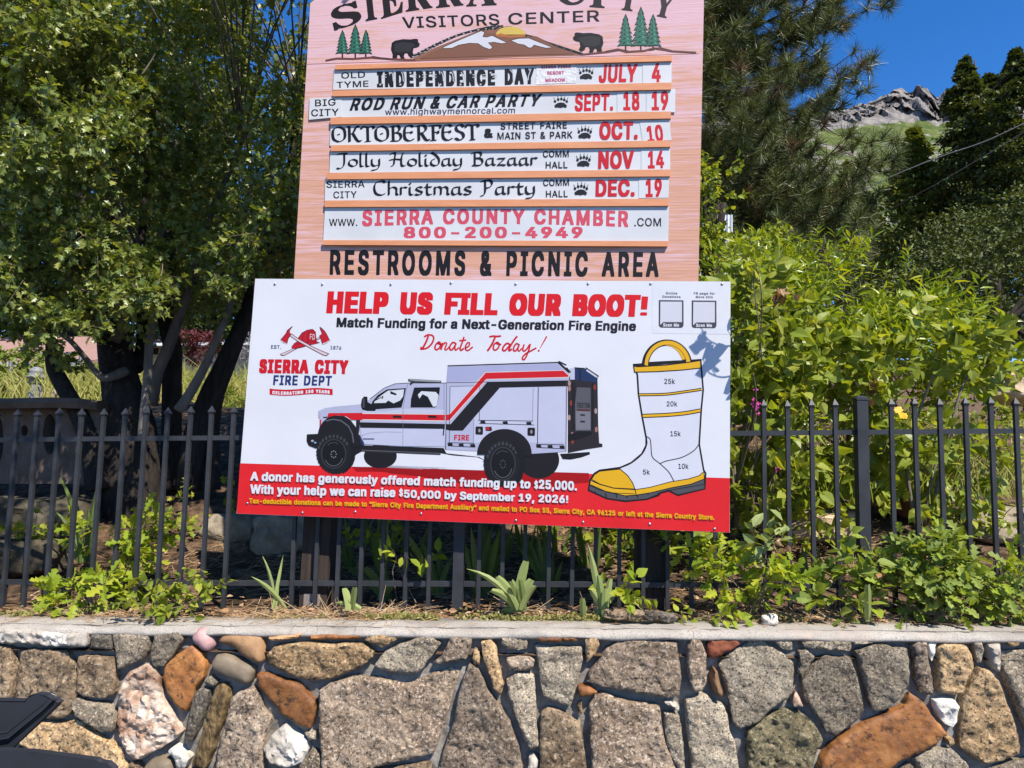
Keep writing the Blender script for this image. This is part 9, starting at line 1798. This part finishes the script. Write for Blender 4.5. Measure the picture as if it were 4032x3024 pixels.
# ------------------------------------------------------------------ bench, bollards, handrail, buildings
M['benchstone'] = simple('brown_cast_stone', (.08, .055, .038), (.17, .12, .09), 8, .9, .5, 50, .006)
M['bollard'] = simple('grey_bollard_paint', (.16, .165, .18), (.23, .235, .25), 10, .55, .1, 60)
M['rail'] = simple('grey_handrail_paint', (.05, .055, .065), (.085, .09, .10), 10, .5, .1, 60)
bench = thing('stone_bench', 'brown cast stone bench with round and oval openings under the tree at far left', 'bench', tuple(at(150, 1910, 5.0)))
def pierced(px0, px1, pyt, pyb, Y, holes, thick, name):
    P0 = V3(px0, pyt, Y); P1 = V3(px1, pyb, Y); F_ = [[(px0, pyt), (px1, pyt), (px1, pyb), (px0, pyb)]] + holes
    w = []
    for L_ in F_: w.append([np.array(at(x, y, Y)) for x, y in L_])
    flat = [p for L_ in w for p in L_]; tr = tessellate_polygon([[Vector((p[0], p[2], 0)) for p in L_] for L_ in w]); m = MB(); V = [tuple(p) for p in flat] + [tuple(p + np.array([0, thick, 0])) for p in flat]; n = len(flat); T = []
    for a, b, c in tr: T += [(a, b, c), (a + n, c + n, b + n)]
    Q = []; b0 = 0
    for L_ in w:
        k = len(L_); Q += [(b0 + i, b0 + (i + 1) % k, b0 + (i + 1) % k + n, b0 + i + n) for i in range(k)]; b0 += k
    m.add(V, Q, T); return m.build(name, M['benchstone'], bench)
pierced(-260, 392, 1612, 1905, 5.0, [ell(-20, 1730, 35, 105, 24), ell(96, 1695, 14, 22, 16), ell(196, 1710, 27, 80, 24), ell(308, 1690, 14, 20, 16), ell(-120, 1695, 14, 20, 16)], .16, 'pierced_panel')
m = MB(); C = [at(x, y, Y) for x, y, Y in ((-270, 1592, 4.92), (-120, 1590, 4.9), (60, 1590, 4.88), (220, 1586, 4.9), (330, 1590, 4.94), (405, 1598, 5.0))]
rings = []
for c in C: rings.append([(c.x, c.y - .06, c.z - .035), (c.x, c.y + .36, c.z - .035), (c.x, c.y + .38, c.z), (c.x, c.y + .36, c.z + .034), (c.x, c.y - .06, c.z + .034), (c.x, c.y - .08, c.z)])
m.loft(rings); m.build('seat_slab', M['benchstone'], bench)
def bollard(label, px, pyb, pyt, Y):
    b = at(px, pyb, Y); h = (pyb - pyt) / FPX * Y; t = thing('bollard_lamp', label, 'lamp', tuple(b)); k = h / .5
    m = MB(); n = 32; rr = []
    for r_, z in ((.085, -.12), (.08, .22), (.072, .28)): rr.append([(b.x + r_ * k * (1 - .09 * (j % 2)) * math.cos(2 * math.pi * j / n), b.y + r_ * k * (1 - .09 * (j % 2)) * math.sin(2 * math.pi * j / n), b.z + z * k) for j in range(n)])
    m.loft(rr); m.build('fluted_post', M['bollard'], t)
    m = MB(); m.lathe(b, [(.075 * k, .28 * k), (.09 * k, .30 * k), (.088 * k, .36 * k), (.105 * k, .365 * k), (.125 * k, .37 * k), (.118 * k, .39 * k), (.098 * k, .41 * k), (.092 * k, .45 * k), (.095 * k, .455 * k), (.088 * k, .48 * k), (.06 * k, .515 * k), (.02 * k, .53 * k)], 28); m.build('lamp_hood', M['bollard'], t, True)
bollard('grey fluted bollard lamp with a domed hood behind the stone bench', 135, 1590, 1452, 9.8)
bollard('dark bollard lamp half hidden by leaves at the right edge', 3872, 1560, 1478, 6.2)
hr = thing('handrail', 'dark metal handrail sloping up in front of the brown roof at far left', 'handrail', tuple(at(30, 1560, 11.6)))
m = MB(); m.tube([tuple(at(-80, 1422, 11.6)), tuple(at(0, 1410, 11.6)), tuple(at(60, 1402, 11.65)), tuple(at(125, 1397, 11.7)), tuple(at(330, 1392, 12.0))], .03, 8); m.build('rail', M['rail'], hr, True)
for x, y0, y1, Y in ((38, 1406, 1580, 11.62), (314, 1394, 1490, 11.98), (500, 1300, 1480, 12.2)):
    m = MB(); m.tube([tuple(at(x + 6, y0, Y)), tuple(at(x - 6, y1, Y))], .032, 8); m.build('rail_post', M['rail'], hr, True)
def shingle():
    m, nt, b = new_mat('brown_roof_shingles'); v = coords(nt)
    br = nd(nt, 'ShaderNodeTexBrick'); br.inputs['Scale'].default_value = 3.0; br.inputs['Color1'].default_value = (.28, .155, .13, 1); br.inputs['Color2'].default_value = (.36, .21, .175, 1); br.inputs['Mortar'].default_value = (.15, .08, .07, 1); br.inputs['Mortar Size'].default_value = .03
    nt.links.new(v, br.inputs[0]); c = mix(nt, ntex(nt, v, 2, 5), br.outputs[0], (.32, .2, .17, 1)); nt.links.new(c, b.inputs['Base Color']); setp(b, rough=.9); return m
M['shingle'] = shingle(); M['fascia'] = simple('brown_boards', (.19, .085, .045), (.27, .13, .075), 5, .8, .2); M['gutter'] = simple('grey_gutter', (.30, .29, .28), (.4, .39, .38), 5, .5, 0)
M['metalroof'] = simple('pale_metal_roof', (.62, .64, .66), (.72, .73, .74), 3, .4, .1); M['cream'] = simple('cream_wall', (.55, .50, .42), (.62, .57, .48), 4, .85, .1); M['glassy'] = simple('dim_window', (.03, .04, .045), (.05, .06, .065), 3, .1, 0, spec=.6)
hs1 = thing('park_building', 'low brown building with a reddish shingle roof behind the tree at far left', 'building', tuple(at(100, 1600, 12)))
def quad(m, pts, thick=(0, 0, -.08)):
    V = [tuple(p) for p in pts] + [tuple(Vector(p) + Vector(thick)) for p in pts]
    m.add(V, [(0, 1, 2, 3), (7, 6, 5, 4)] + [(i, i + 4, (i + 1) % 4 + 4, (i + 1) % 4) for i in range(4)])
m = MB(); e0, e1 = at(-700, 1436, 13.5), at(345, 1424, 13.5); rg0, rg1 = e0 + Vector((0, 2.8, .95)), e1 + Vector((0.5, 2.8, .95)); quad(m, [e0, e1, rg1, rg0]); quad(m, [rg0, rg1, rg1 + Vector((0, 2.8, -.95)), rg0 + Vector((0, 2.8, -.95))]); m.build('roof', M['shingle'], hs1)
m = MB(); m.box((e0 + e1) / 2 + Vector((0, -.04, -.05)), (e1 - e0) / 2, Vector((0, .05, 0)), Vector((0, 0, .04))); m.build('gutter', M['gutter'], hs1)
m = MB(); quad(m, [e0 + Vector((0, .5, -.09)), e1 + Vector((-.1, .5, -.09)), e1 + Vector((-.1, .5, -1.6)), e0 + Vector((0, .5, -1.6))], (0, .2, 0)); quad(m, [e1 + Vector((-.1, .5, -.09)), e1 + Vector((-.1, 5, -.09)), e1 + Vector((-.1, 5, -1.6)), e1 + Vector((-.1, .5, -1.6))], (-.2, 0, 0)); m.build('wall', M['fascia'], hs1)
m = MB(); a_, b_ = at(540, 1410, 14), at(330, 1440, 13); quad(m, [at(330, 1420, 13.9), at(420, 1400, 14.6), at(420, 1480, 14.6), at(330, 1490, 13.9)], (0, .1, 0)); m.build('side_wall', M['fascia'], hs1)
hs2 = thing('metal_roofed_house', 'cream house with a pale metal roof glimpsed between the dark stems', 'building', tuple(at(760, 1440, 15)))
m = MB(); e0, e1 = at(470, 1352, 15), at(1400, 1340, 15); quad(m, [e0, e1, e1 + Vector((0, 3, .22)), e0 + Vector((0, 3, .22))], (0, 0, -.06)); m.build('roof', M['metalroof'], hs2)
m = MB(); quad(m, [e0 + Vector((.3, .6, -.06)), e1 + Vector((-.3, .6, -.06)), e1 + Vector((-.3, .6, -1.9)), e0 + Vector((.3, .6, -1.9))], (0, .2, 0)); m.build('wall', M['cream'], hs2)
for x0, x1 in ((545, 575), (585, 615), (640, 690)):
    m = MB(); c = (at(x0, 1365, 15.4) + at(x1, 1385, 15.4)) / 2; c.y = e0.y + .585; m.box(c, Vector(((x1 - x0) / 2 / FPX * 15, 0, 0)), Vector((0, .02, 0)), Vector((0, 0, .12))); wv_ = m.build('window', M['metalroof'], hs2)
    m = MB(); m.box(c + Vector((0, -.022, 0)), Vector(((x1 - x0) / 2 / FPX * 15 - .025, 0, 0)), Vector((0, .004, 0)), Vector((0, 0, .095))); m.build('pane', M['glassy'], wv_)
hs3 = thing('white_shed', 'white corrugated metal shed glimpsed between the sign and the pine', 'building', tuple(at(2830, 1300, 10.5)))
m = MB(); a, b = at(2600, 838, 10.5), at(2884, 846, 10.5); n = 60; top = []; bot = []
for k in range(n + 1):
    p = a + (b - a) * (k / n) + Vector((0, .02 * math.sin(k * math.pi / 1.5), 0)); top.append(tuple(p)); bot.append((p.x, p.y, 2.2))
m.add(top + bot, [(k, k + n + 1, k + n + 2, k + 1) for k in range(n)]); m.box((a + b) / 2 + Vector((0, 1.0, -1.3)), (b - a) * .49, Vector((0, .9, 0)), Vector((0, 0, 1.2))); m.build('corrugated_wall', M['metalroof'], hs3)
# power lines
M['wire'] = simple('pale_cable', (.16, .16, .165), (.22, .22, .225), 5, .5, 0); M['dwire'] = simple('dark_cable', (.06, .06, .065), (.09, .09, .1), 5, .5, 0)
for lab, pts, r_, mt in (('upper pale power line crossing the cedars', [(3300, 800, 15), (3500, 700, 14.5), (3700, 648 - 30, 14), (3870, 560, 13.6), (4032, 486, 13.2), (4400, 310, 12.5)], .010, M['wire']), ('lower dark power line crossing the cedars', [(3420, 870, 16), (3650, 745, 15), (3850, 630, 14.4), (4032, 520, 14), (4400, 300, 13)], .007, M['dwire']), ('thin power line slanting across the sky at the right edge', [(3700, 560, 20), (3950, 310, 18), (4032, 215, 17.5), (4250, -40, 16)], .006, M['dwire'])):
    C = spline([tuple(at(*p)) for p in pts], 8); m = MB(); m.tube([tuple(c) for c in C], r_, 6); o = m.build('power_line', mt, None, True); tag(o, lab, 'cable', 'power lines')
# ------------------------------------------------------------------ the mountain
def mountain():
    RG = [(2300, 560), (2700, 500), (3050, 455), (3180, 452), (3330, 435), (3375, 415), (3440, 398), (3500, 372), (3518, 355), (3545, 353), (3570, 362), (3595, 358), (3602, 345), (3612, 332), (3620, 327), (3632, 338), (3650, 344), (3672, 366), (3694, 388), (3708, 372), (3720, 348), (3735, 352), (3750, 346), (3768, 343), (3790, 360), (3850, 350), (4000, 370), (4300, 420), (4700, 520), (5200, 700)]
    Yr = 1500.0; xr = []; tr_ = []
    tan = lambda px, py: (at(px, py, 1.0).z - 1.62)
    for px, py in RG: xr.append(at(px, py, 1.0).x); tr_.append(tan(px, py))
    xs = np.arange(.10, 1.15, .0023); vs = np.linspace(0, 1, 190); V = []
    t_foot = tan(3500, 1000); t_mid = tan(3500, 468)
    for v in vs:                                             # v=0 foot of the slope, v=1 behind the crest
        for x in xs:
            tc = float(np.interp(x, xr, tr_)); y = 760 + 740 * v; X = x * y
            cl = .74 + .05 * noise.noise(Vector((x * 22, 1, 0))); tm = t_mid + .35 * (tc - tan(3500, 380))
            if v < cl: t = t_foot + (tm - t_foot) * (v / cl); z = 1.62 + t * y
            elif v < .93:
                q = (v - cl) / (.93 - cl); y0 = 760 + 740 * cl; cr = noise.fractal(Vector((X / 42, q * 3, 7)), .8, 2.1, 5); rid = abs(noise.noise(Vector((X / 24, q * .8, 3)))); but = noise.noise(Vector((X / 55, .3 * q, 9)))
                k_ = min(1, 5 * q) * (1 - .8 * q)
                y = y0 + (y - y0) * .55 + (90 * but + 80 * rid + 60 * cr) * k_; X = x * y
                t = tm + (tc - tm) * (q ** .9); z = 1.62 + t * y + (16 * cr + 24 * (.3 - rid) + 8 * noise.noise(Vector((X / 11, 2, 5)))) * min(1, 4 * q) * (1.2 - .8 * q)
            else:
                q = (v - .93) / .07; z = 1.62 + tc * 1420 - 60 * q; y = 1420 + 130 * q
                y0 = 760 + 740 * cl; ye = y0 + (760 + 740 * .93 - y0) * .55; y = ye + 130 * q; z = 1.62 + tc * ye - 60 * q; X = x * y
            z += 2.4 * noise.fractal(Vector((X / 50, y / 50, 0)), .9, 2, 5) * (1 if v < cl else .3)
            V.append((X, y, z))
    nx_ = len(xs); Q = np.array([(j * nx_ + i, j * nx_ + i + 1, (j + 1) * nx_ + i + 1, (j + 1) * nx_ + i) for j in range(len(vs) - 1) for i in range(nx_ - 1)])
    m, nt, b = new_mat('mountain_rock_and_meadow'); v = coords(nt); g = nd(nt, 'ShaderNodeNewGeometry'); sx = nd(nt, 'ShaderNodeSeparateXYZ'); nt.links.new(g.outputs['Normal'], sx.inputs[0])
    meadow = ramp(nt, ntex(nt, v, .03, 8, .65), [(.34, (.045, .07, .02)), (.5, (.095, .125, .035)), (.62, (.15, .17, .055))])
    scree = ramp(nt, ntex(nt, v, .05, 8, .7), [(.35, (.20, .185, .16)), (.65, (.36, .33, .28))])
    mp = nd(nt, 'ShaderNodeMapping'); mp.inputs['Scale'].default_value = (1, .5, 2.0); mp.inputs['Rotation'].default_value = (0, .55, 0); nt.links.new(v, mp.inputs[0])
    sc = ramp(nt, ntex(nt, mp.outputs[0], .016, 7, .66, .6), [(.52, (0, 0, 0)), (.58, (1, 1, 1))]); c = mix(nt, sc, meadow, scree)
    rock_ = ramp(nt, ntex(nt, v, .06, 9, .7), [(.3, (.085, .075, .07)), (.5, (.20, .175, .155)), (.62, (.30, .26, .22)), (.72, (.40, .33, .19))])
    st = ramp(nt, sx.outputs['Z'], [(.46, (1, 1, 1)), (.56, (0, 0, 0))]); c = mix(nt, st, c, rock_); nt.links.new(c, b.inputs['Base Color']); setp(b, rough=.95, spec=.1)
    bump(nt, b, ntex(nt, v, .12, 8, .7), 1.0, 6)
    m2, nt, b = new_mat('mountain_cliff_rock'); v = coords(nt)
    c = ramp(nt, ntex(nt, v, .05, 9, .72, .4), [(.3, (.13, .12, .12)), (.48, (.25, .23, .215)), (.6, (.36, .325, .29)), (.72, (.44, .37, .24))]); nt.links.new(c, b.inputs['Base Color']); setp(b, rough=.95, spec=.1); bump(nt, b, ntex(nt, v, .15, 8, .72), 1.0, 8)
    mi = []
    for j in range(len(vs) - 1):
        for i in range(nx_ - 1):
            cl = .74 + .05 * noise.noise(Vector((xs[i] * 22, 1, 0))); mi.append(1 if vs[j] > cl - .03 * (1 + noise.noise(Vector((xs[i] * 60, 5, 0)))) else 0)
    o = mesh_np('mountain', V, Q, [m, m2], None, False, mi); tag(o, kind='structure')
mountain()
for k, (px, py, h, Y) in enumerate(((3470, 550, 48, 1330), (3400, 575, 26, 1300), (3330, 520, 26, 1350))):
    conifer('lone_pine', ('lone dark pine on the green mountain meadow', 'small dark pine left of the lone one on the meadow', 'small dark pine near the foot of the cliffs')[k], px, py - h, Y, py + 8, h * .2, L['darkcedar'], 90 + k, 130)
# ------------------------------------------------------------------ dark plastic thing at the lower left corner, close to the viewer
M['darkplastic'] = simple('dark_grey_plastic', (.016, .017, .021), (.026, .028, .034), 6, .38, .1, 40, .001, spec=.5)
zc_ = lambda x, y: (x * .22604, 2650 + y * .22604)
mir = thing('car_roof_rack', 'dark grey plastic roof rack end poking in at the lower left corner', 'roof rack', tuple(at(0, 3000, 1.25)))
def chunk(pts, Y, depth, name):
    P = [np.array(at(*zc_(x, y), Y)) for x, y in pts]; tr = tessellate_polygon([[Vector((p[0], p[2], 0)) for p in P]]); n = len(P); m = MB()
    V = [tuple(p) for p in P] + [tuple(p + np.array([0, depth, 0])) for p in P]; T = []
    for a, b, c in tr: T += [(a, b, c), (a + n, c + n, b + n)]
    m.add(V, [(i, (i + 1) % n, (i + 1) % n + n, i + n) for i in range(n)], T); o = m.build(name, M['darkplastic'], mir); bv = o.modifiers.new('round', 'BEVEL'); bv.width = .003; bv.segments = 3; bv.limit_method = 'ANGLE'
    return o
chunk([(-900, 470), (440, 485), (500, 410), (640, 380), (820, 400), (960, 470), (1010, 520), (960, 590), (120, 1370), (-900, 1420)], 1.25, .012, 'upper_bar')
chunk([(-900, 1372), (120, 1350), (560, 1375), (1680, 1520), (1750, 1560), (1880, 1580), (1990, 1680), (2010, 1900), (-900, 1900)], 1.20, .012, 'lower_panel')
chunk([(-900, 1180), (140, 1030), (700, 590), (880, 450), (930, 470), (760, 640), (160, 1130), (-900, 1320)], 1.243, .01, 'ridge')
